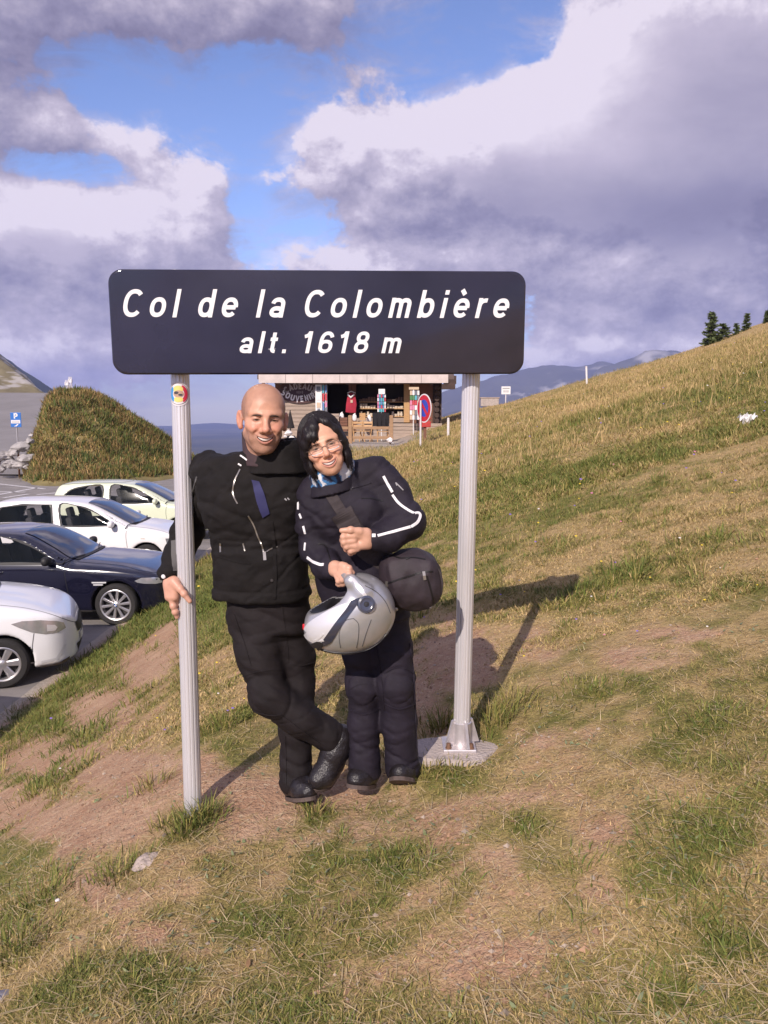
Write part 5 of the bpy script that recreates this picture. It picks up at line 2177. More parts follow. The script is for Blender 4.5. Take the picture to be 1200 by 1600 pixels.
    # ---- boots
    def boot(ankle, heel, ball, toe, shaft, name='boot', up=Vector((0, 0, 1)), r=.043, squash=.030):
        P_ = [Vector(q) for q in (ankle, heel, ball, toe, shaft)]
        lo = np.min([np.array(q) for q in P_], 0) - .07
        hi = np.max([np.array(q) for q in P_], 0) + .07
        s = SDF(lo, hi, .0035)
        s.cap(P_[4], P_[0], .052, .048, k=.0)
        s.cap(P_[0], P_[1], .044, .036, k=.03)
        s.cap(P_[1], P_[2], .036, .040, k=.03)
        s.cap(P_[0], P_[2], .043, .038, k=.04)
        s.cap(P_[2], P_[3], .040, .031, k=.02)
        # flat underside
        f = ((P_[1] + P_[2] + P_[3]) / 3)
        n = (P_[2] - P_[1]).cross(up).cross(P_[2] - P_[1]).normalized()
        bot = P_[1] - n * .030
        def flat(X, Y, Z):
            return (X - bot.x) * n.x + (Y - bot.y) * n.y + (Z - bot.z) * n.z
        s.op(lambda X, Y, Z: flat(X, Y, Z), tuple(lo), tuple(hi), k=.006, mode='sub')
        V, Q = s.mesh()
        V = folds(V, Q, lambda V, N: .0022 * (1 - 2.5 * np.abs(fbm(V[:, 0] * 18, V[:, 1] * 18, V[:, 2] * 30, 3, 35))))
        hgt = (V - np.array(bot)) @ np.array(n)
        bo = mesh_np(name, V, Q, M_BOOT, root)
        # welted sole: the outline of the lowest part, pressed out a little
        low = V[hgt < .012]
        a = (P_[3] - P_[1]).normalized()
        b = n.cross(a).normalized()
        pu = (low - np.array(bot)) @ np.array(a)
        pv = (low - np.array(bot)) @ np.array(b)
        cu, cv = (pu.max() + pu.min()) / 2, np.median(pv)
        K = 28
        ring = []
        for k in range(K):
            th = 2 * math.pi * k / K
            du, dv = math.cos(th), math.sin(th)
            m_ = ((pu - cu) * du + (pv - cv) * dv).max()
            ring.append((th, m_))
        poly = []
        for k in range(K):                                     # support function -> outline
            th0, m0 = ring[k]
            th1, m1 = ring[(k + 1) % K]
            det = math.cos(th0) * math.sin(th1) - math.sin(th0) * math.cos(th1)
            poly.append(((m0 * math.sin(th1) - m1 * math.sin(th0)) / det + cu, (m1 * math.cos(th0) - m0 * math.cos(th1)) / det + cv))
        mb = MB()
        vs = []
        for hh, g in ((.011, 1.0), (.011, 1.03), (-.004, 1.03)):
            for (pu_, pv_) in poly:
                vs.append(Vector(bot) + a * (cu + (pu_ - cu) * g) + b * (cv + (pv_ - cv) * g) + n * hh)
        fs = [(i * K + k, i * K + (k + 1) % K, (i + 1) * K + (k + 1) % K, (i + 1) * K + k) for i in range(2) for k in range(K)] + [tuple(range(2 * K, 3 * K))]
        mb.add(vs, fs).build('sole', M_SOLE, bo)
        return bo
    build_man.boot = boot
    boot(w(524, 1172, 3.02), w(520, 1196, 3.03), w(505, 1212, 2.985), w(496, 1219, 2.965), w(532, 1152, 3.03), up=Vector((.25, -.5, .8)))
    boot(w(462, 1222, 3.08), w(462, 1233, 3.085), w(474, 1234, 3.0), w(481, 1236, 2.965), w(463, 1200, 3.085))
    rebase(root, (w(463, 1234, 3.08).x, 3.08, gz(-.34, 3.08)))
    return root


MAN = build_man()


# ================================================================== the woman
def build_woman():
    w = at
    PW = dict(skin=SKIN_W, lip=(.47, .16, .13), slit=.0032, smile=.94, brow=.42, taper=.20, neck=.82, jaw=.93, makeup=True, nose=.82, chin=.011, browpaint=.6)
    Vh, Qh, Ch = make_head(PW)
    c = w(506, 699, 2.855)
    Mh = frame(6, -2, 19)
    sc = .925
    sx = np.array([.99, .98, 1.0])
    A = np.array(Mh) * sc
    def T(p):
        return Vector(c) + Mh @ (Vector((p.x * sx[0], p.y * sx[1], p.z * sx[2])) * sc)
    Vw = (Vh * sx) @ A.T + np.array(c)
    s = SDF((-.45, 2.6, -.05), (.35, 3.25, 1.6), .014)
    s.cap(w(540, 785, 2.96), w(570, 945, 3.0), .075, .08, k=.05)
    s.cap(w(522, 745, 2.92), w(540, 785, 2.96), .04, .05, k=.04)
    for pts, rs in (([w(596, 752, 2.93), w(642, 828, 2.88), w(590, 845, 2.79)], [.04, .034, .024]),
                    ([w(490, 775, 2.94), w(492, 855, 2.93), w(518, 888, 2.80)], [.04, .034, .024]),
                    ([w(556, 975, 3.0), w(566, 1075, 2.98), w(570, 1195, 3.02), w(566, 1214, 2.99)], [.05, .045, .035, .03]),
                    ([w(608, 975, 3.0), w(622, 1065, 2.95), w(630, 1190, 3.02), w(630, 1210, 3.0)], [.05, .045, .035, .03])):
        s.chain([tuple(p) for p in pts], rs, k=.03)
    Vb, Qb = s.mesh()
    hz = lambda u, v, y: tuple(w(u, v, y))
    # left hand closed on the strap
    Vl, Ql = hand_sdf([(hz(588, 845, 2.80), hz(572, 843, 2.772), .024, .026), (hz(574, 836, 2.772), hz(554, 836, 2.755), .020, .017), (hz(574, 850, 2.772), hz(556, 853, 2.757), .020, .016), (hz(572, 832, 2.765), hz(560, 830, 2.752), .017, .013)],
                      [([hz(562, 830, 2.750), hz(548, 828, 2.742), hz(534, 829, 2.744)], [.0130, .0110, .0090]),
                       ([hz(553, 837, 2.750), hz(537, 839, 2.745), hz(536, 844, 2.772), hz(546, 844, 2.785)], [.0120, .0108, .0098, .0085]),
                       ([hz(553, 845, 2.750), hz(538, 847, 2.745), hz(538, 851, 2.772), hz(547, 851, 2.785)], [.0120, .0108, .0098, .0085]),
                       ([hz(555, 852, 2.752), hz(542, 854, 2.748), hz(542, 858, 2.772), hz(550, 858, 2.785)], [.0115, .0104, .0094, .0082]),
                       ([hz(558, 858, 2.757), hz(548, 861, 2.753), hz(548, 864, 2.772), hz(554, 863, 2.785)], [.0105, .0094, .0084, .0074])])
    # right hand on the chin bar of the helmet
    Vr, Qr = hand_sdf([(hz(513, 886, 2.80), hz(524, 888, 2.772), .024, .024), (hz(523, 884, 2.768), hz(539, 886, 2.735), .018, .016), (hz(522, 893, 2.768), hz(533, 899, 2.735), .018, .016)],
                      [([hz(534, 883, 2.74), hz(545, 888, 2.722), hz(551, 895, 2.728)], [.0120, .0105, .0085]),
                       ([hz(535, 887, 2.736), hz(545, 897, 2.712), hz(546, 905, 2.722), hz(541, 907, 2.745)], [.0118, .0105, .0095, .0082]),
                       ([hz(533, 892, 2.735), hz(540, 903, 2.712), hz(541, 909, 2.724), hz(537, 910, 2.745)], [.0118, .0105, .0095, .0082]),
                       ([hz(530, 897, 2.737), hz(535, 906, 2.716), hz(536, 912, 2.727), hz(532, 912, 2.745)], [.0112, .0100, .0090, .0078]),
                       ([hz(526, 900, 2.742), hz(529, 908, 2.724), hz(530, 913, 2.733), hz(527, 913, 2.748)], [.0100, .0090, .0080, .0070])])
    hc = np.array([.565, .315, .22])
    V, Q, C = body_join([(Vw, Qh, Ch), (Vb, Qb, SKIN_W), (Vl, Ql, hc), (Vr, Qr, hc)])
    root = mesh_np('person', V, Q, M_SKIN, col=C)
    tag(root, 'smiling woman with black bob and glasses in dark jacket with white piping, holding a helmet', 'person', 'couple posing under the pass sign')
    head_extras(PW, T, root)

    # ---- hair: chin-length bob with a side-swept fringe
    s = SDF((-.115, -.135, -.165), (.115, .135, .165), .003)
    s.ell((0, .020, .048), (.0860, .106, .093), k=0)
    s.ell((0, .034, -.030), (.0765, .074, .095), k=.04)
    for x in (-1, 1):
        s.chain([(x * .066, -.028, .055), (x * .0715, -.022, -.005), (x * .0715, -.020, -.060), (x * .060, -.022, -.105)], [.022, .019, .016, .006], k=.025)
    # open the face
    def face(X, Y, Z):
        # hairline: high on the picture's right of the parting, fringe falling to the left brow
        edge = np.where(X > -.002, .090 - 9.5 * np.maximum(X - .004, 0) ** 2, .090 - .92 * (-(X + .002)) - .012 * np.sin(X * 190) * (X < -.02))
        side = np.abs(X + .002) - (.0615 - .06 * np.clip(-Z - .04, 0, .1))
        return np.maximum(np.maximum(side, Z - edge), Y + .028)
    s.op(face, (-.09, -.15, -.18), (.09, .01, .12), k=.008, mode='sub')
    s.op(lambda X, Y, Z: np.maximum(np.maximum(np.abs(X) - .058, Y - .02), Z + .05), (-.08, -.1, -.2), (.08, .05, 0), k=.01, mode='sub')
    # fringe: a swept sheet from the parting across the brow
    s.chain([(.006, -.066, .112), (-.018, -.088, .085), (-.042, -.088, .052), (-.060, -.072, .020)], [.012, .014, .014, .009], k=.012)
    s.chain([(.000, -.072, .108), (-.010, -.092, .078), (-.022, -.097, .048), (-.030, -.096, .030)], [.010, .012, .011, .005], k=.010)
    s.chain([(-.010, -.064, .112), (-.040, -.074, .078), (-.064, -.062, .035), (-.074, -.045, -.005)], [.014, .016, .015, .012], k=.012)
    s.chain([(.010, -.062, .112), (.040, -.070, .085), (.062, -.058, .050), (.074, -.040, .005)], [.012, .013, .014, .014], k=.012)
    Vv, Qv = s.mesh()
    def fn(V, N):
        a = np.arctan2(V[:, 0], -V[:, 1] - .0)
        st = fbm(V[:, 0] * 95 + V[:, 2] * 12, V[:, 1] * 95, V[:, 2] * 9, 3, 45)
        return .0016 * (1 - 2.2 * np.abs(st)) + .0008 * fbm(V[:, 0] * 30, V[:, 1] * 30, V[:, 2] * 8, 2, 47)
    Vv = folds(Vv, Qv, fn)
    hair = mesh_np('hair', (Vv * sx) @ A.T + np.array(c), Qv, M_HAIR, root)
    # loose strands
    mb = MB()
    rr = np.random.default_rng(5)
    def strand(pts, r):
        mb.tube([T(Vector(p)) for p in pts], [r, r, r * .8, r * .2], 4, cap=False)
    for i in range(420):
        t = rr.uniform(0, 1)
        x1 = -.012 - .058 * t
        p0 = (.004 - .02 * t + rr.normal(0, .004), -.072 + .006 * t, .113 - .004 * t)
        p1 = (x1 * .45, -.092 + .012 * t, .088 - .010 * t + rr.normal(0, .002))
        p2 = (x1 * .85 + rr.normal(0, .002), -.101 + .022 * t + rr.normal(0, .002), .055 - .018 * t)
        p3 = (x1 * 1.05 + rr.normal(0, .004), -.099 + .030 * t + rr.normal(0, .003), .026 - .022 * t + rr.normal(0, .009))
        strand((p0, p1, p2, p3), .0007)
    for i in range(520):
        sgn = rr.choice((-1, 1))
        y0 = rr.uniform(-.045, .07)
        x0 = sgn * (.0665 + rr.normal(0, .003))
        k = rr.uniform(.9, 1.12)
        strand(((x0 * .75, y0, .10), (x0 * 1.2, y0 - .002, .04), (x0 * 1.24 * k, y0, -.05), (x0 * (1.08 + rr.normal(0, .07)), y0 - .008 + rr.normal(0, .006), -.112 + rr.normal(0, .014))), .0007)
    for i in range(620):                                          # over the crown, from the parting to both sides
        sgn = rr.choice((-1, 1))
        ys_ = rr.uniform(-.060, .085)
        pts = []
        a1 = rr.uniform(.9, 1.45)
        for k in range(6):
            a = a1 * k / 5
            e = math.sqrt(max(.05, 1 - ((ys_ - .02) / .108) ** 2))
            pts.append((sgn * (.0885 * e * math.sin(a)) + .004, ys_ - .012 * k / 5, .048 + .0960 * e * math.cos(a) + rr.normal(0, .0006)))
        strand(pts, .0008) if False else mb.tube([T(Vector(p)) for p in pts], [.0008] * 5 + [.0002], 4, cap=False)
    mb.build('hair_strands', M_HAIR, hair, smooth=False, fix=False)['kind'] = 'stuff'

    # ---- glasses
    mg = mat('gold_frame', (.55, .44, .36), .25, metal=.9)
    gl = bpy.data.objects.new('glasses', None)
    COL.objects.link(gl)
    gl.parent = root
    lens_m = mat('spectacle_glass', (.95, .93, .93), .03, trans=.0, alpha=.025, spec=.5)
    for x in (-1, 1):
        loop = []
        for k in range(28):
            a = 2 * math.pi * k / 28
            ca, sa = math.cos(a), math.sin(a)
            X = x * .0325 + .0245 * math.copysign(abs(ca) ** .62, ca)
            Z = -.0045 + .0135 * math.copysign(abs(sa) ** .72, sa)
            loop.append(Vector((X, -.1105 + 9 * (abs(X) - .02) ** 2, Z)))
        loop2 = loop + [loop[0], loop[1]]
        m2 = MB().tube([T(p) for p in loop2], .0011, 6, cap=False)
        rim = m2.build('rim', mg, gl, smooth=True)
        m3 = MB()
        m3.add([T(p) for p in loop] , [tuple(range(28))])
        m3.build('lens', lens_m, gl)
        MB().tube([T(Vector(q)) for q in ((x * .056, -.100, .001), (x * .068, -.088, .002), (x * .078, -.030, .002), (x * .078, .008, -.002))], .0013, 6).build('temple', mg, gl, smooth=True)
        # bright lower edge of the half-rim
        m4 = MB().tube([T(p + Vector((0, -.0015, -.0012))) for p in loop if p.z < -.0120], .0017, 6)
        m4.build('lower_rim', mat('bright_rim', (.86, .82, .78), .25, metal=.35), gl, smooth=True)
    MB().tube([T(Vector(q)) for q in ((-.009, -.1095, .0005), (0, -.1135, .003), (.009, -.1095, .0005))], .0012, 6).build('bridge', mg, gl, smooth=True)

    # ---- scarf
    q = w(519, 742, 2.90)
    s = SDF((q.x - .13, q.y - .13, q.z - .10), (q.x + .13, q.y + .13, q.z + .10), .004)
    def roll(X, Y, Z):
        t = Z - q.z - .30 * (X - q.x)
        r = np.sqrt((X - q.x) ** 2 + (Y - q.y) ** 2)
        return np.sqrt((r - .066) ** 2 + (t * .42) ** 2) - .016
    s.op(roll, (q.x - .1, q.y - .1, q.z - .08), (q.x + .1, q.y + .1, q.z + .08), k=0)
    V, Q = s.mesh()
    V = folds(V, Q, lambda V, N: .004 * (1 - 2 * np.abs(fbm(V[:, 0] * 18 + V[:, 2] * 20, V[:, 1] * 18, V[:, 2] * 40, 2, 55))))
    n = fbm(V[:, 0] * 30 + V[:, 2] * 14, V[:, 1] * 30, V[:, 2] * 22, 3, 57)
    cc = np.where((n > .06)[:, None], np.array([.62, .63, .68]), np.where((n > -.14)[:, None], np.array([.045, .16, .36]), np.array([.02, .025, .06])))
    mesh_np('scarf', V, Q, mat('printed_scarf', (.3, .3, .4), .85, attr='col'), root, col=cc)

    # ---- jacket
    s = SDF((-.42, 2.62, .58), (.26, 3.16, 1.50), .0058)
    rows = []
    for v, u, hw, hd, Y in ((740, 522, 34, .070, 2.915), (752, 528, 50, .085, 2.93), (770, 538, 68, .105, 2.945), (805, 543, 72, .118, 2.95), (850, 548, 66, .108, 2.965),
                            (890, 555, 66, .112, 2.975), (930, 566, 68, .120, 2.985), (962, 575, 71, .125, 2.99)):
        p = w(u, v, Y)
        rows.append((p.x, p.y, p.z, hw * 2.36e-3, hd))
    s.stack(rows, k=0, e=2.2, rnd=.012)
    s.ell(w(518, 805, 2.875), (.062, .055, .065), k=.04)
    s.ell(w(568, 797, 2.875), (.062, .055, .065), k=.04)
    s.chain([tuple(w(*q)) for q in ((588, 742, 2.935), (612, 772, 2.92), (639, 815, 2.875), (608, 838, 2.82), (587, 842, 2.79))], [.062, .060, .057, .045, .038], k=.035)
    s.chain([tuple(w(*q)) for q in ((492, 774, 2.935), (488, 820, 2.935), (494, 862, 2.915), (509, 882, 2.84), (518, 888, 2.80))], [.060, .054, .050, .043, .038], k=.03)
    s.cap(w(540, 738, 2.93), w(590, 742, 2.94), .05, .055, k=.04)
    def neckcut(X, Y, Z):
        q = w(520, 742, 2.905)
        return np.maximum(np.sqrt((X - q.x) ** 2 + (Y - q.y) ** 2) - .062, (q.z - .02) - Z)
    s.op(neckcut, (-.4, 2.75, 1.25), (.1, 3.05, 1.6), k=.008, mode='sub')
    V, Q = s.mesh()
    def fn(V, N):
        x, y, z = V[:, 0], V[:, 1], V[:, 2]
        t = fbm(x * 6 - z * 5, y * 6, z * 9 + x * 6, 3, 65)
        t2 = fbm(x * 14 + z * 10, y * 13, z * 18 - x * 8, 3, 69)
        return .0045 * (1 - 2.5 * np.abs(t)) + .0025 * (1 - 2.4 * np.abs(t2)) - .006 * pulls(V, (.5, 0, .87), 10, 2.4, 73) - .0045 * pulls(V, (-.55, 0, .83), 14, 3.5, 74) + .001
    V = relax(folds(V, Q, fn), Q, 1, .3)
    jk = mesh_np('jacket', V, Q, M_JKT2, root)
    B = bvh_np(V, Q)
    def rib(pts, wd, name, m_, off=.0025, n=6):
        mb = ribbon_on(B, pxline(pts, n), wd, off)
        if mb.v:
            return mb.build(name, m_, jk, smooth=False)
    rib([(599, 744), (606, 757), (613, 769)], .0105, 'piping', M_REFL)
    rib([(613, 773), (622, 785), (636, 796), (647, 802)], .0095, 'piping', M_REFL)
    rib([(648, 802), (654, 801.5), (656.5, 806), (652, 816), (642, 823)], .0105, 'piping', M_REFL)
    rib([(641, 823), (620, 829), (602, 834), (590, 837)], .0105, 'piping', M_REFL)
    rib([(587, 836.5), (581.5, 836.5)], .013, 'piping', M_REFL, n=2)
    rib([(466, 785), (466, 796)], .0085, 'piping', M_REFL, n=3)
    rib([(468, 803), (471, 810)], .0085, 'piping', M_REFL, n=3)
    rib([(474, 822), (477, 834)], .0085, 'piping', M_REFL, n=3)
    rib([(477, 848), (476, 860)], .0075, 'piping', M_REFL, n=3)
    rib([(480, 871), (490, 878), (500, 882), (506, 882)], .0110, 'piping', M_REFL, n=4)
    rib([(565, 779), (580, 779), (598, 783)], .005, 'pocket_zip', mat('black_zip', (.006, .005, .006), .5), .002)
    rib([(618, 754), (624, 760), (630, 766)], .004, 'logo_print', mat('grey_print', (.30, .29, .30), .7), .002, 3)
    rib([(618, 754), (620, 759)], .004, 'logo_print', mat('grey_print', (.30, .29, .30), .7), .002, 3)
    rib([(526, 761), (529, 764), (531, 760)], .005, 'logo_print', mat('grey_print', (.30, .29, .30), .7), .002, 3)
    rib([(548, 764), (552, 762)], .004, 'logo_print', mat('grey_print', (.30, .29, .30), .7), .002, 3)
    rib([(539, 757), (546, 763), (555, 762), (570, 758), (580, 754)], .004, 'yoke_seam', M_JKT2, .003)
    rib([(497, 850), (508, 853), (516, 875), (518, 890)], .005, 'front_zip', mat('black_zip', (.006, .005, .006), .5), .0025)
    # collar
    q = w(520, 748, 2.91)
    s = SDF((q.x - .13, q.y - .13, q.z - .08), (q.x + .13, q.y + .13, q.z + .08), .004)
    def collar(X, Y, Z):
        t = Z - q.z - .22 * (X - q.x)
        r = np.sqrt((X - q.x) ** 2 + (Y - q.y) ** 2)
        return np.maximum(np.abs(r - (.080 - .15 * t)) - .007, np.maximum(t - .020 - .18 * np.clip(Y - q.y, -.05, .1), -.05 - t))
    s.op(collar, (q.x - .11, q.y - .11, q.z - .07), (q.x + .11, q.y + .11, q.z + .07), k=0)
    V, Q = s.mesh()
    mesh_np('collar', relax(V, Q, 2, .4), Q, M_JKT2, root)

    # ---- trousers
    s = SDF((-.26, 2.70, -.02), (.22, 3.24, 1.06), .0058)
    rows = []
    for v, u, hw, hd, Y in ((890, 564, 56, .090, 2.985), (930, 569, 60, .100, 2.985), (960, 574, 59, .102, 2.99), (985, 578, 55, .092, 2.99)):
        p = w(u, v, Y)
        rows.append((p.x, p.y, p.z, hw * 2.38e-3, hd))
    s.stack(rows, k=0, e=2.2)
    s.chain([tuple(w(*q)) for q in ((558, 970, 2.99), (563, 1020, 2.975), (567, 1072, 2.965), (568, 1130, 2.99), (570, 1206, 3.0))], [.070, .064, .060, .058, .062], k=.03)
    s.chain([tuple(w(*q)) for q in ((607, 965, 2.98), (613, 1015, 2.955), (619, 1066, 2.935), (624, 1130, 2.97), (629, 1200, 2.995))], [.073, .070, .067, .063, .065], k=.03)
    zl = w(600, 1211, 3.0).z
    s.op(lambda X, Y, Z: (Z - zl) + 0 * X + 0 * Y, (-.3, 2.7, -.1), (.25, 3.3, zl + .02), k=.006, mode='sub')
    V, Q = s.mesh()
    def fn(V, N):
        x, y, z = V[:, 0], V[:, 1], V[:, 2]
        t = fbm(x * 7 - z * 2, y * 7, z * 13 + x * 6, 3, 75)
        t2 = fbm(x * 12 + z * 4, y * 12, z * 30 + x * 9, 3, 79)
        low = sstep(.5, .12, z)
        d_ = .0035 * (1 - 2.5 * np.abs(t)) - .0055 * pulls(V, (.3, 0, .95), 9, 2.2, 83) - (.002 + .0035 * low) * pulls(V, (-.3, 0, .95), 15, 5, 84) + .0018 * (1 - 2.4 * np.abs(t2)) + .003
        for (u, v) in ((622, 1062), (567, 1070)):
            k_ = w(u, v, 2.95)
            r = np.sqrt((x - k_.x) ** 2 + ((z - k_.z) * .8) ** 2)
            d_ = d_ + .0015 * sstep(.062, .050, r) * (y < 2.97) - .003 * np.exp(-((r - .056) / .005) ** 2) * (y < 2.97)
        return d_ - .003
    V = relax(folds(V, Q, fn), Q, 1, .3)
    tr = mesh_np('trousers', V, Q, M_TRS2, root)
    BT = bvh_np(V, Q)
    for pts in ([(547, 1076), (560, 1069), (575, 1068), (587, 1074)], [(600, 1052), (615, 1044), (635, 1045), (646, 1052)], [(549, 1110), (568, 1116), (588, 1110)], [(602, 1100), (624, 1108), (648, 1100)], [(640, 1005), (646, 1050), (649, 1110), (651, 1170)], [(588, 1010), (596, 1060), (601, 1110)]):
        mb = ribbon_on(BT, pxline(pts, 7), .0052, .003)
        if mb.v:
            mb.build('seam', M_TRS2, tr)

    # ---- boots
    import types
    src = build_man.boot
    cell = [c_ for c_, n_ in zip(src.__closure__, src.__code__.co_freevars) if n_ == 'root'][0]
    cell.cell_contents = root
    src(w(570, 1204, 3.01), w(572, 1214, 3.02), w(563, 1216, 2.96), w(556, 1217, 2.935), w(570, 1185, 3.01))
    src(w(631, 1200, 3.01), w(633, 1212, 3.02), w(628, 1208, 2.955), w(625, 1206, 2.925), w(631, 1180, 3.01), up=Vector((0, .35, .9)))
    rebase(root, (w(600, 1225, 3.0).x, 3.0, gz(0, 3.0)))
    return root


WOMAN = build_woman()


# ================================================================== helmet in her right hand
def build_helmet():
    w = at
    msh = mat('silver_lacquer', (.47, .465, .48), .30, metal=.55, coat=.6, var=.05, vscale=30)
    mlt = mat('pale_silver', (.70, .69, .70), .28, metal=.35, coat=.6)
    mdk = mat('helmet_trim', (.016, .015, .018), .45)
    mgl = mat('smoke_visor', (.030, .030, .045), .08, coat=.8)
    C_ = w(546, 962, 2.755)
    s = SDF(np.array(C_) - .21, np.array(C_) + .21, .0045)
    lng = (w(600, 938, 2.755) - w(482, 985, 2.755)).normalized()
    Yx = Vector((0, 1, 0))
    up = lng.cross(Yx).normalized()
    if up.z < 0:
        up = -up
    Rm = Matrix((lng, Yx, up)).transposed()
    s.ell(C_ + lng * .012 - up * .010, (.150, .120, .126), rot=Rm, k=0)
    s.ell(C_ - lng * .055 - up * .006, (.118, .105, .088), rot=Rm, k=.05)
    s.ell(C_ + lng * .060 + up * .028, (.095, .112, .105), rot=Rm, k=.04)
    # chin bar swung up
    s.chain([tuple(q) for q in (w(583, 952, 2.70), w(568, 925, 2.675), w(549, 908, 2.685), w(540, 903, 2.72))], [.034, .026, .021, .018], k=.02)
    s.chain([tuple(q) for q in (w(540, 903, 2.72), w(538, 903, 2.76), w(540, 905, 2.80), w(556, 912, 2.835))], [.018, .019, .019, .022], k=.015)
    # eye port
    F_full = s.F.copy()
    s.ell(w(506, 925, 2.755), (.115, .125, .060), rot=Rm, k=.006, mode='sub')
    s.ell(w(538, 934, 2.765), (.072, .098, .070), rot=Rm, k=.006, mode='sub')
    V, Q = s.mesh()
    V = relax(V, Q, 2, .4)
    N = vnormals(V, Q)
    cen = V[Q].mean(1)
    p = cen - np.array(w(530, 930, 2.755))
    a, b = p @ np.array(lng), p @ np.array(up)
    fn_ = N[Q].mean(1)
    fn_ /= np.linalg.norm(fn_, axis=1, keepdims=True)
    gi = np.clip(((cen - s.lo) / s.h).round().astype(int), 0, np.array(s.F.shape) - 1)
    inner = F_full[gi[:, 0], gi[:, 1], gi[:, 2]] < -.0075
    root = mesh_np('helmet', V, Q, [msh, mdk], mi=inner.astype(int))
    tag(root, 'silver flip-up motorcycle helmet hanging from the hand of the woman', 'helmet')
    B = bvh_np(V, Q)
    def ep(poly, name, m_, off, h=4.0):
        V_, F_ = patch(B, poly, lambda q: (EYE, pix_dir(q.x, q.y)), off, h)
        if F_:
            return MB().add(V_, [tuple(f) for f in F_]).build(name, m_, root, smooth=True, fix=False)
    ep(pxline([(474, 984), (483, 973), (501, 961), (525, 948), (545, 942), (541, 952), (528, 968), (512, 990), (502, 1005), (490, 1004), (478, 996), (474, 984)], 3)[:-1], 'brow_panel', mlt, .003)
    ep(pxline([(549, 939), (566, 932), (560, 942), (545, 962), (530, 984), (518, 1003), (505, 1009), (502, 1005), (512, 990), (528, 968), (541, 952), (549, 939)], 2)[:-1], 'visor', mgl, .0045)
    ep(pxline([(486, 1006), (496, 1001), (505, 1004), (503, 1013), (492, 1015), (486, 1011), (486, 1006)], 2)[:-1], 'vent', mdk, .006)
    for uu in range(470, 482):
        h, nrm, _, _ = B.ray_cast(EYE, pix_dir(uu, 979))
        if h is not None:
            MB().box(h, (.010, .012, .020), bev=.003).build('reflector', mat('red_reflector', (.55, .01, .02), .25, coat=.5), root, smooth=True)
            break
    ep(pxline([(546, 901), (553, 904), (563, 916), (574, 931), (583, 944), (584, 953), (577, 958), (580, 948), (570, 934), (558, 918), (546, 901)], 2)[:-1], 'chin_bar_highlight', mlt, .004)  # pale strip paints the highlight along the chin bar's front edge
    def rib(pts, wd, name, m_, off=.002):
        mb = ribbon_on(B, pxline(pts, 6), wd, off)
        if mb.v:
            mb.build(name, m_, root)
    line = mat('panel_gap', (.10, .10, .105), .5)
    rib([(532, 1012), (530, 990), (538, 971), (552, 966)], .0028, 'shell_seam', line, .0016)
    rib([(552, 966), (560, 975), (560, 995), (557, 1012)], .0028, 'shell_seam', line, .0016)
    rib([(566, 1010), (572, 990), (580, 968)], .0028, 'shell_seam', line, .0016)
    rib([(570, 915), (588, 925), (602, 940), (610, 958)], .0028, 'shell_seam', line, .0016)
    rib([(500, 1014), (520, 1019), (545, 1020), (570, 1016), (590, 1005), (604, 990)], .010, 'edge_trim', mdk, .003)
    rib([(506, 990), (498, 998), (492, 1001), (507, 1000)], .006, 'vent_slider', mlt, .005)
    h, nrm, _, _ = B.ray_cast(EYE, pix_dir(572, 944))
    M = Matrix.Translation(h) @ nrm.to_track_quat('Z', 'Y').to_matrix().to_4x4()
    MB().lathe([(0, .010), (.010, .0105), (.018, .010), (.022, .012), (.029, .010), (.031, .002), (.031, -.008)], 36, M).build('pivot', mat('pivot_blue', (.05, .055, .085), .22, coat=.7), root, smooth=True)
    MB().lathe([(0, .0135), (.008, .013), (.0095, .010)], 24, M).build('pivot_cap', mdk, root, smooth=True)
    # strap end
    MB().tube([w(548, 905, 2.70), w(552, 908, 2.69), w(557, 903, 2.69)], .004, 6).build('strap', mdk, root, smooth=True)
    rebase(root, w(545, 1022, 2.755))
    return root


HELMET = build_helmet()


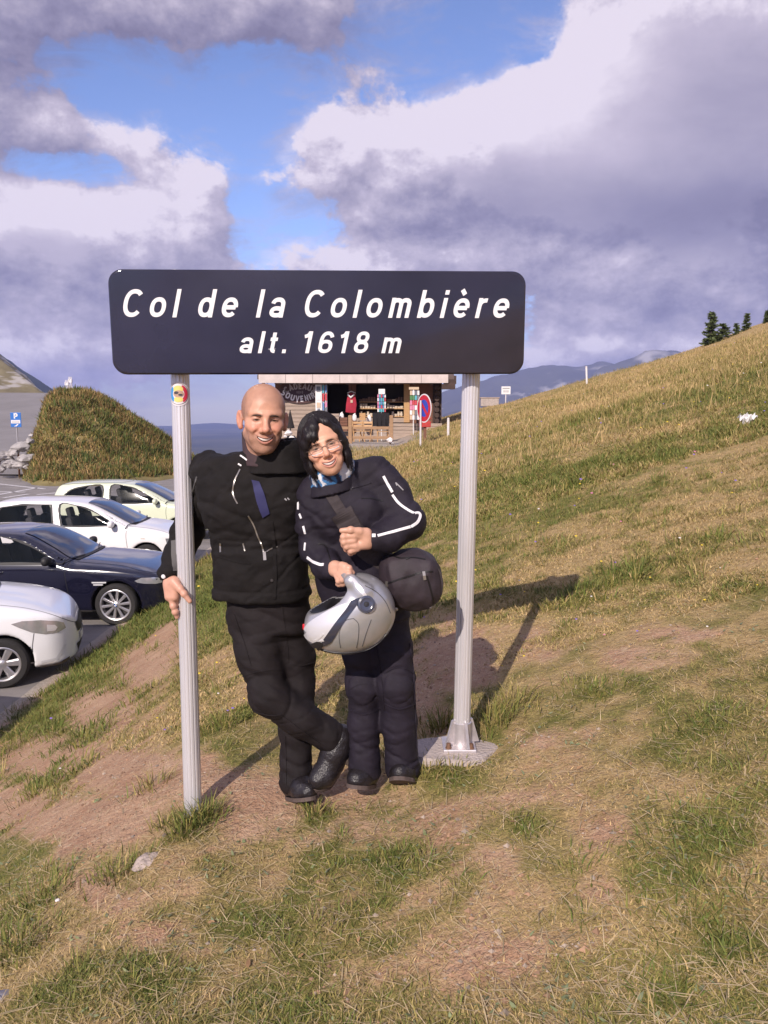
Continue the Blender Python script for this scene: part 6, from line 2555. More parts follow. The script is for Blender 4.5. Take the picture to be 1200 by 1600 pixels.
# ================================================================== shoulder bag
def build_bag():
    w = at
    mbag = mat('aubergine_nylon', (.027, .018, .024), .62, var=.3, vscale=18, bump=.25, bscale=700)
    mstr = mat('strap_webbing', (.040, .030, .032), .8, var=.2, vscale=60, bump=.3, bscale=500)
    C_ = w(648, 908, 2.865)
    s = SDF(np.array(C_) - .19, np.array(C_) + .19, .005)
    ax = (w(668, 905, 2.86) - w(620, 915, 2.86)).normalized()
    Rm = Matrix.Rotation(-R(12), 3, 'Y')
    s.ell(C_, (.099, .085, .104), rot=Rm, k=0, e=2.9)
    s.ell(w(628, 890, 2.87), (.075, .07, .06), rot=Rm, k=.05, e=2.4)
    V, Q = s.mesh()
    def fn(V, N):
        t = fbm(V[:, 0] * 10, V[:, 1] * 10, V[:, 2] * 9, 3, 85)
        t2 = fbm(V[:, 0] * 26, V[:, 1] * 24, V[:, 2] * 16, 2, 88)
        return .008 * (1 - 2.4 * np.abs(t)) + .002 * t2 - .003
    V = relax(folds(V, Q, fn), Q, 1, .3)
    root = mesh_np('shoulder_bag', V, Q, mbag)
    tag(root, 'dark purple nylon shoulder bag slung at the hip of the woman', 'bag')
    B = bvh_np(V, Q)
    zipm = mat('black_zip', (.006, .005, .006), .5)
    def rib(pts, wd, name, m_, off=.0022, n=6):
        mb = ribbon_on(B, pxline(pts, n), wd, off)
        if mb.v:
            mb.build(name, m_, root)
    rib([(604, 912), (618, 907), (640, 900), (660, 894), (676, 893)], .006, 'zip', zipm)
    rib([(667, 900), (672, 918), (677, 940), (675, 954)], .006, 'seam', zipm)
    rib([(608, 866), (625, 872), (645, 871), (665, 874)], .005, 'seam', zipm)
    rib([(616, 950), (640, 957), (660, 956), (680, 944)], .008, 'bottom_piping', mat('pale_piping', (.22, .19, .20), .6))
    rib([(661.5, 893), (663.5, 906)], .011, 'zip_puller', M_ZIP, .006, 2)
    rib([(605.5, 909), (604.5, 922)], .011, 'zip_puller', M_ZIP, .006, 2)
    rib([(634, 874), (640, 872)], .006, 'logo_print', zipm, .003, 2)
    MB().tube([w(q[0], q[1], q[2]) for q in ((664, 872, 2.83), (677, 880, 2.82), (688, 895, 2.82), (691, 912, 2.82), (689, 928, 2.82), (682, 940, 2.83))], .0048, 8).build('handle', mstr, root, smooth=True)
    MB().lathe([(0, .004), (.006, .003), (.0075, -.002)], 14, Matrix.Translation(w(619, 952, 2.80)) @ Matrix.Rotation(R(90), 4, 'X')).build('ring', M_ZIP, root, smooth=True)
    # strap across her chest: laid over the jacket, wide pad under her hand
    dg = None
    jk = [o for o in WOMAN.children if o.name.startswith('jacket')][0]
    me = jk.data
    n = len(me.vertices)
    co = np.empty(n * 3, np.float32)
    me.vertices.foreach_get('co', co)
    co = co.reshape(-1, 3) + np.array(WOMAN.location)
    q = np.empty(len(me.loops), np.int32)
    me.loops.foreach_get('vertex_index', q)
    BJ = bvh_np(co, q.reshape(-1, 4))
    def strap(pts, wd, name, off):
        mb = ribbon_on(BJ, pxline(pts, 6), wd, off)
        return mb.build(name, mstr, root)
    strap([(503, 748), (514, 768), (526, 788), (537, 806), (546, 820)], .043, 'strap', .0055)
    strap([(533, 800), (541, 812), (549, 824), (556, 836)], .088, 'shoulder_pad', .010)
    strap([(556, 836), (570, 858), (590, 872), (608, 882)], .075, 'strap', .007)
    rebase(root, w(648, 958, 2.865))
    return root


BAG = build_bag()

# ------------------------------------------------------------------ cars
M_TYRE = mat('tyre_rubber', (.022, .020, .020), .85, var=.2, vscale=30, bump=.2, bscale=120)
M_RIM = mat('alloy', (.62, .60, .61), .32, metal=.8, var=.06, vscale=20)
M_RIMW = mat('painted_steel_wheel', (.60, .58, .57), .4, metal=.3)
M_BLK = mat('black_plastic', (.018, .017, .018), .6, var=.2, vscale=30)
M_GLASS = mat('car_glass', (.035, .045, .055), .04, spec=.5, alpha=.16)
M_WIND = mat('windscreen_glass', (.018, .022, .034), .05, spec=.8, coat=.4)
M_INT = mat('car_interior', (.035, .033, .036), .8)
M_LAMP = mat('headlamp_glass', (.62, .63, .70), .16, metal=.7, coat=1.0, var=.18, vscale=9)
M_CHROME = mat('bright_metal', (.75, .73, .73), .18, metal=1.0)


def stretch(S, fx, pivot=-.3):
    """move everything behind the pivot along x"""
    g = lambda x: fx(x) if x < pivot else x
    def go(v):
        if isinstance(v, tuple) and len(v) == 2 and all(isinstance(q, (int, float)) for q in v):
            return (g(v[0]), v[1])
        if isinstance(v, list):
            return [go(q) for q in v]
        if isinstance(v, tuple):
            return tuple(go(q) for q in v)
        return v
    for k in ('upper', 'lower', 'plan', 'windows', 'mirror', 'handles', 'gaps', 'side', 'strips'):
        S[k] = go(S[k])
    S['ws0'], S['ws1'], S['tail'] = g(S['ws0']), g(S['ws1']), g(S['tail'])
    S['rs'] = (g(S['rs'][0]), g(S['rs'][1]))


def spline2(pts, n=6):
    return [(p.x, p.y) for p in catmull([(a, b, 0) for a, b in pts], n)]


def make_wheel(root, x, side, r, rim_r, style, w_half, rim_m):
    """side -1 is the side the camera sees"""
    yo = side * w_half
    Mx = Matrix.Translation((x, yo, r)) @ Matrix.Rotation(R(90) * (1 if side < 0 else -1), 4, 'X')
    wd = .19
    t = MB()
    prof = [(rim_r, -wd + .01), (rim_r + .02, -wd), (r - .03, -wd - .004), (r - .006, -wd + .02), (r, -wd + .05), (r, -.05), (r - .006, -.02), (r - .03, .004), (rim_r + .025, .006), (rim_r + .006, .002), (rim_r - .002, -.012)]
    t.lathe([(a, b) for a, b in prof], 44, Mx, closed=True)
    wheel = t.build('wheel', M_TYRE, root, smooth=True)
    rim = MB()
    rim.lathe([(rim_r + .004, .004), (rim_r - .004, .008), (rim_r - .020, .002), (rim_r - .026, -.02), (rim_r - .03, -.10), (rim_r - .03, -wd + .01)], 44, Mx)
    rb = rim.build('rim', rim_m, wheel, smooth=True)
    MB().lathe([(0, -.085), (rim_r - .03, -.095)], 30, Mx).build('brake_shadow', mat('brake_dark', (.03, .028, .028), .8), wheel)
    def spoke(a, w0, w1, z0=-.008, z1=-.004, th=.03, r0=.05, r1=None):
        r1 = rim_r - .012 if r1 is None else r1
        ca, sa = math.cos(a), math.sin(a)
        vs = []
        for (rr, ww, zz) in ((r0, w0, z0), (r1, w1, z1)):
            for sgn, dz in ((-1, -.010), (-.55, 0), (.55, 0), (1, -.010), (1, -th), (-1, -th)):
                px, py = rr, sgn * ww / 2
                vs.append(Mx @ Vector((px * ca - py * sa, px * sa + py * ca, zz + dz)))
        fs = [(i, (i + 1) % 6, (i + 1) % 6 + 6, i + 6) for i in range(6)] + [(0, 1, 2, 3, 4, 5), (11, 10, 9, 8, 7, 6)]
        MB().add(vs, fs).build('spoke', rim_m, rb)
    if style == 'ten':
        for k in range(10):
            spoke(2 * math.pi * k / 10 + .15, .034, .046)
    elif style == 'six':
        for k in range(6):
            spoke(2 * math.pi * k / 6 + .05, .062, .090, th=.035)
    elif style == 'five':
        for k in range(5):
            spoke(2 * math.pi * k / 5 + .3, .06, .09)
    else:                                                     # pressed steel disc with round holes
        d = MB()
        n = 12
        N = 48
        rows = ((.055, -.02), (.095, -.004), (rim_r - .065, -.004), (rim_r - .024, -.02))
        d.lathe([(.03, -.018)] + list(rows[:2]), N, Mx)
        for k in range(N):
            if k % 4 in (0, 1):
                a0, a1 = 2 * math.pi * k / N, 2 * math.pi * (k + 1) / N
                q = [Mx @ Vector((rr * math.cos(a), rr * math.sin(a), z)) for a in (a0, a1) for rr, z in rows[1:3]]
                d.add(q, [(0, 1, 3, 2)])
        d.lathe([rows[2], rows[3]], N, Mx)
        d.build('wheel_disc', rim_m, rb, smooth=True)
    hub = MB().lathe([(0, .004), (.026, .004), (.034, 0), (.052, -.006), (.060, -.02)], 28, Mx)
    hb = hub.build('hub_cap', rim_m, rb, smooth=True)
    return wheel, Mx, hb


def make_car(S, name, loc, label, yaw=0.0):
    """S: measurements in metres, x forward from the front axle, z up from the road"""
    root = empty(name, loc, R(yaw), label, 'car', 'cars parked nose-in along the meadow')
    x0, x1 = S['tail'] - .03, S['nose'] + .03
    hw = S['hw']
    h = S.get('h', .024)
    xs = np.arange(x0 - .06, x1 + .08, h)
    ysn = np.arange(-hw - .08, hw + .08 + h, h)
    zs = np.arange(.08, S['top'] + .10, h)
    up = spline2(S['upper'], 7)
    lo = S['lower']
    prof = [(a, b) for a, b in up] + list(lo)
    X2, Z2 = np.meshgrid(xs, zs, indexing='ij')
    P2 = poly_sdf(X2, Z2, prof)
    plan = smooth_interp(xs, [a for a, b in S['plan']], [b for a, b in S['plan']])
    zz = smooth_interp(zs, [a for a, b in S['sect']], [b for a, b in S['sect']])
    # greenhouse leans in; nose and tail round in plan
    gh = np.clip((zs - S['belt']) / (S['top'] - S['belt']), 0, 1)
    Wxz = plan[:, None] * zz[None, :]
    lam = Wxz - .03 * gh[None, :] * sstep(S['ws0'] - .2, S['ws0'] + .4, xs)[:, None]
    # crown: roof and bonnet fall towards the sides
    F0 = np.full((len(xs), len(ysn), len(zs)), 9, np.float32)
    ay = np.abs(ysn)
    k = S.get('k', .09)
    for j in range(len(ysn)):
        fall = .06 * (ay[j] / hw) ** 2.2 + .055 * np.clip((ay[j] - hw * .55) / (hw * .45), 0, 1) ** 2
        side = ay[j] - lam
        top = P2 + fall * sstep(.45, .75, Z2 / S['top'])
        # the nose is bowed in plan
        bow = S.get('bow', .16) * (ay[j] / hw) ** 2.4
        top = np.maximum(top, (X2 - (S['nose'] - bow)) * .95)
        top = np.maximum(top, ((S['tail'] + bow * .7) - X2) * .95)
        F0[:, j, :] = -smin(-top, -side, k)
    # shoulder crease and sill tuck
    V0, Q0 = surface_nets(F0, (xs[0], ysn[0], zs[0]), h)
    V0 = relax(V0, Q0, 2, .5)
    B0 = bvh_np(V0, Q0)
    # wheel arches
    F1 = F0
    Yg = ysn[None, :, None]
    for xa, ra in ((0, S['arch']), (-S['wb'], S['arch'])):
        c = np.sqrt((xs[:, None, None] - xa) ** 2 + (zs[None, None, :] - S['r']) ** 2) - ra
        c = np.maximum(c, (hw - .30) - np.abs(Yg))
        F1 = -smin(-F1, c.astype(np.float32), .012)
    # cabin
    cab = (P2 + .075)[:, None, :] + 0 * Yg
    cab = np.maximum(cab, np.abs(Yg) - (lam - .075)[:, None, :])
    cab = np.maximum(cab, (S['belt'] - .22) - zs[None, None, :])
    cab = np.maximum(cab, xs[:, None, None] - (S['ws0'] - .12))
    cab = np.maximum(cab, (S['tail'] + .45) - xs[:, None, None])
    F1 = np.maximum(F1, -cab).astype(np.float32)
    for w_ in S['windows']:
        wp = poly_sdf(X2, Z2, spline2(w_, 4) if len(w_) > 5 else w_) + .010
        cut = np.maximum(wp[:, None, :], .35 - np.abs(Yg))
        F1 = np.maximum(F1, -cut).astype(np.float32)
    V, Q = surface_nets(F1, (xs[0], ysn[0], zs[0]), h)
    V = relax(V, Q, 1, .45)
    cen = V[Q].mean(1)
    ix = np.clip(((cen - np.array([xs[0], ysn[0], zs[0]])) / h).round().astype(int), 0, np.array(F0.shape) - 1)
    inner = F0[ix[:, 0], ix[:, 1], ix[:, 2]] < -.040
    arch = np.zeros(len(cen), bool)
    for xa in (0, -S['wb']):
        arch |= (np.hypot(cen[:, 0] - xa, cen[:, 2] - S['r']) < S['arch'] + .02) & (np.abs(cen[:, 1]) < hw * .985 - .03) & (F0[ix[:, 0], ix[:, 1], ix[:, 2]] < -.02)
    low = cen[:, 2] < .13
    mi = np.where(inner, 1, 0)
    mi = np.where(arch | low, 2, mi)
    mesh_np('body', V, Q, [S['paint'], M_INT, M_BLK], root, mi=mi)

    def side_patch(poly, nm, m_, off=.005, sides=(-1, 1), hh=.05, parent=None):
        out = []
        for sd in sides:
            Vv, Ff = patch(B0, poly, lambda p: (Vector((p.x, sd * 3, p.y)), Vector((0, -sd, 0))), off, hh)
            if Ff:
                out.append(MB().add(Vv, [tuple(f) for f in Ff]).build(nm, m_, parent or root, smooth=True, fix=False))
        return out

    def front_patch(poly, nm, m_, off=.005, hh=.05, d=Vector((-1, 0, 0))):
        Vv, Ff = patch(B0, poly, lambda p: (Vector((0, p.x, p.y)) - d * 6 + Vector((S['nose'] * 0, 0, 0)), d), off, hh)
        if Ff:
            return MB().add(Vv, [tuple(f) for f in Ff]).build(nm, m_, root, smooth=True, fix=False)

    def top_patch(poly, nm, m_, off=.005, hh=.06):
        Vv, Ff = patch(B0, poly, lambda p: (Vector((p.x, p.y, 4)), Vector((0, 0, -1))), off, hh)
        if Ff:
            return MB().add(Vv, [tuple(f) for f in Ff]).build(nm, m_, root, smooth=True, fix=False)

    def side_line(pts, nm, m_, wd=.008, off=.003, sides=(-1, 1)):
        for sd in sides:
            vs, fs = [], []
            for (a, b) in pts:
                hit, nrm, _, _ = B0.ray_cast(Vector((a, sd * 3, b)), Vector((0, -sd, 0)))
                if hit is None:
                    continue
                vs.append((hit, nrm))
            if len(vs) < 2:
                continue
            mb = MB()
            q = []
            for i, (p, nn) in enumerate(vs):
                t = (vs[min(i + 1, len(vs) - 1)][0] - vs[max(i - 1, 0)][0]).normalized()
                s_ = t.cross(nn).normalized() * wd / 2
                q += [p + s_ + nn * off, p - s_ + nn * off]
            fs = [(2 * i, 2 * i + 1, 2 * i + 3, 2 * i + 2) for i in range(len(vs) - 1)]
            mb.add(q, fs).build(nm, m_, root, smooth=True, fix=False)

    # glass with its dark rubber surround
    for w_ in S['windows']:
        wl = spline2(w_, 4) if len(w_) > 5 else list(w_)
        cx_, cz_ = sum(p[0] for p in wl) / len(wl), sum(p[1] for p in wl) / len(wl)
        for sd in (-1, 1):
            Vv, Ff = patch(B0, wl, lambda p: (Vector((p.x, sd * 3, p.y)), Vector((0, -sd, 0))), -.006, .07)
            win = MB().add(Vv, [tuple(f) for f in Ff]).build('window', M_GLASS, root, smooth=True, fix=False)
            ring = wl + [wl[0]]
            mb = MB()
            q = []
            dense = []
            for i in range(len(ring) - 1):
                n_ = max(1, int(math.dist(ring[i], ring[i + 1]) / .05))
                dense += [(ring[i][0] + (ring[i + 1][0] - ring[i][0]) * t / n_, ring[i][1] + (ring[i + 1][1] - ring[i][1]) * t / n_) for t in range(n_)]
            dense.append(dense[0])
            for (a, b) in dense:
                L_ = math.hypot(a - cx_, b - cz_)
                for g in (-.018, .016):
                    aa, bb = a + (a - cx_) / L_ * g, b + (b - cz_) / L_ * g
                    hit, nrm, _, _ = B0.ray_cast(Vector((aa, sd * 3, bb)), Vector((0, -sd, 0)))
                    q.append((hit + nrm * .004) if hit is not None else None)
            fs = [(2 * i, 2 * i + 1, 2 * i + 3, 2 * i + 2) for i in range(len(dense) - 1) if all(q[2 * i + t] is not None for t in range(4))]
            mb.add([p if p is not None else Vector((0, 0, 0)) for p in q], fs).build('window_seal', M_BLK, win, smooth=True, fix=False)
    # windscreen and rear screen: laid on the sloping glass
    a, b = S['ws0'], S['ws1']
    wA, wB = S['wsw']
    pts = [(a - .02, -wA), (a + .03, -wA * .55), (a + .05, 0), (a + .03, wA * .55), (a - .02, wA), (b + .03, wB), (b + .01, wB * .5), (b, 0), (b + .01, -wB * .5), (b + .03, -wB)]
    top_patch(pts, 'windscreen', M_WIND, .010, .03)
    ra, rb_ = S['rs']
    top_patch([(ra, -wB * .92), (ra, wB * .92), (rb_, wB), (rb_, -wB)], 'rear_screen', M_WIND, .006)
    # scuttle, wipers
    top_patch([(a + .055, -wA * .95), (a + .10, -wA * .5), (a + .115, 0), (a + .10, wA * .5), (a + .055, wA * .95), (a - .0, wA), (a + .045, 0), (a - .0, -wA)], 'scuttle', M_BLK, .008)
    for sgn, y0 in ((1, -.35), (1, .25)):
        q = []
        for t in np.linspace(0, 1, 8):
            px = a + .05 - t * (.16)
            py = y0 + t * .50 * (-1 if y0 > 0 else 1) * (-1)
            hit, nrm, _, _ = B0.ray_cast(Vector((px, py, 4)), Vector((0, 0, -1)))
            if hit is not None:
                q.append(hit + nrm * .022)
        if len(q) > 2:
            MB().tube(q, .008, 6).build('wiper', M_BLK, root)
    # interior: seats and wheel
    for xs_, hz_ in ((S['ws0'] - 1.25, 0), (S['ws0'] - 2.05, -.02)):
        for yy in (-.36, .36):
            st = MB().box((xs_, yy, S['belt'] - .12), (.16, .46, .62), Matrix.Rotation(R(-14), 3, 'Y'), bev=.06)
            seat = st.build('seat', M_INT, root, smooth=True)
            MB().box((xs_ - .085, yy, S['belt'] + .27 + hz_), (.10, .26, .20), Matrix.Rotation(R(-14), 3, 'Y'), bev=.04).build('headrest', M_INT, seat, smooth=True)
    Ms = Matrix.Translation((S['ws0'] - .62, .36, S['belt'] - .03)) @ Matrix.Rotation(R(-62), 4, 'Y')
    MB().tube([Ms @ Vector((.18 * math.cos(t), .18 * math.sin(t), 0)) for t in np.linspace(0, 2 * math.pi, 21)], .014, 6, cap=False).build('steering_wheel', M_INT, root, smooth=True)
    MB().box((S['ws0'] - .28, 0, S['belt'] - .12), (.45, hw * 1.6, .18), bev=.05).build('dashboard', M_INT, root, smooth=True)
    # wheels
    W = []
    for xa in (0, -S['wb']):
        for sd in (-1, 1):
            W.append(make_wheel(root, xa, sd, S['r'], S['rim'], S['wheel'], hw - .025, S.get('rim_m', M_RIM)))
    # lamps, grille, plates, trim
    for nm, poly, m_, off in S.get('side', []):
        side_patch(poly, nm, m_, off, sides=(-1, 1))
    for nm, poly, m_, off in S.get('front', []):
        front_patch(poly, nm, m_, off)
    gap = mat('panel_gap_' + S['paint'].name, tuple(c * .16 for c in S['gap']), .7)
    for ln in S.get('gaps', []):
        side_line(spline2(ln, 6), 'panel_gap', gap, .009, .0025)
    for ln, wd, nm, m_ in S.get('strips', []):
        side_line(spline2(ln, 6), nm, m_, wd, .008)
    for (a_, b_) in S.get('handles', []):
        for sd in (-1, 1):
            hit, nrm, _, _ = B0.ray_cast(Vector((a_, sd * 3, b_)), Vector((0, -sd, 0)))
            MB().box(hit + nrm * .018, (.17, .022, .030), bev=.009).build('door_handle', S.get('handle_m', S['paint']), root, smooth=True)
    mx, mz = S['mirror']
    for sd in (-1, 1):
        s_ = SDF((mx - .2, -.2, mz - .2), (mx + .2, .2, mz + .2), .016)
        s_.ell((mx, 0, mz), (.062, .105, .070), k=0, e=2.6)
        s_.op(lambda X, Y, Z: (mx - .045) - X + 0 * Y + 0 * Z, (mx - .2, -.2, mz - .2), (mx + .2, .2, mz + .2), k=.01, mode='and')
        Vm, Qm = s_.mesh()
        Vm[:, 1] += sd * (hw * S.get('mout', 1.02) + .05)
        mm = mesh_np('mirror', Vm, Qm, S.get('mirror_m', S['paint']), root)
        MB().box((mx + .01, sd * (hw * .93), mz - .045), (.09, .20, .045), bev=.012).build('mirror_foot', M_BLK, mm, smooth=True)
    return root, W, B0


# ---- black saloon (second from the camera)
PB = mat('midnight_paint', (.0075, .0075, .020), .18, coat=1.0, spec=.6)
bmw = dict(tail=-3.62, nose=.80, hw=.905, top=1.42, belt=.93, wb=2.76, r=.325, rim=.235, arch=.372, paint=PB, gap=(.02, .02, .03), wheel='ten', ws0=-.44, ws1=-1.28, wsw=(.63, .49), rs=(-3.02, -2.62),
    upper=[(.80, .36), (.795, .52), (.76, .66), (.68, .755), (.40, .86), (0, .935), (-.30, .985), (-.46, 1.015), (-.80, 1.20), (-1.16, 1.365), (-1.50, 1.415), (-1.95, 1.42), (-2.35, 1.385), (-2.75, 1.25), (-3.10, 1.085), (-3.45, 1.06), (-3.60, 1.02), (-3.62, .85), (-3.60, .50), (-3.56, .34)],
    lower=[(-3.3, .24), (-1.4, .20), (.2, .20), (.55, .22), (.72, .26)],
    plan=[(-3.7, .70), (-3.4, .83), (-2.6, .895), (-1.2, .905), (-.2, .90), (.3, .87), (.6, .80), (.85, .66)],
    sect=[(.1, .90), (.3, .965), (.6, 1.0), (.85, .985), (.95, .955), (1.1, .88), (1.3, .77), (1.45, .69)],
    windows=[[(-.62, .965), (-.80, 1.07), (-1.12, 1.235), (-1.40, 1.315), (-1.66, 1.325), (-1.66, .965)], [(-1.74, .965), (-1.74, 1.325), (-2.05, 1.32), (-2.40, 1.25), (-2.68, 1.10), (-2.62, .975)]],
    mirror=(-.74, 1.02), handles=[(-1.52, .83), (-2.45, .845)],
    gaps=[[(-.47, .97), (-.50, .80), (-.46, .52), (-.44, .30)], [(-1.70, .94), (-1.71, .6), (-1.69, .28)], [(-2.72, .95), (-2.60, .72), (-2.42, .58)], [(.62, .78), (.36, .838), (0, .905), (-.45, .965)]],
    side=[('headlamp', [(.30, .700), (.40, .742), (.58, .738), (.70, .715), (.72, .655), (.60, .640), (.44, .652), (.34, .672)], M_LAMP, .005),
          ('indicator', [(-.22, .655), (-.14, .655), (-.14, .635), (-.22, .635)], mat('pale_badge', (.55, .55, .56), .4), .004),
          ('badge', [(-.235, .690), (-.11, .690), (-.115, .668), (-.23, .668)], mat('pale_badge', (.55, .55, .56), .4), .004)],
    front=[('grille', [(-.30, .68), (-.04, .68), (-.04, .52), (-.27, .52)], M_BLK, .006), ('grille', [(.30, .68), (.04, .68), (.04, .52), (.27, .52)], M_BLK, .006), ('air_intake', [(-.62, .40), (.62, .40), (.55, .27), (-.55, .27)], M_BLK, .006),
           ('number_plate', [(-.26, .47), (.26, .47), (.26, .40), (-.26, .40)], mat('plate_white', (.75, .74, .70), .4), .012)],
    strips=[([(-.60, .268), (-1.5, .262), (-2.35, .268)], .035, 'sill_trim', mat('sill_grey', (.035, .036, .04), .4)), ([(-.55, .955), (-1.1, .952), (-1.7, .952), (-2.3, .958), (-2.75, .985)], .016, 'belt_trim', M_BLK)],
    mirror_m=M_BLK, handle_m=PB)
stretch(bmw, lambda x: x - .24 * min(1, (-x - .1) / .3), -.1)
bmw_y = 11.78
CAR_B, WB, _ = make_car(bmw, 'parked_car', (at(180, 950, bmw_y - .0).x, bmw_y + .905, PK), 'black saloon car with ten-spoke alloy wheels, parked between the two white cars')
# quartered roundel on each hub
for wh, Mx, hb in WB:
    for k in range(4):
        mb = MB()
        vs = [Mx @ Vector((0, 0, .0065))] + [Mx @ Vector((.021 * math.cos(R(90 * k + t)), .021 * math.sin(R(90 * k + t)), .0065)) for t in range(0, 91, 15)]
        mb.add(vs, [(0, i, i + 1) for i in range(1, 7)]).build('emblem', mat('emblem_blue', (.03, .12, .42), .3) if k % 2 else mat('emblem_white', (.75, .75, .75), .3), hb)
    MB().lathe([(.021, .0062), (.021, .0072), (.030, .0068), (.030, .0045)], 24, Mx).build('emblem_ring', M_BLK, hb)

# ---- white saloon, nose only in the picture
PW_ = mat('white_paint', (.80, .80, .82), .22, coat=.9)
hon = dict(tail=-3.35, nose=.86, hw=.86, top=1.47, belt=.93, wb=2.55, r=.300, rim=.205, arch=.345, paint=PW_, gap=(.75, .75, .77), wheel='six', ws0=-.20, ws1=-1.12, wsw=(.585, .46), rs=(-2.95, -2.45),
    upper=[(.86, .34), (.865, .45), (.845, .57), (.80, .68), (.70, .775), (.52, .875), (.25, .965), (-.05, 1.03), (-.24, 1.065), (-.60, 1.245), (-1.00, 1.415), (-1.40, 1.47), (-1.90, 1.465), (-2.30, 1.40), (-2.65, 1.24), (-2.95, 1.10), (-3.2, 1.07), (-3.33, 1.02), (-3.35, .80), (-3.33, .45), (-3.28, .33)],
    lower=[(-3.1, .24), (-1.4, .20), (.2, .19), (.60, .185), (.80, .22)],
    plan=[(-3.4, .64), (-3.1, .78), (-2.4, .85), (-1.2, .86), (-.2, .855), (.25, .83), (.55, .76), (.75, .66), (.9, .55)],
    sect=[(.1, .93), (.25, .975), (.5, 1.0), (.8, .985), (.95, .95), (1.1, .87), (1.3, .76), (1.5, .67)], bow=.36, k=.10,
    windows=[[(-.46, .985), (-.65, 1.10), (-.95, 1.265), (-1.20, 1.36), (-1.42, 1.375), (-1.42, .97)], [(-1.50, .97), (-1.50, 1.375), (-1.85, 1.37), (-2.18, 1.30), (-2.46, 1.12), (-2.40, .98)]],
    mirror=(-.56, 1.05), handles=[(-1.28, .84), (-2.2, .86)],
    gaps=[[(-.28, .98), (-.30, .75), (-.26, .5), (-.25, .28)], [(-1.46, .95), (-1.46, .6), (-1.45, .27)], [(.80, .635), (.60, .80), (.30, .915), (-.10, .995), (-.28, 1.02)], [(.36, .64), (.34, .52), (.33, .44)]],
    side=[('headlamp', [(.12, .775), (.24, .800), (.44, .785), (.60, .745), (.68, .700), (.70, .625), (.62, .598), (.48, .608), (.33, .655), (.20, .725)], M_LAMP, .006),
          ('lamp_reflector', [(.50, .720), (.585, .70), (.61, .665), (.585, .630), (.50, .640)], mat('lamp_bowl', (.78, .78, .82), .3, metal=.4, coat=1.0), .010),
          ('bumper_recess_shade', [(.42, .255), (.60, .262), (.655, .335), (.70, .42), (.675, .425), (.62, .345), (.58, .292), (.42, .285)], mat('white_shaded', (.62, .62, .64), .4), .0035)],  # darker white patch paints the shade of the bumper recess
    front=[('grille', [(-.42, .64), (.42, .64), (.34, .50), (-.34, .50)], M_BLK, .008), ('air_intake', [(-.40, .36), (.40, .36), (.34, .24), (-.34, .24)], M_BLK, .006), ('number_plate', [(-.26, .47), (.26, .47), (.26, .38), (-.26, .38)], mat('plate_white', (.75, .74, .70), .4), .012)],
    strips=[([(.40, .205), (.60, .21), (.72, .235)], .05, 'lip_spoiler', mat('lip_dark', (.10, .08, .07), .6))])
hon_y = 9.02
CAR_H, _, _ = make_car(hon, 'parked_car', (at(3, 1040, hon_y).x - .86 * math.sin(R(19)), hon_y + .86 * math.cos(R(19)), PK), 'white car with six-spoke wheel, nearest of the parked row, only its nose in view', 19)

# ---- white three-door hatchback
PV = mat('white_paint_warm', (.80, .78, .78), .28, coat=.8)
lup = dict(tail=-3.02, nose=.72, hw=.81, top=1.46, belt=.92, wb=2.40, r=.290, rim=.195, arch=.335, paint=PV, gap=(.72, .70, .70), wheel='steel', rim_m=M_RIMW, ws0=-.30, ws1=-1.08, wsw=(.57, .47), rs=(-2.92, -2.62),
    upper=[(.72, .34), (.725, .48), (.70, .62), (.62, .73), (.42, .83), (.10, .915), (-.18, .965), (-.32, .99), (-.66, 1.20), (-.98, 1.375), (-1.30, 1.44), (-1.75, 1.46), (-2.25, 1.45), (-2.58, 1.41), (-2.74, 1.30), (-2.90, 1.00), (-3.00, .80), (-3.02, .60), (-3.0, .40), (-2.95, .32)],
    lower=[(-2.8, .24), (-1.4, .20), (.2, .20), (.5, .21), (.66, .26)],
    plan=[(-3.1, .60), (-2.9, .72), (-2.3, .80), (-1.2, .81), (-.2, .81), (.25, .785), (.5, .72), (.75, .58)],
    sect=[(.1, .94), (.3, .98), (.55, 1.0), (.8, .985), (.93, .96), (1.1, .89), (1.3, .80), (1.5, .72)],
    windows=[[(-.50, .955), (-.68, 1.08), (-.95, 1.255), (-1.20, 1.345), (-1.48, 1.365), (-1.42, .945)], [(-1.56, .945), (-1.62, 1.365), (-2.10, 1.365), (-2.46, 1.31), (-2.60, .975)]],
    mirror=(-.58, 1.0), handles=[(-1.36, .80)], handle_m=PV,
    gaps=[[(-.34, .93), (-.36, .75), (-.34, .5), (-.33, .27)], [(-1.50, .92), (-1.52, .6), (-1.46, .27)], [(.55, .75), (.30, .84), (0, .90), (-.33, .94)]],
    side=[('headlamp', [(.38, .70), (.56, .70), (.66, .66), (.67, .57), (.52, .56), (.40, .61)], M_LAMP, .006), ('side_repeater', [(-.10, .715), (-.02, .715), (-.02, .695), (-.10, .695)], mat('clear_repeater', (.6, .55, .5), .2), .005)],
    front=[('grille', [(-.36, .62), (.36, .62), (.34, .52), (-.34, .52)], M_BLK, .006), ('air_intake', [(-.5, .38), (.5, .38), (.45, .27), (-.45, .27)], M_BLK, .006), ('number_plate', [(-.26, .47), (.26, .47), (.26, .39), (-.26, .39)], mat('plate_white', (.75, .74, .70), .4), .012)],
    strips=[([(-.40, .445), (-.9, .44), (-1.46, .445)], .010, 'door_crease_shade', mat('crease_shadow', (.6, .58, .58), .5))])  # greyer strip paints the shade line under the door crease
stretch(lup, lambda x: -.2 + (x + .2) * 1.22, -.2)
lup['wb'] = 2.51
lup_y = 15.75
CAR_L, _, _ = make_car(lup, 'parked_car', (at(229, 878, lup_y).x, lup_y + .81, PK), 'white three-door hatchback with steel wheels, parked between the black and the pale green car')

